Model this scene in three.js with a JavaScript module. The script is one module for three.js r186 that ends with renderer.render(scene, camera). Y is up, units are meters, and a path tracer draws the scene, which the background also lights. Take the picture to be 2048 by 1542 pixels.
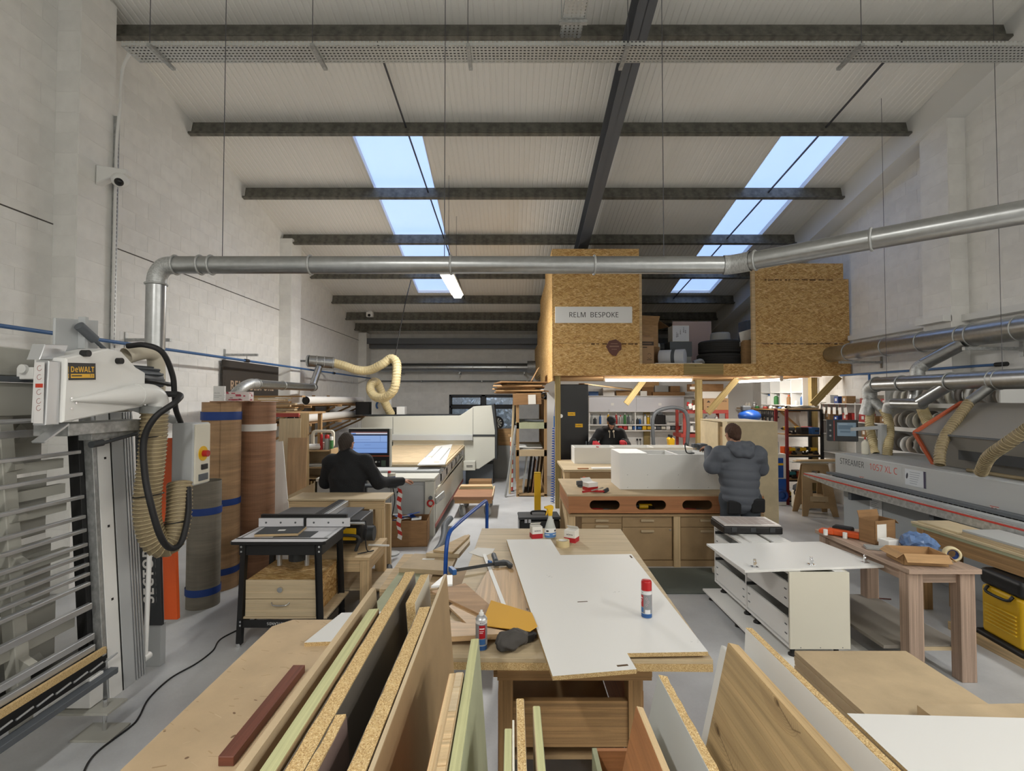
import * as THREE from 'three';
import { RoundedBoxGeometry } from 'three/addons/geometries/RoundedBoxGeometry.js';
import { mergeGeometries } from 'three/addons/utils/BufferGeometryUtils.js';
import { MarchingCubes } from 'three/addons/objects/MarchingCubes.js';
import { RectAreaLightUniformsLib } from 'three/addons/lights/RectAreaLightUniformsLib.js';
import { ImprovedNoise } from 'three/addons/math/ImprovedNoise.js';

// ---------- camera, sky, exposure, lamp power ----------
// x right, y up; depth into the room is -z and written D (positive) below.
const scene = new THREE.Scene();
const renderer = new THREE.WebGLRenderer();
renderer.toneMapping = THREE.LinearToneMapping;
renderer.toneMappingExposure = 0.9;
renderer.shadowMap.enabled = true;
RectAreaLightUniformsLib.init();
const F = 1000, EYE = 2.07, PITCH = Math.atan(26 / F);
const camera = new THREE.PerspectiveCamera(2 * Math.atan(771 / F) * 180 / Math.PI, 2048 / 1542, 0.05, 200);
camera.position.set(0, EYE, 0);
camera.rotation.x = PITCH;
scene.background = new THREE.Color().setRGB(1.35, 1.8, 2.8);   // overcast winter sky
const LAMP = 100, BATTEN = 92;

// ---------- pixel to place ----------
const V3 = (x, y, z) => new THREE.Vector3(x, y, z);
function dirOf(u, v) {
  const a = (u - 1024) / F, b = (771 - v) / F, c = Math.cos(PITCH), s = Math.sin(PITCH);
  return V3(a, s + b * c, -c + b * s);
}
const px = (u, v, D) => { const d = dirOf(u, v); return d.multiplyScalar(D / -d.z).add(camera.position); };       // at a depth
const pf = (u, v, y) => { const d = dirOf(u, v); return d.multiplyScalar((y - EYE) / d.y).add(camera.position); };  // on a level
const pw = (u, v, x) => { const d = dirOf(u, v); return d.multiplyScalar(x / d.x).add(camera.position); };          // on a wall x

// ---------- seeded chance ----------
let seed = 20240;
const rnd = () => { seed = (seed + 0x6d2b79f5) | 0; let t = Math.imul(seed ^ (seed >>> 15), 1 | seed); t = (t + Math.imul(t ^ (t >>> 7), 61 | t)) ^ t; return ((t ^ (t >>> 14)) >>> 0) / 4294967296; };
const rr = (a, b) => a + (b - a) * rnd();
const noise = new ImprovedNoise();
const RAD = Math.PI / 180;

// ---------- geometry kit: uv in metres ----------
function uvBox(geo, g = 'x') {
  const o = geo.index ? geo.toNonIndexed() : geo;
  const p = o.attributes.position, n = o.attributes.normal, uv = new Float32Array(p.count * 2);
  for (let i = 0; i < p.count; i += 3) {
    const a = [0, 1, 2].map((k) => Math.abs(n.getComponent(i, k) + n.getComponent(i + 1, k) + n.getComponent(i + 2, k)));
    const m = a[0] >= a[1] && a[0] >= a[2] ? 0 : a[1] >= a[2] ? 1 : 2;
    let [s, t] = m === 0 ? [2, 1] : m === 1 ? [0, 2] : [0, 1];
    const gi = 'xyz'.indexOf(g);
    if (t === gi) [s, t] = [t, s];
    for (let k = 0; k < 3; k++) { uv[(i + k) * 2] = p.getComponent(i + k, s); uv[(i + k) * 2 + 1] = p.getComponent(i + k, t); }
  }
  o.setAttribute('uv', new THREE.BufferAttribute(uv, 2));
  return o;
}
const clean = (g) => { const o = g.index ? g.toNonIndexed() : g; for (const k of Object.keys(o.attributes)) if (!['position', 'normal', 'uv'].includes(k)) o.deleteAttribute(k); return o; };
function at(geo, p = [0, 0, 0], r = [0, 0, 0], order = 'XYZ') {
  geo.applyMatrix4(new THREE.Matrix4().compose(V3(...p), new THREE.Quaternion().setFromEuler(new THREE.Euler(r[0], r[1], r[2], order)), V3(1, 1, 1)));
  return geo;
}
const box = (w, h, d, r = 0, g = 'x') => uvBox(r ? new RoundedBoxGeometry(w, h, d, 1, r) : new THREE.BoxGeometry(w, h, d), g);
// box from min corner to max corner
const span = (x0, x1, y0, y1, z0, z1, r = 0, g = 'x') => at(box(Math.abs(x1 - x0), Math.abs(y1 - y0), Math.abs(z1 - z0), r, g), [(x0 + x1) / 2, (y0 + y1) / 2, (z0 + z1) / 2]);
function cyl(r, h, seg = 20, r2 = r, open = false) {
  const g = clean(new THREE.CylinderGeometry(r2, r, h, seg, 1, open)), uv = g.attributes.uv;
  for (let i = 0; i < uv.count; i++) uv.setXY(i, uv.getX(i) * 6.283 * r, uv.getY(i) * h);
  return g;
}
function rod(a, b, r, seg = 10, r2 = r) {   // cylinder from a to b
  const A = V3(...a), B = V3(...b), d = B.clone().sub(A), g = cyl(r, d.length(), seg, r2);
  g.applyQuaternion(new THREE.Quaternion().setFromUnitVectors(V3(0, 1, 0), d.clone().normalize()));
  const m = A.add(B).multiplyScalar(0.5);
  return g.translate(m.x, m.y, m.z);
}
function bar(a, b, w, h, g = 'z') {   // square bar from a to b, w across, h high
  const A = V3(...a), B = V3(...b), d = B.clone().sub(A), geo = box(w, h, d.length(), 0, g);
  const m = new THREE.Matrix4().lookAt(B, A, Math.abs(d.y) > 0.999 * d.length() ? V3(0, 0, 1) : V3(0, 1, 0)), c = A.clone().add(B).multiplyScalar(0.5);
  return geo.applyMatrix4(m).translate(c.x, c.y, c.z);
}
const curve = (pts, t = 0.5, closed = false) => new THREE.CatmullRomCurve3(pts.map((p) => (p.isVector3 ? p : V3(...p))), closed, 'catmullrom', t);
const tube = (pts, r, seg = 40, rad = 8, closed = false) => clean(new THREE.TubeGeometry(curve(pts, 0.5, closed), seg, r, rad, closed));
// ribbed hose: rings of swelling and waist along a curve
function hose(pts, r, pitch = 0.03, amp = 0.006, rad = 14) {
  const c = curve(pts), L = c.getLength(), n = Math.max(8, Math.round(L / pitch) * 2), g = new THREE.TubeGeometry(c, n, r, rad, false), p = g.attributes.position;
  const fr = [];
  for (let i = 0; i <= n; i++) fr.push(c.getPointAt(i / n));
  for (let i = 0; i <= n; i++) for (let j = 0; j <= rad; j++) {
    const k = i * (rad + 1) + j, v = V3(p.getX(k), p.getY(k), p.getZ(k)).sub(fr[i]).multiplyScalar(1 + (i % 2 ? amp : -amp) / r).add(fr[i]);
    p.setXYZ(k, v.x, v.y, v.z);
  }
  g.computeVertexNormals();
  return clean(g);
}
// spiral wire wound round a hose
function helix(pts, r, pitch, w, seg = 12) {
  const c = curve(pts), L = c.getLength(), turns = L / pitch, n = Math.round(turns * seg), fr = c.computeFrenetFrames(200, false), out = [];
  for (let i = 0; i <= n; i++) { const t = i / n, k = Math.min(200, Math.round(t * 200)), p = c.getPointAt(t), a = t * turns * 6.28318; out.push(p.addScaledVector(fr.normals[k], Math.cos(a) * r).addScaledVector(fr.binormals[k], Math.sin(a) * r)); }
  return clean(new THREE.TubeGeometry(new THREE.CatmullRomCurve3(out), n, w, 4, false));
}
const lathe = (pts, seg = 24) => clean(new THREE.LatheGeometry(pts.map(([a, b]) => new THREE.Vector2(a, b)), seg));
const shapeOf = (pts) => new THREE.Shape(pts.map(([a, b]) => new THREE.Vector2(a, b)));
function ext(pts, d, bevel = 0, holes = [], g = 'x') {   // outline in xy pushed along +z from 0 to d
  const s = pts instanceof THREE.Shape ? pts : shapeOf(pts);
  for (const h of holes) s.holes.push(h instanceof THREE.Path ? h : new THREE.Path(h.map(([a, b]) => new THREE.Vector2(a, b))));
  return uvBox(new THREE.ExtrudeGeometry(s, { depth: d - 2 * bevel, bevelEnabled: bevel > 0, bevelSize: bevel, bevelThickness: bevel, bevelSegments: 1, bevelOffset: -bevel, curveSegments: 12 }).translate(0, 0, bevel), g);
}
// a flat sheet on a level: outline points as [x, D], thickness t downwards from y
const slab = (pts, y, t, bevel = 0, g = 'x') => { const e = ext(pts.map(([x, D]) => [x, D]), t, bevel, [], g === 'z' ? 'y' : g); return e.rotateX(-Math.PI / 2).translate(0, y - t, 0); };
// outline in (z-depth D, y) pushed along x from x0 to x1
const side = (pts, x0, x1, bevel = 0, holes = [], g = 'x') => ext(pts, x1 - x0, bevel, holes, g).rotateY(Math.PI / 2).translate(x0, 0, 0);
const merge = (list) => mergeGeometries(list.map(clean), false);
const text2 = (s) => s;

// ---------- things ----------
const taken = new Map();
const numbered = (n) => { const k = taken.get(n) || 0; taken.set(n, k + 1); return k ? n + '_' + String(k).padStart(3, '0') : n; };
const shade = (m) => { m.castShadow = m.receiveShadow = true; return m; };
function thing(name, label, category, p = [0, 0, 0], ry = 0, group) {
  const o = new THREE.Group();
  o.name = numbered(name); o.position.set(...p); o.rotation.y = ry;
  o.userData = { label, category };
  if (group) o.userData.group = group;
  scene.add(o);
  return o;
}
function part(parent, name, geo, mat, p, r, label) {
  const m = shade(new THREE.Mesh(Array.isArray(geo) ? merge(geo) : geo, mat));
  m.name = name;
  if (p) m.position.set(...p);
  if (r) m.rotation.set(...r);
  if (label) m.userData.label = label;
  parent.add(m);
  return m;
}
function solo(name, label, category, geo, mat, p, r, group) {
  const m = part(scene, numbered(name), geo, mat, p, r);
  m.userData = { label, category };
  if (group) m.userData.group = group;
  return m;
}
function struct(name, geo, mat, label) {
  const m = part(scene, name, geo, mat);
  m.userData = { kind: 'structure', label: label || name.replace(/_/g, ' ') };
  return m;
}
function copy(o, p, ry, label, group) {
  const c = o.clone(); c.name = numbered(o.name.replace(/_\d+$/, ''));
  c.userData = { ...o.userData };
  if (p) c.position.set(...p);
  if (ry !== undefined) c.rotation.y = ry;
  if (label) c.userData.label = label;
  if (group) c.userData.group = group;
  scene.add(c);
  return c;
}

// ---------- textures and materials ----------
function canvas(w, h, draw) { const c = document.createElement('canvas'); c.width = w; c.height = h; draw(c.getContext('2d'), w, h); return c; }
function ctex(w, h, draw, size, srgb = true) {   // size: metres across one tile [w, h]
  const t = new THREE.CanvasTexture(canvas(w, h, draw));
  if (srgb) t.colorSpace = THREE.SRGBColorSpace;
  if (size) { t.wrapS = t.wrapT = THREE.RepeatWrapping; t.repeat.set(1 / size[0], 1 / size[1]); }
  t.magFilter = THREE.LinearFilter;
  return t;
}
const rgb = (a, k = 1) => `rgb(${a.map((c) => Math.max(0, Math.min(255, Math.round(c * k)))).join(',')})`;
const wrapDraw = (x, w, h, W, H, f) => { for (const dx of [0, -W, W]) for (const dy of [0, -H, H]) { x.save(); x.translate(w + dx, h + dy); f(); x.restore(); } };
function flecks(x, W, H, n, cols, len, wid, spread, base = 0, al = 0.6) {
  for (let i = 0; i < n; i++) {
    const a = base + rr(-spread, spread), l = rr(len[0], len[1]), w = rr(wid[0], wid[1]), px0 = rnd() * W, py0 = rnd() * H;
    x.fillStyle = cols[Math.floor(rnd() * cols.length)]; x.globalAlpha = rr(al * 0.5, al);
    const near = px0 < l || px0 > W - l || py0 < l || py0 > H - l;
    const f = () => { x.rotate(a); x.fillRect(-l / 2, -w / 2, l, w); };
    if (near) wrapDraw(x, px0, py0, W, H, f); else { x.save(); x.translate(px0, py0); f(); x.restore(); }
  }
  x.globalAlpha = 1;
}
// smooth tiling noise field painted as tone changes
function cloud(W, H, cells, amp, base, cellsY = cells, oct = 3) {
  const d = new Uint8Array(W * H * 4), grids = [];
  for (let o = 0, cx = cells, cy = cellsY; o < oct; o++, cx *= 2, cy *= 2) { const g = new Float32Array(cx * cy); for (let i = 0; i < g.length; i++) g[i] = rnd() * 2 - 1; grids.push([g, cx, cy]); }
  const sm = (t) => t * t * (3 - 2 * t);
  for (let y = 0; y < H; y++) for (let x = 0; x < W; x++) {
    let s = 0, a = 1;
    for (const [g, cx, cy] of grids) {
      const fx = x / W * cx, fy = y / H * cy, ix = Math.floor(fx), iy = Math.floor(fy), tx = sm(fx - ix), ty = sm(fy - iy);
      const q = (i, j) => g[((j + cy) % cy) * cx + (i + cx) % cx];
      s += a * ((q(ix, iy) * (1 - tx) + q(ix + 1, iy) * tx) * (1 - ty) + (q(ix, iy + 1) * (1 - tx) + q(ix + 1, iy + 1) * tx) * ty); a *= 0.55;
    }
    const k = 1 + amp * s + (rnd() - 0.5) * amp * 0.5, i = (y * W + x) * 4;
    for (let c = 0; c < 3; c++) d[i + c] = Math.max(0, Math.min(255, base[c] * k));
    d[i + 3] = 255;
  }
  return d;
}
function ntex(W, H, cells, amp, base, size, cellsY, oct, srgb = true) {
  const t = new THREE.DataTexture(cloud(W, H, cells, amp, base, cellsY, oct), W, H);
  if (srgb) t.colorSpace = THREE.SRGBColorSpace;
  t.wrapS = t.wrapT = THREE.RepeatWrapping; t.repeat.set(1 / size[0], 1 / size[1]); t.magFilter = THREE.LinearFilter; t.needsUpdate = true;
  return t;
}
const mat = (color, roughness = 0.6, metalness = 0, o = {}) => new THREE.MeshStandardMaterial({ color, roughness, metalness, ...o });
const pmat = (o) => new THREE.MeshPhysicalMaterial(o);
const fine = ntex(128, 128, 16, 0.5, [128, 128, 128], [0.12, 0.12], 16, 3, false);       // fine bump
const rough1 = ntex(256, 256, 8, 0.5, [128, 128, 128], [0.6, 0.6], 8, 4, false);
// wood grain running along u
const grain = (base, dark, size, rings = 40, amp = 0.10, knots = 0) => ctex(512, 256, (x, W, H) => {
  const im = x.createImageData(W, H), d = cloud(W, H, 2, amp, base, rings, 3);
  im.data.set(d); x.putImageData(im, 0, 0);
  flecks(x, W, H, 420, [rgb(dark), rgb(base, 0.86), rgb(base, 1.08)], [20, 110], [0.6, 1.8], 0.03, 0, 0.28);
  for (let i = 0; i < knots; i++) {
    const kx = rr(60, W - 60), ky = rr(40, H - 40);
    for (let r = 26; r > 2; r -= 3) { x.strokeStyle = rgb(dark, 0.9); x.globalAlpha = 0.25; x.lineWidth = 1.4; x.beginPath(); x.ellipse(kx, ky, r * 1.9, r * 0.8, 0.1, 0, 7); x.stroke(); }
    x.globalAlpha = 0.8; x.fillStyle = rgb(dark, 0.55); x.beginPath(); x.ellipse(kx, ky, 7, 4, 0.2, 0, 7); x.fill(); x.globalAlpha = 1;
  }
}, size);
const chipTex = ctex(512, 512, (x, W, H) => {
  x.fillStyle = '#cdb07c'; x.fillRect(0, 0, W, H);
  flecks(x, W, H, 9000, ['#e6cf9d', '#b8925a', '#8d6a3c', '#d8bb85', '#f0dfb4', '#a57c48'], [4, 16], [1.5, 5], 3.2, 0, 0.8);
  flecks(x, W, H, 420, ['#5d4424', '#6d5029'], [3, 9], [1, 3], 3.2, 0, 0.8);
}, [0.16, 0.16]);
const osbTex = ctex(1024, 1024, (x, W, H) => {
  x.fillStyle = '#c09a5e'; x.fillRect(0, 0, W, H);
  flecks(x, W, H, 5200, ['#cfa768', '#b58a4c', '#dcb980', '#c2985a', '#a67b42', '#d5b073', '#e6c792'], [26, 84], [6, 20], 0.65, 0, 0.85);
  flecks(x, W, H, 900, ['#7a4f1f', '#8a5a26', '#6c451b'], [18, 60], [2, 5], 0.8, 0, 0.6);
}, [1.2, 1.2]);
const mdfT = (c) => ntex(256, 256, 6, 0.035, c, [0.8, 0.8], 6, 5);
const M = {
  block: [mat(0xffffff, 0.75), mat(0xffffff, 0.75), mat(0xffffff, 0.75)],
  floor: mat(0xffffff, 0.34, 0, { map: ntex(512, 512, 10, 0.05, [190, 192, 194], [4.5, 4.5], 10, 5), roughnessMap: null, bumpMap: rough1, bumpScale: 0.0006 }),
  liner: mat(0xf0eee8, 0.55, 0.0),
  purlin: mat(0x7a7872, 0.5, 0.2, { map: ntex(256, 128, 12, 0.14, [225, 225, 220], [0.8, 0.4], 6, 4) }),
  steel: mat(0x62656a, 0.45, 0.2),
  galv: mat(0xffffff, 0.33, 1, { map: ntex(256, 256, 24, 0.025, [172, 174, 174], [0.7, 0.7], 24, 3) }),
  galvDull: mat(0xc3c5c4, 0.5, 0.7, { map: ntex(128, 128, 16, 0.08, [235, 235, 235], [0.4, 0.4], 16, 3) }),
  alu: mat(0xc9cbcd, 0.38, 0.75),
  chrome: mat(0xd9dadc, 0.16, 1),
  osb: mat(0xffffff, 0.72, 0, { map: osbTex, bumpMap: osbTex, bumpScale: 0.002 }),
  chip: mat(0xffffff, 0.85, 0, { map: chipTex, bumpMap: chipTex, bumpScale: 0.0012 }),
  mdf: mat(0xffffff, 0.72, 0, { map: mdfT([190, 169, 136]) }),
  mdfDark: mat(0xffffff, 0.7, 0, { map: mdfT([166, 139, 102]) }),
  mdfPale: mat(0xffffff, 0.75, 0, { map: mdfT([206, 190, 156]) }),
  mdfGreen: mat(0xffffff, 0.75, 0, { map: mdfT([168, 172, 142]) }),
  mdfGreenEdge: mat(0xffffff, 0.85, 0, { map: grain([186, 186, 140], [150, 146, 100], [0.5, 0.1], 24, 0.06) }),
  benchTop: mat(0xffffff, 0.62, 0, { map: ctex(1024, 1024, (x, W, H) => {
    const im = x.createImageData(W, H); im.data.set(cloud(W, H, 8, 0.035, [202, 177, 142], 8, 5)); x.putImageData(im, 0, 0);
    flecks(x, W, H, 160, ['#8d6a40', '#a17d50', '#7b5a34'], [6, 34], [1.5, 4], 0.5, 0.2, 0.45);
    flecks(x, W, H, 60, ['#e8d9b8', '#efe3c8'], [8, 40], [0.8, 1.6], 0.6, 0, 0.6);
    for (let i = 0; i < 14; i++) { x.fillStyle = '#4a2f1c'; x.globalAlpha = 0.65; x.beginPath(); x.ellipse(rnd() * W, rnd() * H, rr(2, 8), rr(1.5, 5), rnd() * 3, 0, 7); x.fill(); } x.globalAlpha = 1;
  }, [1.3, 1.3]) }),
  pine: mat(0xffffff, 0.7, 0, { map: grain([202, 176, 136], [160, 120, 74], [1.2, 0.28], 34, 0.09, 2) }),
  pineDark: mat(0xffffff, 0.75, 0, { map: grain([166, 132, 90], [112, 82, 50], [1.2, 0.28], 30, 0.12, 2) }),
  pineGreen: mat(0xffffff, 0.78, 0, { map: grain([150, 132, 86], [100, 86, 52], [1.2, 0.28], 30, 0.12, 2) }),
  birch: mat(0xffffff, 0.6, 0, { map: grain([202, 183, 150], [170, 138, 92], [1.1, 0.45], 20, 0.05) }),
  redPly: mat(0xffffff, 0.6, 0, { map: grain([176, 120, 78], [140, 86, 52], [1.0, 0.4], 18, 0.08) }),
  veneer: mat(0xffffff, 0.65, 0, { map: grain([152, 112, 84], [116, 80, 58], [0.9, 0.9], 30, 0.10) }),
  veneerPale: mat(0xffffff, 0.65, 0, { map: grain([176, 142, 106], [140, 106, 74], [0.9, 0.9], 26, 0.08) }),
  oakFloor: mat(0xffffff, 0.5, 0, { map: grain([196, 164, 124], [150, 116, 80], [1.2, 0.4], 26, 0.08, 1) }),
  oak: mat(0xffffff, 0.5, 0, { map: ctex(1024, 512, (x, W, H) => {
    const im = x.createImageData(W, H); im.data.set(cloud(W, H, 2, 0.09, [190, 163, 120], 36, 3)); x.putImageData(im, 0, 0);
    for (let i = 0; i < 26; i++) { const cy = i * 22, k = rr(-14, 14); x.strokeStyle = '#8c6a3e'; x.globalAlpha = rr(0.12, 0.3); x.lineWidth = rr(1, 3); x.beginPath(); x.moveTo(0, cy); x.bezierCurveTo(W * 0.3, cy + k * 3, W * 0.6, cy - k * 4, W, cy + k); x.stroke(); }
    for (const [kx, ky, s] of [[250, 150, 1.2], [640, 330, 1.6], [860, 120, 1], [470, 430, 1.1]]) {
      for (let r = 44; r > 4; r -= 4) { x.strokeStyle = '#6f5230'; x.globalAlpha = 0.2; x.lineWidth = 2; x.beginPath(); x.ellipse(kx, ky, r * 2 * s, r * 0.75 * s, 0.15, 0, 7); x.stroke(); }
      x.globalAlpha = 0.5; x.fillStyle = '#6b5233'; x.beginPath(); x.ellipse(kx, ky, 13 * s, 6 * s, 0.2, 0, 7); x.fill(); x.globalAlpha = 0.65; x.fillStyle = '#54402a'; x.beginPath(); x.ellipse(kx + 3, ky, 7 * s, 3 * s, 0.4, 0, 7); x.fill(); x.globalAlpha = 0.5;
      x.strokeStyle = '#4f3a22'; x.lineWidth = 2.5; x.beginPath(); x.moveTo(kx, ky); x.lineTo(kx + 70 * s, ky + 16 * s); x.lineTo(kx + 96 * s, ky + 6); x.stroke(); x.globalAlpha = 1;
    }
  }, [1.0, 0.5]) }),
  sonoma: mat(0xffffff, 0.55, 0, { map: grain([170, 147, 130], [134, 110, 94], [0.9, 0.3], 40, 0.13) }),
  white: mat(0xe9e9e6, 0.42),
  whiteMatt: mat(0xe6e6e3, 0.7),
  cream: mat(0xdcd8c8, 0.5),
  beigeMachine: mat(0xc9c9bf, 0.5), sawGrey: mat(0xa6a59c, 0.55),
  greyMachine: mat(0xb4b7b8, 0.48),
  greyLow: mat(0x8f9396, 0.5),
  darkLam: mat(0x6b655d, 0.4),
  purpleLam: mat(0x84706a, 0.45),
  greyLam: mat(0xb9bcbb, 0.45),
  black: mat(0x151516, 0.5),
  blackGloss: mat(0x101113, 0.25),
  blackFab: mat(0x17181c, 0.9, 0, { bumpMap: fine, bumpScale: 0.002 }),
  rubber: mat(0x2a2a2a, 0.8),
  charcoal: mat(0x35383b, 0.6),
  slate: mat(0x565b60, 0.55),
  red: mat(0xb01f1f, 0.45), redShelf: mat(0xa8443c, 0.55), orange: mat(0xd2561f, 0.5), orangeDust: mat(0xc2603c, 0.6),
  yellow: mat(0xe0b218, 0.45), yellowDark: mat(0xa98a12, 0.5), blue: mat(0x1d52a8, 0.35), blueTape: mat(0x1c3f86, 0.6), bluePipe: mat(0x3c6496, 0.5), blueSteel: mat(0x2a5f9f, 0.45),
  green: mat(0x3f7d45, 0.55), skin: mat(0xb88468, 0.6),
  card: mat(0xffffff, 0.85, 0, { map: ntex(256, 256, 5, 0.05, [178, 142, 100], [0.5, 0.5], 30, 3) }),
  cardDark: mat(0xffffff, 0.85, 0, { map: ntex(256, 256, 5, 0.05, [146, 112, 76], [0.5, 0.5], 30, 3) }),
  paper: mat(0xeceae4, 0.85),
  hoseTan: pmat({ color: 0xd6c08e, roughness: 0.45, transmission: 0.12, thickness: 0 }),
  hoseDust: mat(0x8f8062, 0.6), helixDust: mat(0xb8a884, 0.5),
  hoseCream: mat(0xd6c79c, 0.55),
  cable: mat(0x1b1b1d, 0.55),
  wire: mat(0x55555a, 0.5, 0.4),
  plasticGrey: mat(0x9b9d9b, 0.55),
};
{ const wt = [[237, 236, 232], [235, 234, 230], [236, 235, 231]]; M.block.forEach((m, i) => { m.map = ntex(256, 256, 6, 0.02, wt[i], [1.1, 1.1], 6, 4); m.bumpMap = rough1; m.bumpScale = 0.003; }); }
M.wallBack = mat(0xffffff, 0.8, 0, { map: M.block[0].map });
// a printed face: thin box whose front (+z) carries a drawing
function print(w, h, pxw, draw, rough = 0.6, o = {}) { const t = ctex(pxw, Math.round(pxw * h / w), draw); return mat(0xffffff, rough, 0, { map: t, ...o }); }
function plate(w, h, t = 0.003) { // box with uv 0..1 on the front face
  const g = clean(new THREE.BoxGeometry(w, h, t));
  return g;
}
function word(s, fg, bg, opt = {}) { return (x, W, H) => { x.fillStyle = bg; x.fillRect(0, 0, W, H); x.fillStyle = fg; x.font = `${opt.bold ? 'bold ' : ''}${Math.round(H * (opt.k || 0.6))}px sans-serif`; x.textAlign = 'center'; x.textBaseline = 'middle'; x.fillText(s, W / 2, H / 2 + (opt.dy || 0) * H, W * (opt.fit || 0.94)); if (opt.more) opt.more(x, W, H); }; }
// ---------- the room ----------
const XL = -4.96, XR = 6.45, DB = 16.7, DF = -7, R0 = 8.15, SL = 0.235;
const roofY = (D) => R0 - SL * D;
struct('floor', span(XL - 0.3, XR + 0.3, -0.25, 0, -DB - 0.3, -DF + 0.3), M.floor, 'smooth grey painted concrete floor');

// painted blockwork: each block a piece proud of its joints
const BW = 0.45, BH = 0.225, JOINT = 0.008, PROUD = 0.003;
const blockGeo = new Map();
function blockShape(w, h) { const k = w.toFixed(3) + h.toFixed(3); if (!blockGeo.has(k)) blockGeo.set(k, box(w - JOINT, h - JOINT, PROUD * 2, 0.0015)); return blockGeo.get(k); }
// cells: list of [along, y, w, h] ; put(along, y) gives the place and turn of a block
function blockwork(wall, cells, put, limit = 300) {
  cells.forEach(([a, y, w, h], i) => {
    const g = blockShape(w, h), m = M.block[(i * 7 + Math.floor(a * 3)) % 3] || M.block[0], [p, r] = put(a, y);
    if (i < limit) { const b = part(wall, 'block', g, m, p, [0, r, 0]); } else { (blockwork.rest ||= []).push(at(g.clone(), p, [0, r, 0])); }
  });
  if (blockwork.rest) { const s = part(wall, 'far_blocks', merge(blockwork.rest), M.block[0]); s.userData.kind = 'stuff'; blockwork.rest = null; }
}
function gableWall(name, x, out, label) {
  const g = side([[-DF + 0.3, -0.2], [-DF + 0.3, roofY(DF) + 0.3], [-DB - 0.3, roofY(DB) + 0.3], [-DB - 0.3, -0.2]].map(([z, y]) => [-z, y]), Math.min(x, x + out * 0.3), Math.max(x, x + out * 0.3));
  return struct(name, g, M.wallBack, label);
}
const wallL = gableWall('wall_left', XL, -1, 'white painted blockwork wall behind the panel saw');
const wallR = gableWall('wall_right', XR, 1, 'white painted blockwork wall behind the edge banding machine');
function sideCells(dMin, dMax, skip) {
  const out = [];
  for (let r = 0; r * BH < 8.6; r++) for (let c = Math.floor(dMin / BW) - 1; c * BW < dMax; c++) {
    const d = c * BW + (r % 2) * BW / 2, y = r * BH;
    if (d < dMin || d + BW > dMax || y + BH > roofY(d + BW) - 0.02) continue;
    if (skip && skip(d, y)) continue;
    out.push([d + BW / 2, y + BH / 2, BW, BH]);
  }
  const seen = ([d, y]) => { const v = 797 - (y - EYE) * 1000 / d, u = 4960 / d; return (v > -40 && v < 1200 && u < 1060 ? 0 : 100) + d; };
  return out.sort((a, b) => seen(a) - seen(b));
}
blockwork(wallL, sideCells(3.3, DB), (d, y) => [[XL, y, -d], Math.PI / 2]);
blockwork(wallR, sideCells(4.5, 13.3, (d, y) => y > roofY(d + BW) - 0.45), (d, y) => [[XR, y, -d], Math.PI / 2]);
// pilasters
function pilaster(name, x, out, d0, label) {
  const s = struct(name, span(x, x + out * 0.26, 0, roofY(d0 + 0.5) - 0.05, -d0, -d0 - 0.48), M.wallBack, label), cells = [];
  for (let r = 0; (r + 1) * BH < roofY(d0 + 0.5) - 0.05; r++) cells.push([r, r * BH + BH / 2]);
  for (const [r, y] of cells) {
    part(s, 'block', blockShape(0.48, BH), M.block[r % 3], [x + out * 0.26, y, -d0 - 0.24], [0, Math.PI / 2, 0]);
    part(s, 'block', blockShape(0.25, BH), M.block[(r + 1) % 3], [x + out * 0.13, y, -d0], [0, 0, 0]);
  }
}
pilaster('wall_pier_1', XL, 1, 5.35, 'white block pier carrying the camera on the left wall');
pilaster('wall_pier_2', XL, 1, 10.6, 'white block pier halfway along the left wall');
pilaster('wall_pier_3', XL, 1, 16.1, 'white block pier in the far corner');
pilaster('wall_pier_4', XR, -1, 7.02, 'white block pier on the right wall above the edge bander');

// far wall with the window opening
const WX0 = -2.1, WX1 = 0.14, WY0 = 0.92, WY1 = 2.2;
const wallB = struct('wall_back', [span(XL, WX0, 0, 4.3, -DB - 0.3, -DB), span(WX1, XR, 0, 4.3, -DB - 0.3, -DB), span(WX0, WX1, 0, WY0, -DB - 0.3, -DB), span(WX0, WX1, WY1, 4.3, -DB - 0.3, -DB)], M.wallBack, 'white painted far wall with the window');
{
  const cells = [];
  for (let r = 0; (r + 1) * BH < 3.85; r++) for (let c = -11; c < 2; c++) {
    const x = c * BW + (r % 2) * BW / 2, y = r * BH;
    if (x < XL || x + BW > 0.8 || (x + BW > WX0 && x < WX1 && y + BH > WY0 && y < WY1)) continue;
    cells.push([x + BW / 2, y + BH / 2, BW, BH]);
  }
  cells.sort((a, b) => b[1] - a[1]);
  blockwork(wallB, cells, (x, y) => [[x, y, -DB], 0]);
}
struct('wall_front', span(XL - 0.3, XR + 0.3, -0.2, roofY(DF) + 0.4, -DF, -DF + 0.3), M.wallBack, 'white wall at the near end of the unit');

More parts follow.
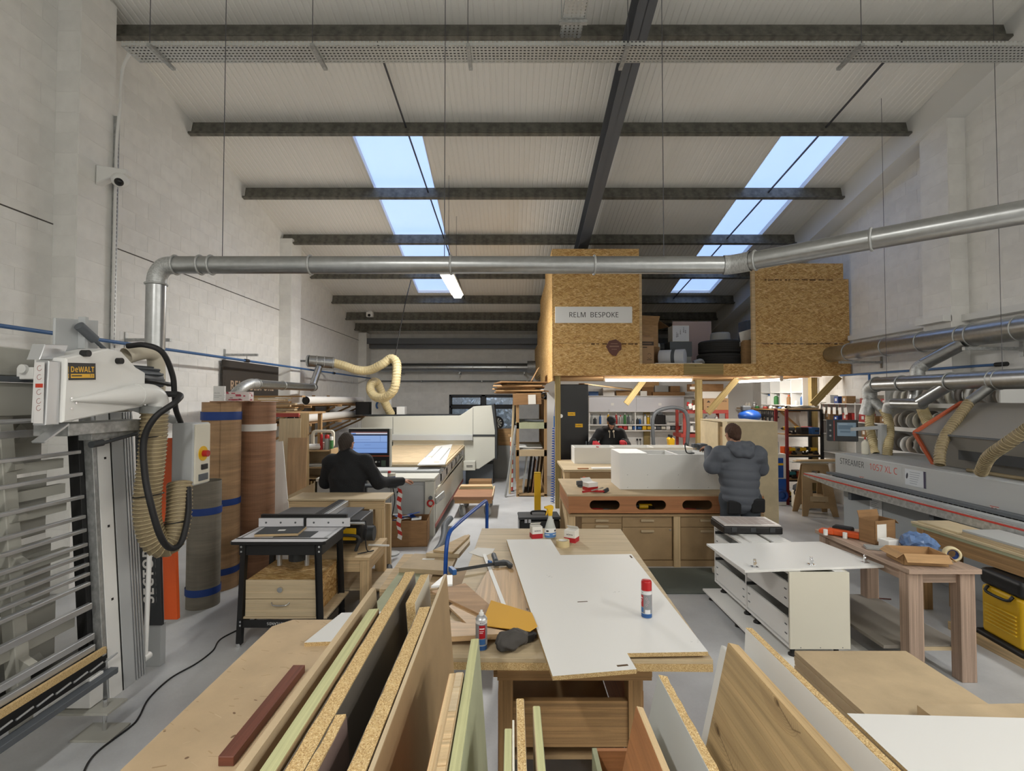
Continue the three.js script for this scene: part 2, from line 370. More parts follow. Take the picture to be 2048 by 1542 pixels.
// roof: ribbed white liner sheets laid down the slope
const roof = thing('ceiling', '', ''); roof.userData = { kind: 'structure', label: 'white ribbed roof liner sheets sloping down to the far wall' };
const SKY = [[-2.58, -1.42], [4.3, 5.43]], SD0 = 7.75, SD1 = 13.6;
function linerSheet(x0, x1, d0, d1) {
  const pts = [], P = 0.0833, n = Math.max(1, Math.round((x1 - x0) / P)), w = (x1 - x0) / n;
  pts.push([x0, 0.12], [x0, 0.003]);
  for (let i = 0; i < n; i++) { const a = x0 + i * w; pts.push([a + 0.006, 0], [a + w - 0.022, 0], [a + w - 0.016, 0.007], [a + w - 0.006, 0.007]); }
  pts.push([x1, 0.003], [x1, 0.12]);
  const len = (d1 - d0) * Math.hypot(1, SL), g = ext(pts, len, 0, [], 'y');
  // local z runs up the slope towards the near end
  g.rotateX(-Math.atan(SL)); g.translate(0, roofY(d1), -d1);
  return g;
}
{
  const sheets = [];
  const bands = [[XL - 0.25, SKY[0][0]], [SKY[0][1], SKY[1][0]], [SKY[1][1], XR + 0.25]];
  for (const [a, b] of bands) { const n = Math.max(1, Math.round((b - a) / 1.0)); for (let i = 0; i < n; i++) sheets.push([a + (b - a) * i / n, a + (b - a) * (i + 1) / n, DF - 0.3, DB + 0.3]); }
  for (const [a, b] of SKY) sheets.push([a, b, DF - 0.3, SD0], [a, b, SD1, DB + 0.3]);
  for (const s of sheets) part(roof, 'liner_sheet', linerSheet(...s), M.liner);
}
// rooflights: translucent sheets in real openings
const rooflightMat = pmat({ color: 0xf2f7ff, roughness: 0.9, transmission: 0.72, thickness: 0 });
SKY.forEach(([a, b], i) => {
  const len = (SD1 - SD0) * Math.hypot(1, SL);
  const s = struct('window_' + (i + 1), at(box(b - a - 0.02, 0.004, len), [(a + b) / 2, (roofY(SD0) + roofY(SD1)) / 2 + 0.09, -(SD0 + SD1) / 2], [-Math.atan(SL), 0, 0]), rooflightMat, i ? 'right hand translucent rooflight above the mezzanine' : 'translucent rooflight above the flat bed machine');
  for (const e of [a + 0.01, b - 0.01]) part(s, 'edge_trim', at(box(0.02, 0.12, len), [e, (roofY(SD0) + roofY(SD1)) / 2 + 0.05, -(SD0 + SD1) / 2], [-Math.atan(SL), 0, 0]), M.white);
});
// purlins
const purlinD = [4.55, 6.1, 7.65, 9.2, 10.75, 12.3, 13.75, 14.9, 15.75];
const PH = 0.25;
purlinD.forEach((D, i) => {
  const x1 = 6.12, g = [span(XL + 0.01, x1, -PH, 0, -0.004, 0.004), span(XL + 0.01, x1, -PH, -PH + 0.006, 0, 0.07), span(XL + 0.01, x1, -PH, -PH + 0.03, 0.064, 0.07), span(XL + 0.01, x1, -0.006, 0, -0.07, 0)];
  const s = struct('ceiling_purlin_' + (i + 1), at(merge(g), [0, roofY(D) - 0.002, -D], [-Math.atan(SL), 0, 0]), M.purlin, 'dark steel roof purlin number ' + (i + 1) + ' down the slope');
});
struct('ceiling_eaves_beam', [span(XL + 0.02, XR - 0.02, 3.72, 3.95, -16.6, -16.4), span(XL + 0.02, XR - 0.02, 3.84, 4.02, -16.2, -16.12)], M.steel, 'dark eaves beam above the far wall');
// main rafter: I section under the purlins
{
  const len = (15.9 + 3) * Math.hypot(1, SL), top = -PH - 0.01, H = 0.36, g = [span(-0.1, 0.1, top - H, top - H + 0.016, -len / 2, len / 2), span(-0.1, 0.1, top - 0.016, top, -len / 2, len / 2), span(-0.006, 0.006, top - H, top, -len / 2, len / 2)];
  struct('ceiling_rafter', at(merge(g), [1.45, roofY(6.45), -6.45], [-Math.atan(SL), 0, 0]), M.steel, 'dark steel rafter running down the roof slope');
  const len2 = (DB + 6) * Math.hypot(1, SL);
  struct('ceiling_boxed_beam', at(box(0.34, 0.42, len2), [XR - 0.17, roofY((DB - 6) / 2) - 0.22, -(DB - 6) / 2], [-Math.atan(SL), 0, 0]), M.whiteMatt, 'white boxed beam along the right wall');
}
// sag rods between purlins
for (const [i, a, b] of [[1, -1.72, -1.3], [2, 4.95, 4.45]]) for (let k = 1; k < 6; k++) {
  const t = (k - 1) / 5, D0 = purlinD[k], D1 = purlinD[k + 1], x0 = a + (b - a) * t, x1 = a + (b - a) * (t + 0.2);
  const m = struct('ceiling_tie_rod_' + i + k, bar([x0, roofY(D0) - 0.1, -D0], [x1, roofY(D1) - 0.1, -D1], 0.022, 0.022), M.wire, 'dark tie rod between roof purlins');
}
// horizontal movement joint on the left wall and the ledge on the right wall
struct('trim_1', [span(XL, XL + 0.011, 3.945, 3.957, -5.35, -3.2), span(XL, XL + 0.011, 3.945, 3.957, -10.6, -5.83), span(XL, XL + 0.011, 3.945, 3.957, -16.1, -11.08)], mat(0x55524e, 0.8), 'dark movement joint along the left wall');
struct('trim_2', [span(XR - 0.12, XR, 3.16, 3.25, -9.4, -7.5), span(XR - 0.38, XR, 3.16, 3.25, -7.5, -7.02), span(XR - 0.12, XR, 3.16, 3.25, -7.02, -4)], M.whiteMatt, 'white ledge along the right wall');
struct('trim_3', span(XL, 0.8, 3.28, 3.34, -DB, -DB + 0.06), M.whiteMatt, 'white ledge along the far wall');
// far window
{
  const w = struct('window_3', [span(WX0, WX1, WY0, WY0 + 0.06, -DB - 0.12, -DB - 0.05), span(WX0, WX1, WY1 - 0.06, WY1, -DB - 0.12, -DB - 0.05), span(WX0, WX0 + 0.06, WY0, WY1, -DB - 0.12, -DB - 0.05), span(WX1 - 0.06, WX1, WY0, WY1, -DB - 0.12, -DB - 0.05),
    span(-1.02, -0.9, WY0, WY1, -DB - 0.12, -DB - 0.05), span(WX0, WX1, 1.76, 1.83, -DB - 0.12, -DB - 0.05)], mat(0x1e2530, 0.4), 'dark framed window in the far wall');
  const glass = pmat({ color: 0xffffff, roughness: 0.02, transmission: 1, thickness: 0 });
  for (const [a, b] of [[WX0 + 0.06, -1.02], [-0.9, WX1 - 0.06]]) for (const [c, d] of [[WY0 + 0.06, 1.76], [1.83, WY1 - 0.06]]) {
    part(w, 'pane', span(a, b, c, d, -DB - 0.09, -DB - 0.084), glass);
    part(w, 'sash', [span(a, b, c, c + 0.04, -DB - 0.1, -DB - 0.045), span(a, b, d - 0.04, d, -DB - 0.1, -DB - 0.045), span(a, a + 0.04, c, d, -DB - 0.1, -DB - 0.045), span(b - 0.04, b, c, d, -DB - 0.1, -DB - 0.045)], M.blackGloss);
  }
  part(w, 'sill', span(WX0 - 0.05, WX1 + 0.05, WY0 - 0.03, WY0, -DB - 0.1, -DB + 0.06), M.white);
}
// ---------- lamps ----------
const glowBay = mat(0xffffff, 0.5, 0, { emissive: new THREE.Color(1, 0.98, 0.93), emissiveIntensity: 6 });
const glowTube = mat(0xffffff, 0.5, 0, { emissive: new THREE.Color(1, 0.97, 0.93), emissiveIntensity: 6 });
function area(o, w, h, p, k, color = 0xfffcf6) {   // light just below a diffuser, shining down
  const l = new THREE.RectAreaLight(color, k, w, h);
  l.position.set(...p); l.rotation.x = -Math.PI / 2; l.castShadow = true;
  o.add(l);
  return l;
}
// linear low bay lamps hung along the bays; the first is in view, the others light the near end from behind the camera
function lowBay(x, y, d0, d1, label, k = 1) {
  const L = d1 - d0, o = thing('hanging_lamp', label, 'lamp', [x, y, -(d0 + d1) / 2], 0, 'linear lamps hung from the roof');
  part(o, 'housing', [box(0.25, 0.05, L, 0.012), at(box(0.1, 0.05, L * 0.6, 0.01), [0, 0.05, 0])], M.whiteMatt, [0, 0.04, 0]);
  part(o, 'diffuser', ext([[-0.11, 0.02], [-0.07, -0.05], [0.07, -0.05], [0.11, 0.02]], L - 0.04).translate(0, 0, 0.02 - L / 2), glowBay);
  const top = roofY((d0 + d1) / 2);
  for (const s of [-1, 1]) part(o, 'hanging_wire', rod([0, 0.1, s * L * 0.35], [0, roofY((d0 + d1) / 2 - s * L * 0.35) - y, s * L * 0.35], 0.004, 5), M.wire);
  area(o, 0.14, L - 0.04, [0, -0.054, 0], LAMP * k);
  for (const s of [-1, 1]) area(o, 0.08, L - 0.04, [s * 0.094, -0.018, 0], LAMP * k * 0.3).rotation.set(-Math.PI / 2, -s * 1.052, 0);
}
lowBay(-1.13, 4.2, 8.6, 10.35, 'bright linear lamp hung below the rooflight over the flat bed machine', 2.4);
lowBay(-1.4, 4.2, -1.6, 0.2, 'linear lamp hung behind the camera over the left bay');
lowBay(3.6, 4.2, -1.6, 0.2, 'linear lamp hung behind the camera over the right bay');
lowBay(5.0, 4.2, 0.7, 2.5, 'linear lamp hung over the near end of the edge bander');
lowBay(-1.4, 4.2, -6, -4.2, 'linear lamp hung by the near wall over the left bay');
lowBay(3.6, 4.2, -6, -4.2, 'linear lamp hung by the near wall over the right bay');
// tube battens under the mezzanine
function batten(a, b, label) {
  const A = V3(...a), B = V3(...b), d = B.clone().sub(A), L = d.length(), o = thing('batten_lamp', label, 'lamp', [(a[0] + b[0]) / 2, a[1], (a[2] + b[2]) / 2], Math.atan2(-d.z, d.x), 'tube lamps under the mezzanine');
  part(o, 'housing', box(L, 0.05, 0.07, 0.008), M.whiteMatt, [0, 0.045, 0]);
  part(o, 'tube', at(cyl(0.03, L - 0.02, 16), [0, 0, 0], [0, 0, Math.PI / 2]), glowTube);
  for (const s of [-1, 1]) part(o, 'end_cap', at(cyl(0.033, 0.03, 16), [s * (L / 2 - 0.012), 0, 0], [0, 0, Math.PI / 2]), M.white);
  const l = new THREE.RectAreaLight(0xfffaf2, BATTEN, L - 0.06, 0.06); l.rotation.x = -Math.PI / 2; l.position.y = -0.034; l.castShadow = true; o.add(l);
  for (const s of [-1, 1]) { const q = new THREE.RectAreaLight(0xfffaf2, BATTEN, L - 0.06, 0.05); q.position.set(0, 0, s * 0.034); q.rotation.set(s > 0 ? Math.PI - 0.1 : -0.1, 0, 0); q.castShadow = true; o.add(q); }
}
batten([1.9, 2.452, -10.35], [3.74, 2.452, -10.35], 'bright tube lamp under the mezzanine above the wall cupboards');
batten([5.4, 2.452, -10.0], [5.15, 2.452, -11.35], 'bright tube lamp under the mezzanine beside the white cube shelf');
// ---------- mezzanine ----------
const MZ = 9.45, MX = 0.78, MB = 2.5, MFL = 2.72, MBK = 13.4;
{
  struct('wall_partition', span(MX, XR, 0, MFL - 0.031, -MBK - 0.15, -MBK), M.whiteMatt, 'white wall behind the shelves under the mezzanine');
  const s = struct('floor_mezzanine', span(MX, XR - 0.01, MFL - 0.03, MFL, -DB, -MZ - 0.02), M.osb, 'boarded mezzanine floor over the fitting area');
  for (let i = 0; i < 9; i++) part(s, 'joist', span(MX, XR - 0.01, MB + 0.02, MFL - 0.03, -MZ - 0.1 - i * 0.42, -MZ - 0.147 - i * 0.42, 0, 'x'), M.pineDark);
  // front cladding, each board a piece
  const f = struct('wall_mezzanine', span(MX, XR - 0.02, MB + 0.005, MFL - 0.03, -MZ - 0.06, -MZ - 0.015), M.pineDark, 'oriented strand board front of the mezzanine');
  const b = (x0, x1, y0, y1) => part(f, 'board', span(x0 + 0.002, x1 - 0.002, y0 + 0.002, y1 - 0.002, -MZ - 0.015, -MZ), M.osb);
  b(MX, 2.42, MB, 3.12); b(MX, 2.42, 3.12, 4.45); b(MX, 2.42, 4.45, 4.92);
  b(2.42, 3.25, MB, MFL + 0.01); b(4.0, 4.62, MB, MFL + 0.01); part(f, 'timber_rail', span(3.25, 4.0, MB + 0.03, MFL + 0.01, -MZ - 0.015, -MZ + 0.004), M.pineGreen);
  b(4.62, 6.4, MB, 3.12); b(4.62, 6.4, 3.12, 4.34); b(4.62, 6.3, 4.34, 4.64);
  part(f, 'stud', span(2.42, 2.47, MFL, 4.6, -MZ - 0.07, -MZ - 0.015), M.pine); part(f, 'stud', span(4.56, 4.62, MFL, 4.62, -MZ - 0.07, -MZ - 0.003), M.pine);
  // side cladding going back
  for (const [d0, d1, y0, y1] of [[MZ, 11.4, MB - 0.1, 3.7], [11.4, MBK, MB - 0.1, 3.7], [MZ, 11.4, 3.7, 4.92], [11.4, MBK, 3.7, 4.7], [MBK, DB, MFL, 3.7], [MBK, 15.0, 3.7, 4.3]]) part(f, 'board', span(MX - 0.018, MX, y0 + 0.002, y1 - 0.002, -d1 + 0.002, -d0 - 0.002), M.osb);
  // edge printing of the boards
  const ink = mat(0x5a3d1e, 0.8); for (const [a, b, y] of [[1.5, 2.38, 3.105], [4.75, 6.3, 3.105], [4.8, 6.1, 4.325]]) for (let x = a; x < b;) { const w = rr(0.02, 0.12); part(f, 'edge_print', span(x, Math.min(x + w, b), y - rr(0.006, 0.018), y + rr(0.004, 0.012), -MZ, -MZ + 0.0008), ink); x += w + rr(0.01, 0.09); }
  // posts and braces
  const post = struct('wall_post_1', span(0.82, 0.92, 0, MB, -MZ - 0.12, -MZ - 0.02, 0, 'y'), M.pineGreen, 'timber post under the left corner of the mezzanine');
  struct('wall_post_2', span(4.25, 4.38, 0, MB, -11.62, -11.5, 0, 'y'), M.pineGreen, 'timber post behind the tall board cupboard');
  struct('wall_post_3', span(6.1, 6.22, 0, MB, -10.3, -10.18, 0, 'y'), M.pineGreen, 'timber post beside the tool shelves');
  const brace = (i, a, b, l) => struct('trim_brace_' + i, bar(a, b, 0.05, 0.13), M.pineGreen, l);
  brace(1, [2.95, 2.48, -11.2], [2.55, 1.95, -11.2], 'timber brace above the wall cupboards');
  brace(2, [4.95, 2.5, -11.0], [4.3, 1.75, -11.0], 'timber brace beside the boxes on the red rack');
  brace(3, [6.38, 2.5, -9.75], [5.95, 1.95, -9.9], 'timber brace with a blue sticker at the right wall');
}
{ // the name board
  const o = thing('sign', 'white sign reading RELM BESPOKE on the strand board mezzanine front', 'sign', [1.547, px(1185, 630, MZ).y, -MZ + 0.012]);
  part(o, 'panel', box(1.46, 0.31, 0.02, 0.002), M.white);
  part(o, 'lettering', plate(1.44, 0.29, 0.002), print(1.44, 0.29, 1024, word('RELM  BESPOKE', '#2b2b2b', '#e6e7e6', { k: 0.46, fit: 0.82 }), 0.5), [0, 0, 0.011]);
  const s = [];
  for (let i = 0; i < 14; i++) { const a = i / 14 * 6.283, r = 0.13 * (1 + 0.12 * (i % 2)); s.push([Math.cos(a) * r * 1.05, Math.sin(a) * r * 0.95 - (Math.sin(a) < -0.8 ? 0.05 : 0)]); }
  const p = px(1228, 693, MZ), e = thing('shield_plaque', 'dark red shield shaped plaque below the white sign', 'plaque', [p.x, p.y, -MZ + 0.001]);
  part(e, 'shield', ext(s, 0.02, 0.004), mat(0x5c3226, 0.5));
  part(e, 'emblem', [span(-0.09, 0.09, -0.012, 0.012, 0.02, 0.026, 0.003), at(box(0.13, 0.012, 0.006), [0, 0.05, 0.022]), at(box(0.1, 0.012, 0.006), [0, -0.055, 0.022])], mat(0x8a6a55, 0.5));
}
// ---------- sheet rack in the foreground: boards stood on edge ----------
const RB = 0.17, RT = 1.4;
{
  const o = thing('sheet_rack', 'low timber rack under the boards stood on edge', 'rack', [0, 0, 0]);
  for (const d of [0.5, 1.35]) part(o, 'bearer', span(-1.0, 1.2, 0, RB, -d - 0.09, -d, 0, 'x'), M.pineDark);
  for (const d of [0.62, 0.98]) part(o, 'ledge', span(0.09, 1.2, 0.54, 0.61, -d - 0.05, -d), M.pineDark);
  for (const x of [0.62, 1.17]) for (const d of [0.62, 0.98]) part(o, 'post', span(x - 0.03, x + 0.03, d < 0.9 ? RB : 0, 0.54, -d - 0.05, -d), M.pineDark);
}
// far top corner (right edge of the top face) seen at pixel u,v; near: depth of the near end; tilt leans the foot sideways
function edgeBoard(name, label, u, v, near, t, tilt, core, L, R, o = {}) {
  const p = pf(u, v, o.top || RT), h = ((o.top || RT) - (o.foot || RB)) / Math.cos(tilt * RAD) - 0.012 - Math.abs(t * Math.sin(tilt * RAD)), len = -p.z - near;
  const g = thing(name, label, 'board', [p.x, p.y, p.z], 0, o.group);
  g.rotation.z = tilt * RAD;
  const f = 0.0012;
  // the top edge is a little uneven where the board was torn or cut
  const pts = [[0, 0]]; let z = 0;
  if (o.torn) { for (let i = 1; i < 26; i++) pts.push([len * i / 26, -rr(0, 0.004) - (i > 22 ? rr(0, 0.02) : 0)]); }
  pts.push([len, 0], [len, -h], [0, -h]);
  part(g, 'core', ext(pts, t, 0, [], o.g || 'x').rotateY(-Math.PI / 2), core);
  if (L) part(g, 'facing', at(box(f, h - 0.003, len, 0, 'z'), [-t - f / 2, -h / 2, len / 2]), L);
  if (R) part(g, 'facing', at(box(f, h - 0.003, len, 0, 'z'), [f / 2, -h / 2 - (o.torn ? 0.004 : 0), len / 2]), R);
  return g;
}
const TL = 4.5;
edgeBoard('mdf_board', 'thin brown fibreboard stood on edge beside the bench top', 752, 1175, 0.55, 0.018, TL, M.mdf, null, null);
edgeBoard('mdf_board', 'thick greenish fibreboard on edge between the thin brown board and the dark worktop', 757, 1217, 0.6, 0.03, TL, M.mdfGreenEdge, M.mdfDark, M.mdfDark);
edgeBoard('worktop_board', 'long chipboard worktop on edge with dark grey facing', 829, 1143, 0.55, 0.036, TL, M.chip, M.darkLam, M.darkLam, { torn: 1 });
edgeBoard('chipboard_offcut', 'short chipboard offcut with mauve facing in front of the dark worktop', 692, 1428, 0.6, 0.022, TL, M.chip, M.darkLam, M.purpleLam, { torn: 1 });
edgeBoard('chipboard_offcut', 'upright thick chipboard offcut with pale facing behind the torn chipboard', 857, 1148, 1.66, 0.03, TL, M.chip, M.darkLam, M.cream);
edgeBoard('worktop_board', 'thick chipboard with broken near end on edge beside the tall brown board', 860, 1213, 0.55, 0.034, TL, M.chip, M.darkLam, M.darkLam, { torn: 1 });
edgeBoard('mdf_board', 'tall thin brown fibreboard on edge in front of the assembly table', 893, 1148, 0.55, 0.009, TL, M.birch, M.mdfDark, M.mdfDark);
{
  const g = edgeBoard('blockboard', 'blockboard on edge showing its glued core strips', 926.5, 1345, 0.55, 0.034, 4.2, M.pine, M.redPly, M.birch);
  const len = -g.position.z - 0.55; let z = 0;
  while (z < len - 0.03) { const w = rr(0.02, 0.11); part(g, 'core_strip', at(box(0.016, 0.002, Math.min(w, len - z) - 0.003), [-0.009, 0.001, z + w / 2]), rnd() < 0.5 ? M.birch : M.pine); z += w; }
}
edgeBoard('green_board', 'moisture resistant green fibreboard on edge ending beside the grey spray can', 957, 1277, 0.6, 0.02, 4, M.mdfGreenEdge, M.mdfGreen, M.mdfGreen, { g: 'x' });
edgeBoard('narrow_offcut', 'narrow green offcut with a frayed edge at the middle of the rack', 1023, 1457, 0.62, 0.013, 1, M.mdfGreenEdge, M.mdfGreen, M.birch);
edgeBoard('narrow_offcut', 'thin white faced strip behind the frayed green offcut', 1028.5, 1440, 0.8, 0.004, 1, M.cream, null, null);
edgeBoard('narrow_offcut', 'narrow chipboard offcut between two green offcuts', 1047, 1397, 0.6, 0.015, 1, M.chip, M.birch, M.birch);
edgeBoard('narrow_offcut', 'narrow pale green offcut beside the chipboard strip in the rack', 1079, 1412, 0.58, 0.0135, 0.5, M.mdfGreenEdge, M.birch, M.mdfGreen);
edgeBoard('plywood_board', 'plywood board on edge with reddish brown face', 1286, 1415, 0.6, 0.014, -12.5, M.pine, M.redPly, M.birch, { foot: 0.62 });
edgeBoard('chipboard_board', 'grey faced chipboard panel on edge with crumbled top', 1335, 1353, 0.6, 0.022, -12.5, M.chip, M.greyLam, M.greyLam, { torn: 1, foot: 0.62 });
edgeBoard('white_board', 'thin white board showing past the far end of the oak board', 1450.5, 1292, 0.7, 0.011, -12.8, M.whiteMatt, M.white, M.white, { foot: 0.62, top: 1.337 });
edgeBoard('oak_board', 'solid oak board with dark knots stood on edge', 1477, 1290, 0.55, 0.028, -12.8, M.oak, M.oak, M.oak, { foot: 0.62 });
edgeBoard('melamine_board', 'white melamine panel on edge with raw chipboard top beside the oak board', 1504, 1256, 0.6, 0.018, -3, M.chip, M.white, M.white, { foot: 0.62 });

// ---------- left hand bench ----------
{
  const o = thing('work_bench', 'long bench with stained bare fibreboard top beside the boards on edge', 'bench', [0, 0, 0]);
  part(o, 'bench_top', slab([[-1.235, 0.6], [-0.67, 0.6], [-0.67, 2.6], [-0.72, 2.68], [-1.16, 2.68], [-1.235, 2.6]], 0.9, 0.022, 0.002), M.benchTop);
  for (const [x, d] of [[-1.17, 0.7], [-1.17, 2.5], [-0.77, 0.7], [-0.77, 2.5]]) part(o, 'leg', span(x - 0.045, x + 0.045, 0, 0.878, -d - 0.045, -d + 0.045, 0, 'y'), M.pine);
  part(o, 'apron', [span(-1.2, -1.17, 0.76, 0.878, -2.5, -0.7), span(-0.77, -0.74, 0.76, 0.878, -2.5, -0.7), span(-1.2, -0.74, 0.76, 0.878, -2.56, -2.53)], M.pine);
  solo('hardwood_batten', 'reddish brown hardwood batten lying on the bare bench top', 'batten', ext([[0, 0], [0.05, 0], [0.05, 0.03], [0, 0.03]], 0.55, 0.002, [], 'z').translate(0, 0, -0.55), mat(0xffffff, 0.55, 0, { map: grain([122, 72, 56], [88, 48, 36], [0.8, 0.3], 24, 0.08) }), [-0.935, 0.901, -1.62], [0, 0.0, 0]);
  const w = thing('melamine_offcut', 'white faced offcut lying across the far end of the bare bench', 'offcut', [-0.87, 0.9, -2.52], 0.08);
  part(w, 'core', slab([[-0.12, -0.12], [0.2, -0.12], [0.2, 0.2], [-0.03, 0.2]], 0.018, 0.018), M.chip);
  part(w, 'facing', slab([[-0.12, -0.12], [0.2, -0.12], [0.2, 0.2], [-0.03, 0.2]], 0.0195, 0.0015), M.white);
  solo('paper_sheet', 'small white paper slip on the white faced offcut', 'paper', slab([[0, 0], [0.09, 0.01], [0.1, 0.16], [0.01, 0.15]], 0.0008, 0.0008), M.paper, [-0.79, 0.92, -2.5]);
}

// ---------- stack of sheets at the right ----------
{
  const o = thing('low_trolley', 'low dark trolley carrying the stacked fibreboard sheets', 'trolley', [0, 0, 0]);
  part(o, 'deck', span(1.84, 2.5, 0.24, 0.32, -3.2, -0.9), M.charcoal);
  for (const x of [1.95, 2.4]) for (const d of [1.1, 3.0]) part(o, 'wheel', at(cyl(0.1, 0.04, 16), [x, 0.1, -d], [0, 0, Math.PI / 2]), M.rubber), part(o, 'caster_fork', span(x - 0.03, x + 0.03, 0.12, 0.24, -d - 0.02, -d + 0.02), M.galvDull);
  for (let i = 0; i < 4; i++) { const s = 0.006 * (i % 2); solo('fibreboard_sheet', ['brown fibreboard sheet at the bottom of the low stack', 'brown fibreboard sheet second from the bottom of the low stack', 'brown fibreboard sheet second from the top of the low stack', 'large brown fibreboard sheet on top of the low stack beside the drawer units'][i], 'sheet', slab([[1.82 + s, 1.0], [2.54 + s, 1.0], [2.54 + s, 3.27 + s], [1.82 + s, 3.27 + s]], 0.3495 + i * 0.03, 0.028, 0.001), M.mdf, null, null, 'sheets in the low stack'); }
  const W = thing('white_sheet', 'large white melamine sheet lying on the brown sheets', 'sheet', [0, 0, 0]);
  part(W, 'core', slab([[1.66, 0.9], [3.3, 0.9], [3.3, 2.45], [1.66, 2.52]], 0.5085, 0.016), M.chip);
  part(W, 'facing', slab([[1.66, 0.9], [3.3, 0.9], [3.3, 2.45], [1.66, 2.52]], 0.51, 0.0012), M.white);
  const p0 = pf(1834, 1410, 0.491), p1 = pf(2048, 1403, 0.491);
  solo('fibreboard_strip', 'pale fibreboard strip under the far edge of the white sheet', 'strip', slab([[p0.x, -p0.z], [p0.x, 2.3], [3.25, 2.3], [3.25, -p1.z]], 0.4915, 0.05, 0.001), M.mdf);
}
{ // open plywood box between the rack and the table
  const o = thing('plywood_box', 'open plywood box with green edges standing in front of the assembly table', 'box', [0, 0, 0]), x0 = 0.245, x1 = 0.42, d0 = 1.27, d1 = 1.56, y = 1.0, f = 0.171; part(o, 'side_panel', span(x0, x0 + 0.014, f, y, -d1, -d0), M.mdfGreen); part(o, 'side_panel', span(x1 - 0.014, x1, f, y, -d1, -d0), M.birch); part(o, 'end_panel', span(x0 + 0.014, x1 - 0.014, f, y, -d1, -d1 + 0.014), M.redPly); part(o, 'end_panel', span(x0 + 0.014, x1 - 0.014, f, y - 0.02, -d0 - 0.014, -d0), M.birch); part(o, 'base_panel', span(x0 + 0.014, x1 - 0.014, 0.7, 0.712, -d1 + 0.014, -d0 - 0.014), M.redPly);
}
// ---------- assembly table in the middle ----------
const flat = (name, label, cat, pix, y, t, m, o = {}) => { const pts = pix.map(([u, v]) => { const p = pf(u, v, y); return [p.x, -p.z]; }); return solo(name, label, cat, slab(pts, y, t, o.bevel || 0, o.g || 'x'), m, null, null, o.group); };
const TT = 0.9;
{
  const o = thing('assembly_table', 'large assembly table with fibreboard top and timber legs', 'table', [0, 0, 0]);
  const c = [[-0.35, 2.29], [0.9, 2.27], [0.975, 4.52], [-0.27, 4.54]];
  part(o, 'table_top', slab(c, TT, 0.02, 0.001), M.birch);
  part(o, 'sub_top', slab(c.map(([x, d]) => [x, d]), TT - 0.02, 0.034), M.chip);
  part(o, 'apron', [span(-0.07, 0.67, 0.72, 0.845, -2.458, -2.43), span(-0.09, -0.067, 0.72, 0.845, -4.3, -2.46), span(0.658, 0.68, 0.72, 0.845, -4.3, -2.46)], M.pineDark);
  for (const [x, d] of [[-0.03, 2.5], [0.6, 2.5], [-0.03, 4.3], [0.62, 4.3]]) part(o, 'leg', span(x - 0.035, x + 0.035, 0, 0.846, -d - 0.05, -d + 0.04, 0, 'y'), M.pineDark);
  part(o, 'side_rail', span(0.006, 0.564, 0.38, 0.6, -2.5, -2.47, 0, 'x'), M.pineDark);
  part(o, 'lower_shelf', span(0.006, 0.563, 0.3, 0.32, -4.25, -2.5), M.mdfDark);
  part(o, 'side_panel', [span(-0.07, -0.05, 0.1, 0.6, -4.2, -2.55), span(0.64, 0.66, 0.1, 0.6, -4.2, -2.55)], M.redPly);
}
{ // cut white panel with slots
  const o = thing('cut_panel', 'large cut out white panel lying on the assembly table', 'panel', [0, 0, 0]), Y = 0.932;
  const pix = [[1013, 1079], [1101, 1078], [1121, 1110], [1263, 1108], [1416, 1303], [1254, 1306], [1273, 1338], [1105, 1352]], pts = pix.map(([u, v]) => { const p = pf(u, v, Y); return [p.x, -p.z]; });
  part(o, 'core', slab(pts, Y - 0.0012, 0.0175), M.chip);
  part(o, 'facing', slab(pts, Y, 0.0012), M.white);
  const slot = (u0, v0, u1, v1, w) => { const a = pf(u0, v0, Y), b = pf(u1, v1, Y); part(o, 'slot', bar([a.x, Y + 0.0002, a.z], [b.x, Y + 0.0002, b.z], w, 0.001), mat(0x5a4630, 0.9)); };
  slot(1155, 1204, 1175, 1203, 0.008); slot(1234, 1332, 1256, 1330, 0.012); slot(1260, 1111, 1264, 1116, 0.012);
  for (const [u, v] of [[1097, 1153], [1233, 1184], [1391, 1283]]) for (let i = 0; i < 5; i++) { const a = pf(u + rr(-6, 6), v + rr(-3, 3), Y), b = [a.x + rr(-0.012, 0.012), Y + 0.0001, a.z + rr(-0.006, 0.006)]; part(o, 'pencil_mark', bar([a.x, Y + 0.0001, a.z], b, 0.0012, 0.0006), M.plasticGrey); }
}
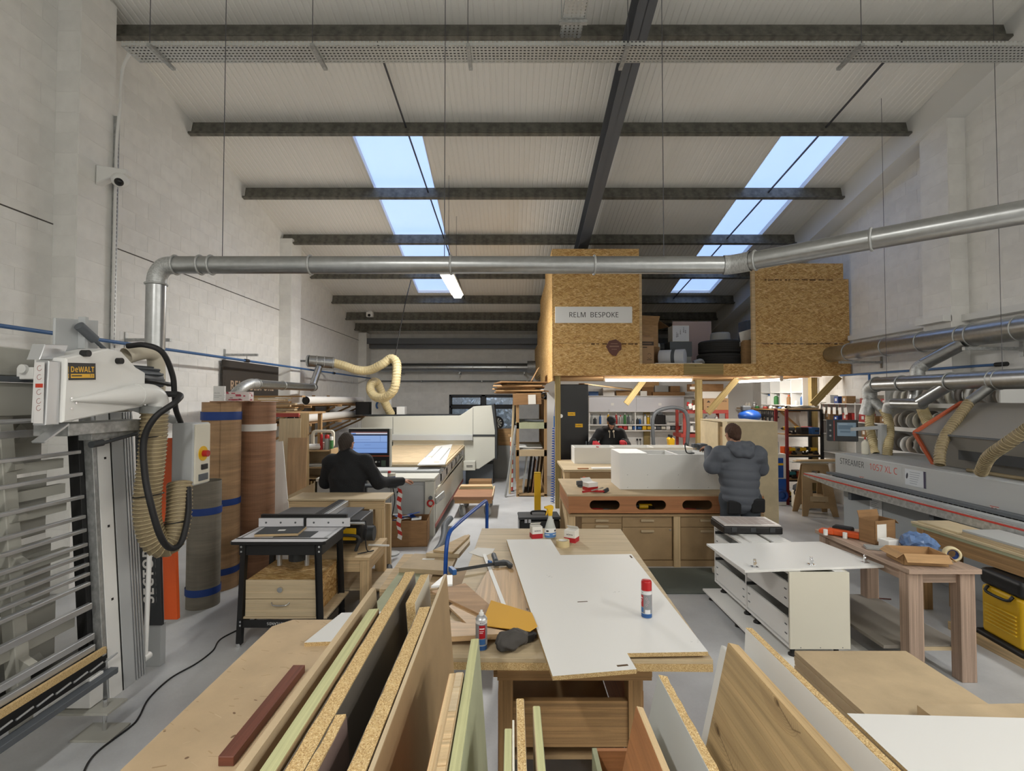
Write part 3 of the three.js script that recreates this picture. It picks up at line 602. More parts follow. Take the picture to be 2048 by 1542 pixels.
// spray cans
function sprayCan(u, v, y, capMat, label, label2, o = {}) {
  const p = pf(u, v, y), g = thing('spray_can', label, 'spray can', [p.x, y, p.z - 0.026], o.turn || 0), R = 0.0275;
  const body = cyl(R, 0.135, 32).translate(0, 0.0705, 0); const uv = body.attributes.uv; for (let i = 0; i < uv.count; i++) uv.setXY(i, uv.getX(i) / (6.283 * R), uv.getY(i) / 0.135);
  part(g, 'can_body', body, mat(0xffffff, 0.35, 0.2, { map: ctex(512, 340, (x, W, H) => {
    x.fillStyle = '#8e9094'; x.fillRect(0, 0, W, H); x.fillStyle = '#e8e8ea'; x.fillRect(0, 0, W, 40); x.fillStyle = '#2d5c9a'; x.fillRect(0, H - 52, W, 52); x.fillStyle = '#c9d6e4'; x.fillRect(0, H - 58, W, 5);
    for (const ox of [20, 276]) { x.fillStyle = '#b51f2a'; x.fillRect(ox, 52, 92, 150); x.fillStyle = '#f3d9d9'; x.fillRect(ox + 8, 82, 70, 16); x.fillRect(ox + 8, 116, 60, 8); x.fillRect(ox + 8, 134, 48, 8); x.fillStyle = '#3c6ca8'; x.fillRect(ox, 212, 92, 60); x.fillStyle = '#e8e8ea'; x.fillRect(ox + 118, 232, 84, 50); x.fillStyle = '#44464a'; x.font = 'bold 22px sans-serif'; x.fillText('WÜRTH', ox + 12, 30);
      x.strokeStyle = '#c9a9b0'; x.lineWidth = 4; for (const [a, b] of [[140, 90], [165, 130], [140, 170]]) { x.save(); x.translate(ox + a, b); x.rotate(0.785); x.strokeRect(-13, -13, 26, 26); x.restore(); } }
  }) }));
  part(g, 'base_rim', lathe([[0, 0], [R - 0.002, 0], [R + 0.0005, 0.003], [R - 0.001, 0.006]], 32), M.alu);
  part(g, 'shoulder', lathe([[R, 0.137], [R + 0.0004, 0.14], [R - 0.002, 0.143], [0.02, 0.152], [0.012, 0.154], [0.012, 0.156], [0, 0.156]], 32), M.alu);
  if (capMat) part(g, 'cap', lathe([[R - 0.0005, 0.139], [R - 0.0005, 0.18], [R - 0.003, 0.189], [0.015, 0.192], [0, 0.192]], 32), capMat);
  else { part(g, 'nozzle', [lathe([[0.0115, 0.154], [0.0115, 0.166], [0.009, 0.169], [0.006, 0.17], [0.006, 0.179], [0, 0.18]], 20)], M.white); }
  return g;
}
sprayCan(1296, 1238, 0.932, mat(0xb5151b, 0.35), 'spray can with red cap standing on the cut white panel', 'HHS', { turn: 0.9 });
sprayCan(962, 1303, TT, null, 'grey spray can with bare white nozzle near the yellow envelope', 'HSK', { turn: -0.6 });
{ // trigger bottle
  const p = pf(1101, 1078, TT), o = thing('spray_bottle', 'clear trigger spray bottle with yellow head and blue label on the assembly table', 'bottle', [p.x, TT, p.z - 0.03], 0.3);
  const body = lathe([[0, 0], [0.036, 0], [0.042, 0.006], [0.045, 0.05], [0.042, 0.085], [0.03, 0.13], [0.018, 0.165], [0.014, 0.19], [0.014, 0.2], [0, 0.2]], 28); body.scale(1.1, 1, 0.75);
  part(o, 'bottle_body', body, pmat({ color: 0xdfe3df, roughness: 0.3, transmission: 0.35, thickness: 0 }));
  const lb = lathe([[0.0455, 0.012], [0.0465, 0.05], [0.0432, 0.086]], 28); lb.scale(1.1, 1, 0.75);
  const lbl = part(o, 'label', lb, mat(0xffffff, 0.5, 0, { map: ctex(256, 128, (x, W, H) => { x.fillStyle = '#eef0f0'; x.fillRect(0, 0, W, H); x.fillStyle = '#5b90d0'; x.fillRect(0, 64, W, 64); x.fillStyle = '#dfeaf6'; for (const k of [0, 64, 128, 192]) x.fillRect(k + 8, 82, 40, 14); x.fillStyle = '#2b2b30'; for (const k of [32, 96, 160, 224]) { x.beginPath(); x.arc(k, 36, 12, 0, 7); x.fill(); } }) }));
  const head = [[-0.02, 0.2], [0.016, 0.2], [0.02, 0.23], [0.028, 0.25], [0.026, 0.266], [0.01, 0.276], [-0.02, 0.272], [-0.05, 0.266], [-0.052, 0.25], [-0.03, 0.244], [-0.024, 0.232]];
  part(o, 'trigger_head', [ext(head, 0.026, 0.004).translate(0, 0, -0.013), at(cyl(0.019, 0.022, 18), [0, 0.2, 0])], M.yellow);
  part(o, 'trigger', ext([[-0.028, 0.25], [-0.02, 0.25], [-0.024, 0.215], [-0.036, 0.19], [-0.042, 0.192], [-0.034, 0.22]], 0.012, 0.002).translate(0, 0, -0.006), M.yellow);
}
// small screw boxes and tape
function screwBox(u, v, ry, label, w = 0.09, h = 0.1, d = 0.075) {
  const p = pf(u, v, TT), o = thing('screw_box', label, 'box', [p.x, TT, p.z], ry);
  part(o, 'carton', box(w, h, d, 0.002), M.paper, [0, h / 2, -d / 2]);
  part(o, 'printed_band', [at(box(w + 0.002, h * 0.38, d + 0.002), [0, h * 0.22, -d / 2])], mat(0xb8222c, 0.6));
  part(o, 'lettering', plate(w * 0.8, h * 0.3, 0.001), print(w * 0.8, h * 0.3, 128, word('WÜRTH', '#333', '#eceae4', { bold: 1, k: 0.5 })), [0, h * 0.66, 0.0008]);
  part(o, 'lid_flap', at(box(w, 0.0015, d * 0.5), [0, h + 0.0145, -d * 0.78], [-0.6, 0, 0]), M.paper);
}
screwBox(1075, 1078, 0.25, 'white and red screw carton left of the trigger bottle');
screwBox(1139, 1086, -0.5, 'opened white and red screw carton behind the tape roll', 0.095, 0.1, 0.09);
{ const p = pf(1127, 1096, TT); const o = thing('masking_tape', 'roll of cream masking tape lying flat on the assembly table', 'tape', [p.x, TT, p.z - 0.05]);
  part(o, 'tape_roll', lathe([[0.036, 0], [0.053, 0], [0.0535, 0.001], [0.0535, 0.047], [0.053, 0.048], [0.036, 0.048], [0.036, 0]], 36), mat(0xd9c79a, 0.7)); part(o, 'core', lathe([[0.034, 0.001], [0.0358, 0.001], [0.0358, 0.047], [0.034, 0.047], [0.034, 0.001]], 30), M.paper); }
// loose oak planks and panels at the left side of the table
flat('oak_plank', 'wide oak faced panel lying along the left side of the assembly table', 'panel', [[975, 1140], [1032, 1130], [1075, 1255], [918, 1246]], TT + 0.012, 0.0115, M.oakFloor, { g: 'z' });
flat('oak_plank', 'oak plank lying askew below the yellow envelope', 'plank', [[897, 1212], [940, 1190], [1010, 1262], [960, 1272]], TT + 0.0245, 0.012, M.oakFloor);
flat('oak_plank', 'oak plank poking past the tall brown board', 'plank', [[862, 1182], [930, 1166], [1000, 1228], [985, 1240]], TT + 0.037, 0.012, M.veneerPale);
flat('oak_plank', 'two oak planks laid together behind the grey spray can', 'plank', [[890, 1238], [1012, 1262], [1030, 1266], [890, 1274]], TT + 0.0495, 0.024, M.oakFloor, { g: 'x' });
{
  const Y = TT + 0.056, pix = [[982, 1200], [1064, 1225], [1075, 1252], [1060, 1262], [962, 1250]], pts = pix.map(([u, v]) => { const p = pf(u, v, Y); return [p.x, -p.z]; });
  const e = solo('envelope', 'yellow padded envelope lying on the oak planks', 'envelope', slab(pts, Y, 0.005, 0.002), mat(0xd9a53a, 0.75));
}
flat('edging_strip', 'long white edging strip lying on the oak panel', 'strip', [[965, 1108], [972, 1108], [1013, 1212], [1005, 1213]], TT + 0.0162, 0.004, M.white);
flat('paper_sheet', 'crumpled white paper sheet near the bar clamp', 'paper', [[937, 1105], [955, 1095], [990, 1097], [985, 1105], [966, 1114]], TT + 0.004, 0.003, M.paper);
flat('white_offcut', 'small white panel corner behind the tall brown board', 'offcut', [[862, 1172], [888, 1150], [905, 1150], [905, 1168]], TT + 0.045, 0.012, M.white);
{ // dust bag of a sander
  const p = pf(1030, 1295, TT), o = thing('dust_bag', 'dark grey cloth dust bag of a sander lying on the assembly table', 'dust bag', [p.x, TT, p.z], 0.75);
  const g = new THREE.SphereGeometry(1, 26, 18), q = g.attributes.position;
  for (let i = 0; i < q.count; i++) { let x = q.getX(i), y = q.getY(i), z = q.getZ(i); const w = 1 + 0.10 * Math.sin(x * 7 + z * 4) + 0.08 * Math.sin(z * 11 + y * 5); q.setXYZ(i, x * 0.085 * w, Math.max(-0.98, y) * 0.038 * w, z * 0.055 * w); }
  g.computeVertexNormals(); part(o, 'bag', clean(g), mat(0x4a4744, 0.95), [-0.03, 0.045, 0]);
  part(o, 'neck', [at(box(0.075, 0.045, 0.06, 0.01), [0.07, 0.03, 0], [0, 0, -0.12]), at(box(0.03, 0.03, 0.05, 0.008), [0.112, 0.024, 0])], M.black);
  part(o, 'collar', at(box(0.035, 0.06, 0.08, 0.014), [0.035, 0.042, 0], [0, 0.1, -0.1]), mat(0x57534f, 0.9));
}
{ // quick clamp
  const a = pf(905, 1142, TT + 0.03), b = pf(1003, 1126, TT + 0.03), o = thing('bar_clamp', 'quick grip bar clamp lying on the left side of the assembly table', 'clamp', [0, 0, 0]);
  part(o, 'bar', bar([a.x, TT + 0.032, a.z], [b.x, TT + 0.032, b.z], 0.006, 0.02), M.charcoal);
  const d = V3(b.x - a.x, 0, b.z - a.z).normalize(), ry = Math.atan2(-d.z, d.x);
  part(o, 'handle', ext([[-0.03, 0], [0.05, 0.005], [0.075, -0.03], [0.07, -0.1], [0.05, -0.12], [0.035, -0.1], [0.04, -0.05], [0.01, -0.035], [-0.035, -0.03]], 0.03, 0.006).rotateX(-Math.PI / 2), M.charcoal, [b.x - 0.03, TT + 0.0175, b.z], [0, ry, 0]);
  part(o, 'screw_barrel', rod([b.x - 0.04, TT + 0.036, b.z - 0.02], [b.x - 0.06, TT + 0.036, b.z - 0.16], 0.018, 14), M.slate);
  part(o, 'jaw', at(box(0.03, 0.035, 0.09, 0.005), [a.x, TT + 0.033, a.z], [0, ry, 0]), M.blueSteel); part(o, 'jaw', at(box(0.02, 0.03, 0.04, 0.004), [b.x - 0.08, TT + 0.03, b.z - 0.005], [0, ry, 0]), M.blueSteel);
}
// sheet trolley behind the table with its blue push bar and the boards on it
{
  const o = thing('sheet_trolley', 'platform trolley with blue tube push bar beside the assembly table', 'trolley', [0, 0, 0]);
  const n0 = px(898, 1085, 4.1), f0 = px(973, 998, 5.3), x0 = n0.x, x1 = f0.x;
  part(o, 'push_bar', tube([[x0 - 0.02, 0.26, -4.02], [x0 - 0.02, 0.6, -4.03], [x0 - 0.015, 0.86, -4.05], [x0, 0.97, -4.12], [x0 + 0.04, 1.0, -4.25], [(x0 + x1) / 2, 1.0, -4.7], [x1 - 0.02, 1.0, -5.2], [x1, 0.985, -5.28], [x1 + 0.003, 0.9, -5.32], [x1 + 0.003, 0.6, -5.33], [x1 + 0.003, 0.26, -5.33]], 0.017, 80, 12), M.blue);
  part(o, 'deck', span(-1.15, -0.2, 0.2, 0.26, -5.4, -3.95, 0.005), M.mdfDark);
  for (const x of [-1.05, -0.35]) for (const d of [4.1, 5.25]) { part(o, 'wheel', at(cyl(0.08, 0.035, 18), [x, 0.08, -d], [0, 0, Math.PI / 2]), M.rubber); part(o, 'caster_fork', span(x - 0.03, x + 0.03, 0.1, 0.2, -d - 0.02, -d + 0.02), M.galvDull); }
  // pile of boards on the deck
  for (const x of [-1.05, -0.68]) solo('timber_packer', x < -1 ? 'timber packer on the outer side of the sheet trolley deck' : 'timber packer on the push bar side of the sheet trolley deck', 'packer', span(x, x + 0.09, 0.262, 0.56, -4.9, -4.0), M.pine, null, null, 'packers on the sheet trolley');
  flat('green_sheet', 'pale green sheet lying under the brown panel on the sheet trolley', 'sheet', [[735, 1228], [815, 1122], [860, 1135], [800, 1240]], 0.584, 0.02, M.mdfGreen);
  const b = flat('fibreboard_offcut', 'brown fibreboard panel with a white label on the sheet trolley', 'panel', [[798, 1136], [829, 1107], [915, 1110], [900, 1142]], 0.625, 0.038, M.mdf);
  const lp = pf(857, 1118, 0.6255); part(b, 'label', slab([[-0.055, -0.02], [0.055, -0.02], [0.055, 0.02], [-0.055, 0.02]], 0.0006, 0.0006), print(0.11, 0.04, 128, (x, W, H) => { x.fillStyle = '#e9e6dd'; x.fillRect(0, 0, W, H); x.fillStyle = '#8a8580'; for (let i = 0; i < 7; i++) x.fillRect(8 + i * 16, 12 + (i % 3) * 6, 11, 8); }), [lp.x, 0.6256, lp.z]);
  flat('trolley_plank', 'long pale planks stacked behind the labelled brown panel', 'planks', [[852, 1106], [886, 1092], [938, 1068], [940, 1082], [918, 1108]], 0.665, 0.036, M.birch);
  flat('trolley_plank', 'thin pale plank on top of the planks behind the labelled panel', 'plank', [[866, 1100], [930, 1070], [940, 1070], [905, 1104]], 0.684, 0.016, M.pine);
}
// ---------- vertical panel saw at the left ----------
{
  const o = thing('panel_saw', 'large vertical panel saw with white saw head and rows of grey rails', 'panel saw', [0, 0, 0]);
  const FX = (y) => -2.76 + (1.87 - y) * 0.095;      // front plane of the rails leans back towards the wall
  const D0 = 1.3, D1 = 3.2;
  for (const y of [1.87, 1.73, 1.59, 1.446, 1.32, 1.235, 1.145, 1.08, 1.02, 0.96, 0.9, 0.76, 0.57, 0.5]) {
    const big = y < 0.8 || y > 1.8;
    part(o, 'rail', [span(FX(y) - 0.03, FX(y), y - (big ? 0.02 : 0.011), y + (big ? 0.02 : 0.011), -D1, -D0, 0.004)], M.alu);
  }
  for (const y of [1.66, 1.5, 1.39, 1.1, 0.66]) part(o, 'back_rail', span(FX(y) - 0.16, FX(y) - 0.12, y - 0.03, y + 0.03, -D1, -D0), M.sawGrey);
  for (const d of [1.6, 2.25, 2.87]) {
    part(o, 'frame_post', ext([[0, 0.2], [0.07, 0.2], [0.07, 2.05], [0, 2.05]], 0.08, 0.004), M.sawGrey, [FX(0.2) - 0.14, 0, -d], [0, 0, 0.0]).rotation.z = 0.095;
    for (const y of [1.73, 1.446, 1.18, 0.93, 0.62]) part(o, 'rail_bracket', ext([[0, 0], [0.11, 0.03], [0.11, 0.06], [0, 0.13]], 0.05).translate(FX(y) - 0.14, y - 0.09, -d + 0.015), M.sawGrey);
  }
  for (let i = 0; i < 4; i++) part(o, 'back_panel', side([[D0, 0.42 + i * 0.4], [D1, 0.42 + i * 0.4], [D1, 0.79 + i * 0.4], [D0, 0.79 + i * 0.4]], FX(0.6 + i * 0.4) - 0.26, FX(0.6 + i * 0.4) - 0.25), M.sawGrey);
  // top beam and its running rail
  part(o, 'top_beam', [span(-2.98, -2.84, 1.97, 2.16, -3.75, -D0, 0.006), span(-3.0, -2.86, 2.2, 2.36, -3.6, -D0, 0.006)], M.sawGrey);
  part(o, 'guide_rail', span(-2.9, -2.82, 2.165, 2.195, -3.75, -D0), M.slate);
  part(o, 'hand_rail', rod([-2.72, 1.945, -D0], [-2.72, 1.945, -3.1], 0.013, 10), M.alu);
  part(o, 'stop_block', [span(-2.84, -2.74, 2.18, 2.25, -2.95, -2.86, 0.006), rod([-2.79, 2.24, -2.86], [-2.79, 2.24, -2.84], 0.025, 14)], M.white);
  // foot: roller bed, timber strip, feet
  part(o, 'bottom_beam', span(-2.86, -2.62, 0.34, 0.45, -3.3, -D0, 0.004), M.black);
  part(o, 'support_strip', span(-2.62, -2.6, 0.44, 0.48, -3.25, -D0), M.chip);
  part(o, 'bottom_rail', span(-2.62, -2.56, 0.29, 0.325, -3.3, -D0, 0.003), M.slate);
  for (let d = 1.4; d < 3.25; d += 0.115) part(o, 'roller', rod([-2.6, 0.385, -d], [-2.59, 0.402, -d - 0.085], 0.006, 8), M.alu);
  for (const d of [1.7, 3.18]) {
    part(o, 'foot_bracket', [span(-2.86, -2.6, 0.16, 0.34, -d - 0.05, -d + 0.05, 0.003)], M.white);
    part(o, 'foot_plate', [span(-2.88, -2.46, 0.14, 0.155, -d - 0.07, -d + 0.09, 0.002), span(-2.66, -2.42, 0, 0.014, -d - 0.05, -d + 0.12, 0.002)], M.sawGrey);
    part(o, 'levelling_bolt', rod([-2.53, 0.01, -d + 0.02], [-2.53, 0.2, -d + 0.02], 0.012, 10), M.chrome);
  }
  part(o, 'rear_leg', [span(-3.45, -3.37, 0, 1.5, -3.1, -3.02), span(-3.45, -3.37, 0, 1.5, -1.7, -1.62)], M.sawGrey);
  for (const d of [1.66, 3.06]) { part(o, 'rear_strut', bar([-2.86, 0.5, -d], [-3.4, 0.06, -d], 0.06, 0.06), M.sawGrey); part(o, 'rear_strut', bar([-2.95, 1.9, -d], [-3.41, 1.4, -d], 0.06, 0.06), M.sawGrey); }
  // travelling saw beam, leaning with the frame
  const L = 1.86, beam = (name, a0, a1, x0, x1, m, y0 = 0, y1 = L, r = 0.004) => { const p = part(o, name, span(x0, x1, y0, y1, -a1, -a0, r, 'y'), m, [-2.6, 0.12, 0]); p.rotation.z = 0.073; return p; };
  beam('saw_beam', 3.27, 3.6, -0.1, 0, M.alu);
  beam('beam_cover', 3.28, 3.385, 0, 0.006, M.white); beam('beam_cover', 3.4, 3.5, 0, 0.006, M.greyMachine);
  beam('beam_slot', 3.385, 3.4, 0, 0.003, M.black);
  for (let i = 0; i < 4; i++) beam('beam_rib', 3.51 + i * 0.024, 3.522 + i * 0.024, 0, 0.01, M.alu);
  beam('chain_cover', 3.205, 3.262, -0.12, -0.05, M.black, 0.22, 1.78); beam('rack_strip', 3.24, 3.27, -0.05, 0.008, M.galvDull, 0.3, L);
  for (const y of [0.14, 0.62, 1.1, 1.55]) beam('fixing_screw', 3.33, 3.345, 0.005, 0.009, M.black, y, y + 0.015, 0);
  // saw head
  const hx = -2.46, head = [[2.70, 1.94], [2.71, 2.29], [2.78, 2.31], [3.0, 2.37], [3.1, 2.36], [3.22, 2.27], [3.3, 2.24], [3.3, 2.02]];
  const H = part(o, 'saw_head', side(head, hx - 0.14, hx + 0.04, 0.008), M.white);
  part(H, 'brand_plate', plate(0.175, 0.095, 0.004), print(0.175, 0.095, 512, (x, W, Hh) => { x.fillStyle = '#1a1a1c'; x.fillRect(0, 0, W, Hh); x.fillStyle = '#e8b31c'; x.font = `bold ${Hh * 0.46}px sans-serif`; x.textAlign = 'center'; x.fillText('DeWALT', W / 2, Hh * 0.54, W * 0.9); x.fillRect(W * 0.06, Hh * 0.64, W * 0.88, Hh * 0.24); x.fillStyle = '#1a1a1c'; x.fillRect(W * 0.09, Hh * 0.72, W * 0.38, Hh * 0.07); x.font = `bold ${Hh * 0.2}px sans-serif`; x.fillText('7.5', W * 0.84, Hh * 0.83); }, 0.4), [hx + 0.043, 2.222, -2.81], [0, Math.PI / 2, 0.05]);
  for (const [d, y] of [[2.82, 2.325], [3.06, 2.3]]) part(H, 'knob', rod([hx + 0.03, y, -d], [hx + 0.07, y, -d], 0.019, 18), M.black);
  for (const [d, y] of [[2.745, 2.07], [2.775, 2.045], [2.745, 2.015]]) part(H, 'screw', rod([hx + 0.04, y, -d], [hx + 0.044, y, -d], 0.006, 10), M.chrome);
  part(o, 'blade_guard', [side([[2.62, 1.93], [2.63, 2.27], [2.70, 2.27], [2.70, 1.93]], hx - 0.05, hx + 0.02, 0.004), side([[2.63, 2.275], [2.66, 2.36], [2.8, 2.37], [2.77, 2.29]], hx - 0.1, hx - 0.03, 0.003), at(box(0.07, 0.012, 0.17, 0.003), [hx - 0.015, 1.885, -2.69], [0.55, 0, 0])], M.alu);
  part(o, 'guard_label', plate(0.05, 0.32, 0.002), print(0.05, 0.32, 96, (x, W, Hh) => { x.fillStyle = '#dcdad8'; x.fillRect(0, 0, W, Hh); x.fillStyle = '#c23a22'; x.fillRect(10, 215, 76, 40); x.strokeStyle = '#8d5148'; x.lineWidth = 5; for (const y of [60, 150, 300, 390, 460]) { x.beginPath(); x.ellipse(48, y, 22, 26, 0.3, 0, 5); x.stroke(); } }), [hx - 0.015, 2.1, -2.617], [0, 0, 0]);
  part(o, 'back_plate', [side([[2.84, 2.33], [2.84, 2.53], [3.14, 2.56], [3.14, 2.33]], hx - 0.16, hx - 0.145, 0.004), side([[2.99, 2.37], [2.99, 2.56], [3.012, 2.56], [3.012, 2.37]], hx - 0.144, hx - 0.1)], M.greyMachine);
  part(o, 'clamp_lever', [rod([hx - 0.08, 2.37, -3.12], [hx - 0.09, 2.46, -3.0], 0.012, 10), rod([hx - 0.085, 2.43, -3.04], [hx - 0.095, 2.5, -2.94], 0.028, 14)], M.slate);
  const mo = part(o, 'motor', rod([hx - 0.1, 2.2, -3.28], [hx - 0.12, 2.2, -3.58], 0.085, 24), M.slate);
  for (let i = 0; i < 14; i++) { const a = i / 14 * 6.283; part(mo, 'cooling_fin', at(box(0.012, 0.02, 0.24), [hx - 0.11 + Math.cos(a) * 0.088, 2.2 + Math.sin(a) * 0.088, -3.44], [0, 0, a + Math.PI / 2]), M.slate); }
  part(o, 'motor_handle', tube([[hx + 0.0, 2.19, -3.3], [hx + 0.03, 2.19, -3.32], [hx + 0.03, 2.17, -3.55], [hx, 2.17, -3.57]], 0.014, 24, 10), M.black);
  part(o, 'carriage', [span(-2.66, -2.46, 1.86, 1.93, -3.4, -2.78, 0.006), span(-2.58, -2.5, 1.82, 1.87, -3.36, -2.98, 0.004)], M.galvDull);
  part(o, 'feed_handle', [rod([-2.46, 1.8, -3.0], [-2.46, 1.84, -3.28], 0.011, 10), rod([-2.46, 1.8, -2.93], [-2.46, 1.805, -3.01], 0.02, 12)], M.charcoal);
  // dust spout, elbow
  part(o, 'dust_spout', [rod([hx + 0.05, 2.06, -2.74], [hx + 0.07, 2.095, -3.18], 0.006, 20, 0.066), rod([hx + 0.07, 2.095, -3.18], [hx + 0.075, 2.1, -3.24], 0.068, 24)], M.white);
  part(o, 'elbow', tube([[hx + 0.075, 2.1, -3.22], [hx + 0.08, 2.1, -3.29], [hx + 0.085, 2.065, -3.345], [hx + 0.085, 1.99, -3.36]], 0.064, 20, 20), M.white);
  part(o, 'black_panel', ext([[0, 0], [0.17, 0], [0.1, 1.55], [-0.07, 1.55]], 0.03, 0.003), M.charcoal, [-2.87, 0.32, -3.93]);
  const tp = part(o, 'lettering', plate(0.115, 0.62, 0.002), print(0.115, 0.62, 128, (x, W, Hh) => { x.fillStyle = '#35383b'; x.fillRect(0, 0, W, Hh); x.save(); x.translate(W / 2, Hh - 20); x.rotate(-Math.PI / 2); x.fillStyle = '#eceae6'; x.font = 'bold 128px sans-serif'; x.textBaseline = 'middle'; x.fillText('SECTOR', 0, 0, Hh - 60); x.restore(); }, 0.5), [-2.812, 0.78, -3.898]); tp.rotation.z = 0.045;
  part(o, 'orange_panel', ext([[0, 0], [0.1, 0], [0.035, 1.4], [-0.065, 1.4]], 0.04, 0.003), M.orange, [-2.69, 0.36, -3.95]);
  part(o, 'maker_plate', plate(0.2, 0.07, 0.003), print(0.2, 0.07, 256, word('HOLZHER', '#dddddd', '#4a4d50', { bold: 1, k: 0.7 })), [-2.78, 1.86, -3.7]);
  part(o, 'side_handle', [rod([-2.66, 0.95, -3.7], [-2.62, 0.2, -3.62], 0.016, 10), rod([-2.62, 0.22, -3.6], [-2.62, 0.22, -3.66], 0.025, 12)], M.white);
  part(o, 'side_foot', [span(-2.95, -2.72, 0, 0.32, -3.98, -3.92, 0.003)], M.greyMachine);
  // switch box
  const B = part(o, 'switch_box', box(0.16, 0.46, 0.2, 0.012), M.greyMachine, [-2.4, 1.66, -3.75]);
  part(B, 'front_cover', box(0.012, 0.44, 0.18, 0.004), M.cream, [0.083, 0, 0.0]);
  part(B, 'stop_button_ring', rod([0.088, 0.0, 0.0], [0.094, 0.0, 0.0], 0.055, 24), M.yellow); part(B, 'stop_button', rod([0.094, 0, 0], [0.13, 0, 0], 0.024, 18), M.red);
  part(B, 'rocker_switch', span(0.088, 0.1, -0.12, -0.08, -0.05, 0.02, 0.003), M.black); part(B, 'meter', span(0.088, 0.096, -0.2, -0.15, -0.06, 0.05, 0.003), M.slate);
  part(o, 'box_arm', bar([-2.5, 1.9, -3.75], [-2.84, 2.02, -3.7], 0.05, 0.05), M.greyMachine);
  // hoses and cables of the saw
  const P = (u, v, d) => px(u, v, d);
  const hp = [P(309, 822, 3.36), P(307, 870, 3.36), P(302, 930, 3.36), P(296, 985, 3.36), P(295, 1035, 3.37), P(306, 1078, 3.4), P(327, 1092, 3.45), P(347, 1076, 3.5), P(357, 1035, 3.55), P(359, 985, 3.6), P(359, 965, 3.62)], h = part(o, 'suction_hose', hose(hp, 0.076, 0.026, 0.004, 18), M.hoseDust, null, null, 'dusty ribbed suction hose');
  part(h, 'wire_helix', helix(hp, 0.079, 0.026, 0.0045), M.helixDust);
  for (const [u, v, d] of [[304, 874, 3.36], [297, 990, 3.36], [354, 1042, 3.54]]) { const p = P(u, v, d); part(h, 'cable_tie', at(new THREE.TorusGeometry(0.086, 0.004, 6, 24), [p.x, p.y, p.z], [Math.PI / 2, 0.1, 0]), M.black); }
  part(h, 'cuff', rod(P(310, 812, 3.36).toArray(), P(309, 826, 3.36).toArray(), 0.085, 24), M.plasticGrey);
  const c = (label, pts, r) => part(o, 'power_cable', tube(pts, r, 90, 8), M.cable, null, null, label);
  c('thick black cable arching over the saw head and down to the switch box', [P(255, 692, 3.3), P(290, 690, 3.3), P(325, 705, 3.35), P(345, 750, 3.45), P(349, 790, 3.5), P(352, 820, 3.6), P(362, 846, 3.7)], 0.018);
  c('thick black cable looping down beside the suction hose', [P(330, 788, 3.4), P(360, 790, 3.4), P(350, 805, 3.3), P(310, 835, 3.23), P(288, 880, 3.22), P(290, 950, 3.22), P(302, 1010, 3.22), P(320, 1070, 3.26), P(340, 1096, 3.34), P(362, 1085, 3.42), P(376, 1030, 3.52), P(377, 975, 3.6)], 0.02);
  part(o, 'dust_pipe', tube([P(252, 712, 3.36), P(272, 706, 3.42), P(295, 703, 3.5), P(310, 712, 3.58), P(313, 740, 3.6), P(313, 790, 3.6), P(313, 830, 3.62)], 0.055, 30, 16), mat(0xd3cbb8, 0.5));
  solo('floor_cable', 'thin black cable lying on the floor below the panel saw', 'cable', tube([[-2.38, 0.006, -4.9], [-2.42, 0.006, -4.6], [-2.5, 0.006, -4.35], [-2.45, 0.006, -4.15], [-2.46, 0.006, -3.95], [-2.52, 0.006, -3.75], [-2.5, 0.006, -3.5], [-2.42, 0.006, -3.3], [-2.4, 0.006, -3.2], [-2.42, 0.006, -2.95], [-2.32, 0.006, -2.75], [-2.18, 0.006, -2.62], [-2.1, 0.006, -2.5]], 0.006, 90, 8), M.cable);
}
// ---------- extraction duct across the room ----------
function ductRings(o, a, b, r, ts) { for (const t of ts) { const A = V3(...a), B = V3(...b), p = A.clone().lerp(B, t), d = B.clone().sub(A).normalize(), g = new THREE.TorusGeometry(r + 0.004, 0.008, 8, 28); g.applyQuaternion(new THREE.Quaternion().setFromUnitVectors(V3(0, 0, 1), d)); part(o, 'clamp_ring', clean(g.translate(p.x, p.y, p.z)), M.galvDull); } }
{
  const o = thing('extraction_duct', 'long galvanised round duct crossing the room above the benches', 'duct', [0, 0, 0]), D = 3.6, y = px(900, 530, D).y, r = 0.0625;
  const xl = px(311, 640, D).x, xr = px(1452, 518, D).x, e = pf(2048, 424, y), ex = V3(e.x, y, e.z), k = V3(xr + 0.08, y, -D + 0.08);
  part(o, 'riser', rod([xl, px(311, 698, D).y, -D], [xl, y - 0.14, -D], r, 28), M.galv);
  part(o, 'elbow', tube([[xl, y - 0.14, -D], [xl + 0.012, y - 0.07, -D], [xl + 0.06, y - 0.012, -D], [xl + 0.14, y, -D]], r, 20, 24), M.galvDull);
  const xs = [xl + 0.14, -1.52, -0.49, 0.5, xr];
  for (let i = 0; i < 4; i++) part(o, 'duct_length', rod([xs[i], y, -D], [xs[i + 1], y, -D], r, 28), M.galv);
  ductRings(o, [xl + 0.14, y, -D], [xr, y, -D], r, [0.0, 0.045, 0.065, 0.245, 0.5, 0.76]);
  part(o, 'bend', tube([[xr - 0.02, y, -D], [xr + 0.03, y, -D + 0.01], [xr + 0.08, y, -D + 0.05], [xr + 0.13, y, -D + 0.1]], r + 0.006, 12, 24), M.galvDull);
  const s = V3(xr + 0.11, y, -D + 0.08), dir = ex.clone().sub(s), f = s.clone().add(dir.clone().multiplyScalar(2.2));
  part(o, 'duct_length', rod(s.toArray(), f.toArray(), r, 28), M.galv);
  ductRings(o, s.toArray(), f.toArray(), r, [0.02, 0.24, 0.5]);
  ductRings(o, [xl, y - 0.16, -D], [xl, y - 0.14, -D], r, [1]);
  for (const x of [-2.1, -0.49, 1.1]) part(o, 'hanging_wire', rod([x, y + r, -D], [x, roofY(D), -D], 0.003, 5), M.wire);
}
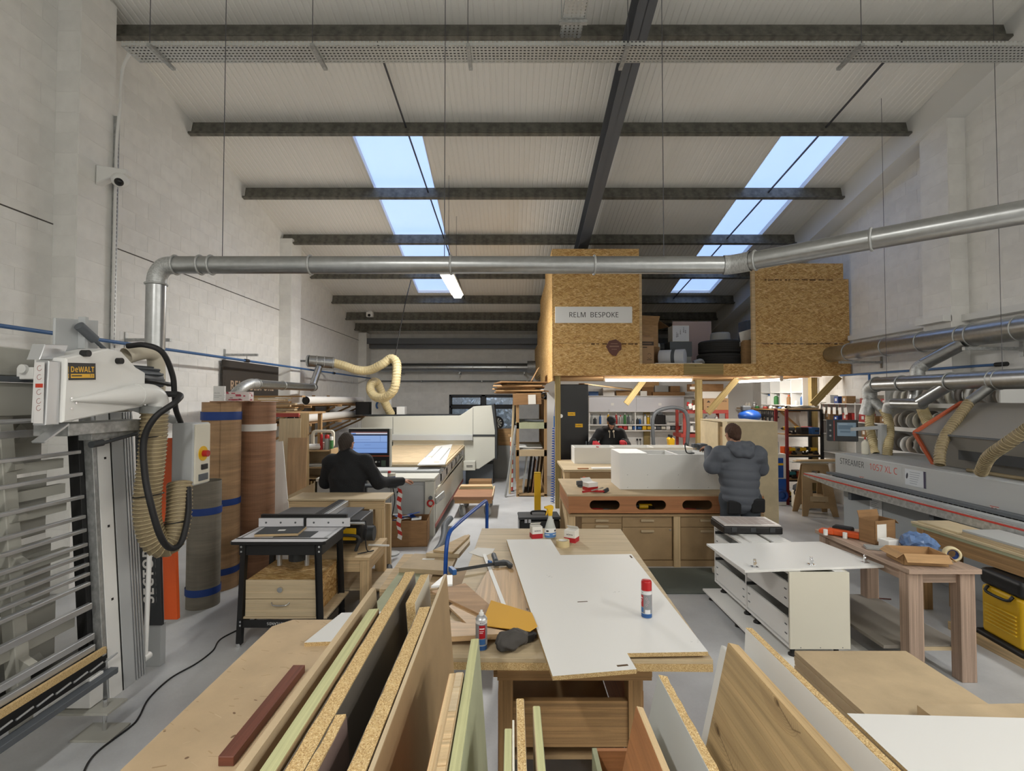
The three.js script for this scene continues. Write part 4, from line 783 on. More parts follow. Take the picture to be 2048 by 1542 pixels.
// ---------- services on the left wall ----------
{
  const o = thing('air_pipe', 'blue compressed air pipe running along the left wall', 'pipe', [0, 0, 0]), x = -4.57, y = 2.72;
  part(o, 'pipe', rod([x, y, -2.2], [x, y, -16.2], 0.02, 12), M.bluePipe);
  for (const d of [6.4, 8.6, 12.8]) { part(o, 'bracket_arm', span(XL + 0.01, -4.38, 2.8, 2.84, -d - 0.02, -d + 0.02), M.galvDull); part(o, 'bracket_plate', span(XL, XL + 0.015, 2.72, 2.92, -d - 0.025, -d + 0.025), M.galvDull); part(o, 'hanger', rod([x, y, -d], [x, 2.8, -d], 0.006, 6), M.galvDull); part(o, 'coupling', rod([x, y, -d - 0.06], [x, y, -d + 0.06], 0.03, 12), M.cable); }
}
{ // wall camera on the first pier
  const o = thing('dome_camera', 'white dome security camera on the block pier', 'camera', [-4.7, px(205, 345, 5.5).y, -5.62], 0.25);
  part(o, 'wall_bracket', [ext([[0, 0.12], [0.3, 0.1], [0.3, 0.05], [0.12, -0.02], [0, -0.1]], 0.12, 0.01).translate(0, 0, -0.06)], M.white);
  part(o, 'dome', new THREE.SphereGeometry(0.085, 24, 16), M.white, [0.22, -0.02, 0.02]); part(o, 'lens', new THREE.SphereGeometry(0.05, 20, 14), M.blackGloss, [0.23, -0.05, 0.06]);
  const c = thing('cable_tray', 'narrow perforated tray and cable running down the block pier', 'cable tray', [0, 0, 0]);
  part(c, 'tray', span(-4.695, -4.66, 2.3, 5.4, -5.86, -5.81), M.galvDull);
  for (let i = 0; i < 60; i++) part(c, 'slot', span(-4.662, -4.6585, 2.36 + i * 0.05, 2.39 + i * 0.05, -5.845, -5.825), M.black);
  part(c, 'cable', tube([[-3.93, 5.64, -5.06], [-4.2, 5.6, -5.3], [-4.55, 5.45, -5.72], [-4.64, 5.2, -5.8], [-4.65, 4.6, -5.8], [-4.65, 2.4, -5.8]], 0.016, 40, 8), M.whiteMatt);
}
{ // small camera on a purlin
  const p = px(740, 628, 14.8); const o = thing('dome_camera', 'small white camera fixed to a roof purlin near the far wall', 'camera', [p.x, p.y, p.z]);
  part(o, 'mount', box(0.1, 0.2, 0.08, 0.01), M.white, [0, 0.1, -0.02]); part(o, 'body', box(0.2, 0.16, 0.16, 0.02), M.white, [0, -0.02, 0]); part(o, 'lens', rod([0, -0.05, 0.07], [0, -0.05, 0.1], 0.04, 16), M.black);
}
// ---------- perforated cable trays under the roof ----------
{
  const y = 5.62, d0 = 4.95, d1 = 5.2, o = thing('cable_tray', 'long perforated cable tray hung across the room under the roof', 'cable tray', [0, 0, 0]);
  const holeTex = (w) => ctex(256, 256, (x, W, H) => { x.fillStyle = '#fff'; x.fillRect(0, 0, W, H); x.fillStyle = '#000'; for (let r = 0; r < 6; r++) for (let c = 0; c < 4; c++) x.fillRect(c * 64 + 14, r * 43 + 14, 36, 16); }, [0.16, 0.25], false);
  const perf = mat(0xc9cbc9, 0.45, 0.6, { alphaMap: holeTex(), alphaTest: 0.5 });
  part(o, 'tray_bed', span(-3.94, 6.0, y, y + 0.002, -d1, -d0), perf);
  part(o, 'tray_side', span(-3.94, 6.0, y, y + 0.055, -d1, -d1 + 0.002), perf); part(o, 'tray_side', span(-3.94, 6.0, y, y + 0.055, -d0 - 0.002, -d0), perf);
  for (const u of [318, 635, 938, 1250, 1705]) { const x = px(u, 90, 5.05).x; part(o, 'bracket', span(x - 0.02, x + 0.02, y - 0.03, y - 0.002, -d1 - 0.08, -d0 + 0.05), M.galvDull); part(o, 'hanging_wire', rod([x, y, -d0 + 0.03], [x, roofY(d0 - 0.03), -d0 + 0.03], 0.004, 5), M.wire); }
  for (const [k, r] of [[0.05, 0.014], [0.09, 0.018], [0.14, 0.012], [0.2, 0.02]]) part(o, 'cable', rod([-3.9, y + 0.003 + r, -d0 - k], [5.98, y + 0.003 + r, -d0 - k], r, 8), M.cable);
  const t = thing('cable_tray', 'short perforated cable tray crossing above the long one', 'cable tray', [0, 0, 0]), x0 = px(1122, 60, 4.9).x, x1 = px(1164, 60, 4.9).x;
  part(t, 'tray_bed', span(x0, x1, y + 0.12, y + 0.122, -5.0, -1.5, 0, 'z'), perf); part(t, 'tray_side', span(x0, x0 + 0.002, y + 0.12, y + 0.17, -5.0, -1.5, 0, 'z'), perf); part(t, 'tray_side', span(x1 - 0.002, x1, y + 0.12, y + 0.17, -5.0, -1.5, 0, 'z'), perf);
  part(t, 'bracket', [span(x0 - 0.03, x1 + 0.03, y + 0.085, y + 0.115, -4.78, -4.74), rod([x0 - 0.01, y + 0.1, -4.76], [x0 - 0.01, roofY(4.76), -4.76], 0.004, 5), rod([x1 + 0.01, y + 0.1, -4.76], [x1 + 0.01, roofY(4.76), -4.76], 0.004, 5)], M.galvDull);
}

// ---------- rolled veneers ----------
function roll(u, v, r, h, m, label, tapes, o = {}) {
  const p = pf(u, v, 0), g = thing('veneer_roll', label, 'roll', [p.x, 0, p.z - r]);
  const n = 40, pts = []; // open spiral sheet
  const sp = [], turns = 1.35; for (let i = 0; i <= 64; i++) { const t = i / 64, a = (o.start || 0) + t * turns * 6.283, rad = r * (1 - 0.08 * t); sp.push([Math.cos(a) * rad, Math.sin(a) * rad]); }
  const inn = sp.slice().reverse().map(([a, b]) => { const q = Math.hypot(a, b); return [a * (q - 0.004) / q, b * (q - 0.004) / q]; });
  const e = new THREE.ExtrudeGeometry(shapeOf([...sp, ...inn]), { depth: h, bevelEnabled: false, curveSegments: 2 }).rotateX(-Math.PI / 2);
  const q = e.attributes.position, uv = new Float32Array(q.count * 2); for (let i = 0; i < q.count; i++) { uv[i * 2] = Math.atan2(q.getZ(i), q.getX(i)) * r; uv[i * 2 + 1] = q.getY(i); }
  e.setAttribute('uv', new THREE.BufferAttribute(uv, 2));
  part(g, 'rolled_sheet', clean(e), m);
  for (const [y, w, tm] of tapes) part(g, 'tape_band', lathe([[r + 0.0015, y - w / 2], [r + 0.003, y - w / 2 + 0.002], [r + 0.003, y + w / 2 - 0.002], [r + 0.0015, y + w / 2]], 40), tm);
  return g;
}
roll(386, 1222, 0.155, 1.24, mat(0xffffff, 0.75, 0, { map: grain([126, 120, 108], [100, 94, 84], [0.9, 0.9], 20, 0.06) }), 'short grey rolled sheet with blue tape in front of the tall rolls', [[0.95, 0.07, M.blueTape], [0.16, 0.07, M.blueTape]], { start: 4 });
{ const g = roll(416, 1186, 0.2, 2.03, M.veneerPale, 'tall pale brown rolled veneer with blue tape bands', [[1.88, 0.09, M.blueTape], [0.94, 0.07, M.blueTape], [0.2, 0.07, M.blueTape]], { start: 5.2 }); }
roll(493, 1159, 0.205, 2.03, M.veneer, 'tall reddish brown rolled veneer with white tape', [[1.73, 0.08, M.paper]], { start: 3 });
solo('plywood_offcut', 'thin plywood offcut lying across the tops of the two tall rolls', 'offcut', slab([[px(425, 800, 5.3).x, 5.25], [px(500, 800, 5.7).x, 5.6], [px(500, 800, 5.7).x, 5.95], [px(425, 800, 5.3).x, 5.6]], 2.042, 0.0105), M.veneer);
// small packets on top of the rolls
solo('paper_packet', 'white printed packet standing on the pale roll', 'packet', plate(0.11, 0.16, 0.04), print(0.11, 0.16, 128, (x, W, H) => { x.fillStyle = '#e6e6e4'; x.fillRect(0, 0, W, H); x.fillStyle = '#777'; x.font = '26px sans-serif'; x.fillText('ELCO', 14, 96); x.fillRect(10, 120, 90, 4); x.fillRect(10, 140, 60, 3); }), [px(437, 790, 5.4).x, 2.124, -5.42], [0, 0.1, 0]);
solo('red_white_carton', 'red and white printed carton lying on the reddish roll', 'carton', plate(0.27, 0.1, 0.12), print(0.27, 0.1, 256, (x, W, H) => { x.fillStyle = '#e4d9d6'; x.fillRect(0, 0, W, H); x.fillStyle = '#b8495a'; for (let i = 0; i < 9; i++) x.fillRect(rr(0, 220), rr(0, 80), rr(20, 60), rr(6, 16)); x.fillStyle = '#5a3038'; x.fillRect(60, 62, 30, 6); x.fillRect(150, 74, 24, 8); }), [px(472, 797, 5.6).x, 2.095, -5.66], [0, 0.08, 0]);

// ---------- router table ----------
{
  const fp = pf(474, 1283, 0), o = thing('router_table', 'black steel router table with white top and fence', 'router table', [0, 0, 0]);
  const x0 = fp.x, D0 = -fp.z, W = 0.66, DP = 0.62, T = 0.88;
  const a = pf(458, 1084, T), b = pf(655, 1080, T), xa = a.x, xb = b.x, d0 = -a.z;
  const c = [[xa + 0.02, d0], [xb - 0.02, d0], [xb, d0 + 0.02], [xb, d0 + DP], [xa, d0 + DP], [xa, d0 + 0.02]];
  part(o, 'table_top', slab(c, T, 0.026, 0.003), M.black); part(o, 'top_laminate', slab(c.map(([x, d]) => [xa + (x - xa) * 0.99 + 0.004, d + 0.004]), T + 0.002, 0.002), mat(0xdcdde2, 0.35));
  part(o, 'track', span(xa + 0.01, xb - 0.01, T + 0.002, T + 0.004, -d0 - 0.11, -d0 - 0.085), M.black); part(o, 'insert_plate', span(xa + 0.3, xa + 0.62, T + 0.002, T + 0.005, -d0 - 0.32, -d0 - 0.13), M.charcoal);
  for (const x of [xa + 0.03, xb - 0.05]) part(o, 'slide_track', span(x, x + 0.02, T + 0.002, T + 0.006, -d0 - DP, -d0 - 0.12), M.alu);
  const lx0 = xa + 0.085, lx1 = xb - 0.06, ld0 = d0 + 0.05, ld1 = d0 + DP - 0.05;
  const leg = (x, d, sx) => part(o, 'leg', [bar([x - sx * 0.02, 0.02, -d], [x + sx * 0.012, T - 0.03, -d], 0.05, 0.004, 'y'), bar([x - sx * 0.02 + sx * 0.025, 0.02, -d], [x + sx * 0.012 + sx * 0.025, T - 0.03, -d], 0.004, 0.05, 'y')], M.black);
  for (const [x, d, s] of [[lx0, ld0, 1], [lx1, ld0, -1], [lx0, ld1, 1], [lx1, ld1, -1]]) { leg(x, d, s); part(o, 'foot', rod([x - s * 0.02, 0, -d], [x - s * 0.02, 0.03, -d], 0.022, 14), M.chrome); }
  for (const y of [[0.76, 0.854], [0.16, 0.225]]) { for (const d of [ld0 - 0.012, ld1]) part(o, 'cross_rail', span(lx0 - 0.02, lx1 + 0.02, y[0], y[1], -d - 0.004, -d), M.black); for (const x of [lx0 - 0.01, lx1 + 0.015]) part(o, 'side_rail', span(x, x + 0.004, y[0], y[1], -ld1, -ld0), M.black); }
  for (const x of [lx0, lx1]) for (const y of [0.79, 0.83, 0.18, 0.21]) part(o, 'bolt', rod([x, y, -ld0 + 0.012], [x, y, -ld0 + 0.02], 0.009, 10), M.chrome);
  part(o, 'lettering', plate(0.26, 0.04, 0.001), print(0.26, 0.04, 256, word('RUTLANDS', '#e8e8e8', '#151516', { k: 0.8 })), [(lx0 + lx1) / 2 - 0.03, 0.193, -ld0 + 0.0125], [0, 0, Math.PI]);
  // fence
  const fd = d0 + 0.47;
  part(o, 'fence_bracket', [span(xa + 0.02, xb + 0.02, T + 0.004, T + 0.115, -fd - 0.05, -fd - 0.012, 0.003)], M.black);
  for (const [x, w] of [[xa + 0.01, 0.41], [xa + 0.45, 0.4]]) { const f = part(o, 'fence_face', span(x, x + w, T + 0.008, T + 0.085, -fd - 0.012, -fd + 0.008, 0.003), mat(0xdcdde2, 0.4)); for (let i = 0; i < 3; i++) part(f, 'bolt', rod([x + 0.07 + i * 0.135, T + 0.046, -fd + 0.006], [x + 0.07 + i * 0.135, T + 0.046, -fd + 0.01], 0.009, 12), M.slate); }
  part(o, 'router_motor', [at(cyl(0.075, 0.2, 20), [(xa + xb) / 2 + 0.06, T - 0.13, -d0 - 0.27])], M.charcoal);
  for (const s of [-1, 1]) part(o, 'column', at(cyl(0.02, 0.24, 12), [(xa + xb) / 2 + 0.02 + s * 0.12, T - 0.16, -d0 - 0.27]), M.alu);
  // drawer box on the lower rails
  const by = 0.228, D = thing('drawer_box', 'strand board box with two plain drawers on the router table shelf', 'drawers', [0, 0, 0]), bx0 = lx0 + 0.035, bx1 = lx1 - 0.035;
  part(D, 'carcass', [span(bx0, bx1, by + 0.3, by + 0.318, -ld1 - 0.03, -ld0 - 0.02), span(bx0, bx0 + 0.018, by, by + 0.3, -ld1 - 0.03, -ld0 - 0.02), span(bx1 - 0.018, bx1, by, by + 0.3, -ld1 - 0.03, -ld0 - 0.02), span(bx0, bx1, by, by + 0.018, -ld1 - 0.03, -ld0 - 0.02), span(bx0, bx1, by, by + 0.3, -ld1 - 0.03, -ld1 - 0.02)], M.osb);
  const fr1 = part(D, 'drawer_front', span(bx0 - 0.005, bx1 + 0.005, by + 0.165, by + 0.32, -ld0 - 0.02, -ld0 - 0.002, 0.002), M.birch), fr2 = part(D, 'drawer_front', span(bx0 - 0.005, bx1 + 0.005, by + 0.018, by + 0.16, -ld0 - 0.02, -ld0 - 0.002, 0.002), M.birch);
  part(fr1, 'lock', [rod([(bx0 + bx1) / 2, by + 0.245, -ld0], [(bx0 + bx1) / 2, by + 0.245, -ld0 + 0.02], 0.022, 16)], M.chrome);
  part(fr2, 'handle', tube([[(bx0 + bx1) / 2 - 0.075, by + 0.135, -ld0], [(bx0 + bx1) / 2 - 0.05, by + 0.12, -ld0 + 0.02], [(bx0 + bx1) / 2 + 0.05, by + 0.12, -ld0 + 0.02], [(bx0 + bx1) / 2 + 0.075, by + 0.135, -ld0]], 0.006, 20, 8), M.chrome);
  part(D, 'base_board', span(bx0 - 0.02, bx1 + 0.1, by, by - 0.002 + 0.018, -ld1 - 0.04, -ld0 + 0.0, 0.001), M.birch);
  // sample lying on top
  const s = thing('sample_board', 'small dark faced board lying on the router table top', 'board', [(xa + xb) / 2 - 0.09, T + 0.006, -d0 - 0.27], 0.1);
  part(s, 'core', box(0.36, 0.02, 0.24, 0.001), M.pine, [0, 0.01, 0]); part(s, 'facing', box(0.36, 0.003, 0.24), M.charcoal, [0, 0.0215, 0]); part(s, 'sticker', box(0.06, 0.0006, 0.04), M.paper, [0.01, 0.0233, 0.01]);
}
// ---------- people: one continuous surface from tapered bones ----------
// bones: [[ax,ay,az], ra, [bx,by,bz], rb, flatten?]
function flesh(bones, cell, k = 0.03, warp) {
  const lo = V3(9, 9, 9), hi = V3(-9, -9, -9);
  for (const [a, ra, b, rb] of bones) for (const [p, r] of [[a, ra], [b, rb]]) { lo.min(V3(p[0] - r, p[1] - r, p[2] - r)); hi.max(V3(p[0] + r, p[1] + r, p[2] + r)); }
  const pad = 0.03 + k, c = lo.clone().add(hi).multiplyScalar(0.5), half = hi.clone().sub(lo).multiplyScalar(0.5), S = Math.max(half.x, half.y, half.z) + pad, n = Math.min(150, Math.ceil(2 * S / cell) + 4);
  const mc = new MarchingCubes(n, new THREE.MeshBasicMaterial(), false, false, 400000);
  mc.isolation = 0;
  const B = bones.map(([a, ra, b, rb, sx, sz]) => ({ a: V3(...a), d: V3(...b).sub(V3(...a)), ra, rb, l2: Math.max(1e-8, V3(...b).sub(V3(...a)).lengthSq()), s: V3(1 / (sx || 1), 1, 1 / (sz || 1)) }));
  const q = V3(), w = V3();
  for (let z = 0; z < n; z++) for (let y = 0; y < n; y++) for (let x = 0; x < n; x++) {
    q.set(c.x + S * (x - n / 2) / (n / 2), c.y + S * (y - n / 2) / (n / 2), c.z + S * (z - n / 2) / (n / 2));
    let d = 9;
    for (const b of B) {
      w.copy(q).sub(b.a); const t = Math.max(0, Math.min(1, w.dot(b.d) / b.l2)); w.addScaledVector(b.d, -t).multiply(b.s);
      const e = w.length() - (b.ra + (b.rb - b.ra) * t), h = Math.max(k - Math.abs(d - e), 0) / k;
      d = Math.min(d, e) - h * h * k * 0.25;
    }
    if (warp) d += warp(q);
    mc.field[z * n * n + y * n + x] = -d;
  }
  mc.update();
  const g = new THREE.BufferGeometry(), m = mc.count, pos = mc.positionArray.slice(0, m * 3), nor = mc.normalArray.slice(0, m * 3);
  for (let i = 0; i < m * 3; i += 3) { pos[i] = c.x + pos[i] * S; pos[i + 1] = c.y + pos[i + 1] * S; pos[i + 2] = c.z + pos[i + 2] * S; }
  g.setAttribute('position', new THREE.BufferAttribute(pos, 3)); g.setAttribute('normal', new THREE.BufferAttribute(nor, 3));
  const uv = new Float32Array(m * 2); for (let i = 0; i < m; i++) { uv[i * 2] = pos[i * 3] + pos[i * 3 + 2] * 0.7; uv[i * 2 + 1] = pos[i * 3 + 1]; }
  g.setAttribute('uv', new THREE.BufferAttribute(uv, 2));
  return g;
}
// a hand: wrist at w, pointing along f, palm normal p (unit arrays), curl in radians
function handBones(w, f, p, curl = 0.5, thumbSide = 1, s = 1) {
  const W = V3(...w), Fw = V3(...f).normalize(), Pn = V3(...p).normalize(), Sd = Fw.clone().cross(Pn).normalize().multiplyScalar(thumbSide), out = [], K = W.clone().addScaledVector(Fw, 0.085 * s);
  const arr = (v) => v.toArray();
  for (let i = 0; i < 4; i++) out.push([arr(W.clone().addScaledVector(Sd, (0.018 - i * 0.012) * s)), 0.014 * s, arr(K.clone().addScaledVector(Sd, (0.033 - i * 0.021) * s)), 0.0125 * s]);
  [0.075, 0.083, 0.077, 0.06].forEach((L, i) => {
    let a = K.clone().addScaledVector(Sd, (0.034 - i * 0.022) * s), ang = curl * 0.5;
    for (let j = 0; j < 3; j++) { const seg = L * [0.45, 0.31, 0.24][j] * s, d = Fw.clone().multiplyScalar(Math.cos(ang)).addScaledVector(Pn, Math.sin(ang)), b = a.clone().addScaledVector(d, seg); out.push([arr(a), (0.0095 - j * 0.0008) * s, arr(b), (0.0087 - j * 0.0008) * s]); a = b; ang += curl; }
  });
  let t = W.clone().addScaledVector(Fw, 0.025 * s).addScaledVector(Sd, 0.028 * s);
  for (let j = 0; j < 3; j++) { const d = Fw.clone().multiplyScalar(0.7 + j * 0.1).addScaledVector(Sd, 0.6 - j * 0.25).addScaledVector(Pn, 0.35 + j * 0.15).normalize(), b = t.clone().addScaledVector(d, [0.04, 0.032, 0.026][j] * s); out.push([arr(t), (0.013 - j * 0.0015) * s, arr(b), (0.0115 - j * 0.0015) * s]); t = b; }
  return out;
}
// head at centre c (eye level), facing yaw (0 = towards the camera, +z), pitch down
function headGeo(c, yaw, pitch, roll = 0) {
  const bones = [
    [[0, 0.035, -0.012], 0.086, [0, 0.03, -0.02], 0.09, 0.86, 1.02], [[0, -0.02, 0.03], 0.066, [0, -0.075, 0.045], 0.047], [[0, -0.09, 0.062], 0.026, [0, -0.098, 0.064], 0.024],
    [[0, 0.012, 0.086], 0.011, [0, -0.03, 0.108], 0.0125], [[-0.013, -0.034, 0.092], 0.009, [0.013, -0.034, 0.092], 0.009],
    [[-0.022, -0.062, 0.084], 0.0085, [0.022, -0.062, 0.084], 0.0085], [[-0.018, -0.073, 0.083], 0.0085, [0.018, -0.073, 0.083], 0.0085],
    [[-0.045, 0.022, 0.072], 0.012, [-0.015, 0.024, 0.084], 0.0115], [[0.045, 0.022, 0.072], 0.012, [0.015, 0.024, 0.084], 0.0115],
    [[-0.03, -0.002, 0.078], 0.0115, [-0.03, -0.002, 0.078], 0.0115], [[0.03, -0.002, 0.078], 0.0115, [0.03, -0.002, 0.078], 0.0115],
    [[-0.079, 0.012, -0.008], 0.014, [-0.075, -0.032, -0.002], 0.009, 0.5, 1.1], [[0.079, 0.012, -0.008], 0.014, [0.075, -0.032, -0.002], 0.009, 0.5, 1.1],
  ];
  const g = flesh(bones, 0.0035, 0.012);
  return at(g, c, [pitch, yaw, roll], 'YXZ');
}
// ---------- timber benches with the site saw ----------
{
  const o = thing('saw_bench', 'low timber bench with lower shelf under the site saw', 'bench', [0, 0, 0]), x0 = -1.98, x1 = -1.36, d0 = 4.82, d1 = 5.5, T = 0.55;
  part(o, 'bench_top', span(x0, x1, T - 0.03, T, -d1, -d0, 0.002), M.pine);
  for (const x of [x0 + 0.05, x1 - 0.05]) for (const d of [d0 + 0.05, d1 - 0.05]) part(o, 'leg', span(x - 0.045, x + 0.045, 0, T - 0.03, -d - 0.045, -d + 0.045, 0.003, 'y'), M.pine);
  part(o, 'front_rail', span(x0 + 0.097, x1 - 0.097, T - 0.14, T - 0.031, -d0 - 0.04, -d0 - 0.012), M.pine); for (const x of [x0 + 0.012, x1 - 0.037]) part(o, 'side_rail', span(x, x + 0.025, T - 0.14, T - 0.031, -d1 + 0.097, -d0 - 0.097, 0, 'z'), M.pine);
  part(o, 'lower_shelf', span(x0 - 0.02, x1 + 0.12, 0.2, 0.218, -d1, -d0 - 0.1), M.birch);
  const b = thing('frame_bench', 'timber frame bench with plywood back behind the site saw', 'bench', [0, 0, 0]), a0 = -2.5, a1 = -1.43;
  part(b, 'top_rail', span(a0, a1, 0.83, 0.93, -5.68, -5.63, 0.002), M.pine); part(b, 'bench_top', span(a0, a1 + 0.02, 0.93, 0.95, -6.0, -5.6, 0.002), M.birch);
  for (const [x, d] of [[a0 + 0.05, 5.66], [a1 - 0.05, 5.66], [a0 + 0.05, 5.95], [a1 - 0.05, 5.95]]) part(b, 'leg', span(x - 0.05, x + 0.05, 0, 0.83, -d - 0.03, -d + 0.03, 0.002, 'y'), M.pine);
  part(b, 'back_panel', span(a0 + 0.1, a1 - 0.1, 0.12, 0.83, -5.94, -5.92), M.mdfDark); part(b, 'white_batten', span(a1 - 0.16, a1 - 0.125, 0.3, 0.83, -5.635, -5.61), M.white);
  part(b, 'divider', span(-1.86, -1.78, 0.12, 0.83, -5.7, -5.66, 0, 'y'), M.pine);
  // site saw
  const s = thing('table_saw', 'yellow and black site table saw with dark top and long fence', 'table saw', [0, 0, 0]), tx0 = -2.42, tx1 = -1.62, ty = 0.88;
  part(s, 'saw_table', span(tx0, tx1, ty - 0.02, ty, -5.52, -4.98, 0.004), mat(0x6a6d72, 0.4, 0.4));
  part(s, 'body', span(-2.0, -1.5, 0.62, ty - 0.02, -5.45, -5.02, 0.02), M.black); part(s, 'side_cover', span(-1.97, -1.55, 0.66, 0.78, -5.02, -5.0, 0.008), M.yellow);
  part(s, 'frame', [tube([[-1.95, 0.56, -5.0], [-1.98, 0.7, -4.98], [-1.75, 0.72, -4.97], [-1.52, 0.7, -4.98], [-1.55, 0.56, -5.0]], 0.016, 30, 8), tube([[-1.95, 0.56, -5.46], [-1.98, 0.7, -5.47], [-1.75, 0.72, -5.47], [-1.52, 0.7, -5.47], [-1.55, 0.56, -5.46]], 0.016, 30, 8)], M.charcoal);
  part(s, 'fence', [span(-1.92, -1.85, ty + 0.002, ty + 0.07, -5.57, -4.9, 0.004)], M.black); part(s, 'fence_rail', span(-1.85, -1.81, ty + 0.002, ty + 0.06, -5.57, -4.9, 0.004), M.alu);
  part(s, 'guide_tube', [rod([tx0, ty - 0.04, -4.96], [-1.45, ty - 0.04, -4.96], 0.014, 10)], M.alu);
  part(s, 'motor', [rod([-1.6, 0.68, -5.2], [-1.42, 0.68, -5.2], 0.075, 18)], M.charcoal); part(s, 'cord', tube([[-1.45, 0.86, -4.98], [-1.43, 0.8, -4.95], [-1.44, 0.7, -4.95], [-1.42, 0.575, -4.95], [-1.37, 0.565, -5.0], [-1.5, 0.56, -4.9]], 0.006, 30, 6), M.cable);
  part(s, 'push_stick', bar([-1.48, 0.56, -5.2], [-1.26, 0.565, -5.16], 0.02, 0.014), M.white);
}
{ // floor extraction hose and box of scraps
  solo('floor_hose', 'dark flexible hose lying on the floor beside the flat bed machine', 'hose', hose([[-1.45, 0.1, -5.9], [-1.38, 0.06, -5.75], [-1.2, 0.05, -5.85], [-1.05, 0.05, -6.3], [-0.98, 0.05, -6.9], [-1.0, 0.06, -7.4], [-1.04, 0.1, -7.8], [-1.0, 0.12, -8.2]], 0.045, 0.03, 0.004, 12), M.slate);
  const o = thing('scrap_box', 'open cardboard box of scraps in front of the machine cabinet', 'box', [-1.5, 0, -7.22], 0.08);
  part(o, 'carton', [span(-0.3, 0.3, 0, 0.01, -0.2, 0.2), span(-0.3, 0.3, 0, 0.36, 0.193, 0.2), span(-0.3, 0.3, 0, 0.36, -0.2, -0.193), span(-0.3, -0.293, 0, 0.36, -0.2, 0.2), span(0.293, 0.3, 0, 0.36, -0.2, 0.2)], M.cardDark);
  part(o, 'carton_flap', at(box(0.006, 0.16, 0.4), [0.32, 0.42, 0], [0, 0, -0.3]), M.cardDark);
  for (let i = 0; i < 9; i++) part(o, 'scrap', at(box(rr(0.08, 0.25), 0.006, rr(0.06, 0.16)), [rr(-0.18, 0.18), 0.34 + i * 0.009, rr(-0.1, 0.1)], [rr(-0.3, 0.3), rr(0, 3), rr(-0.3, 0.3)]), [M.blueTape, M.paper, M.plasticGrey, M.bluePipe][i % 4]);
}
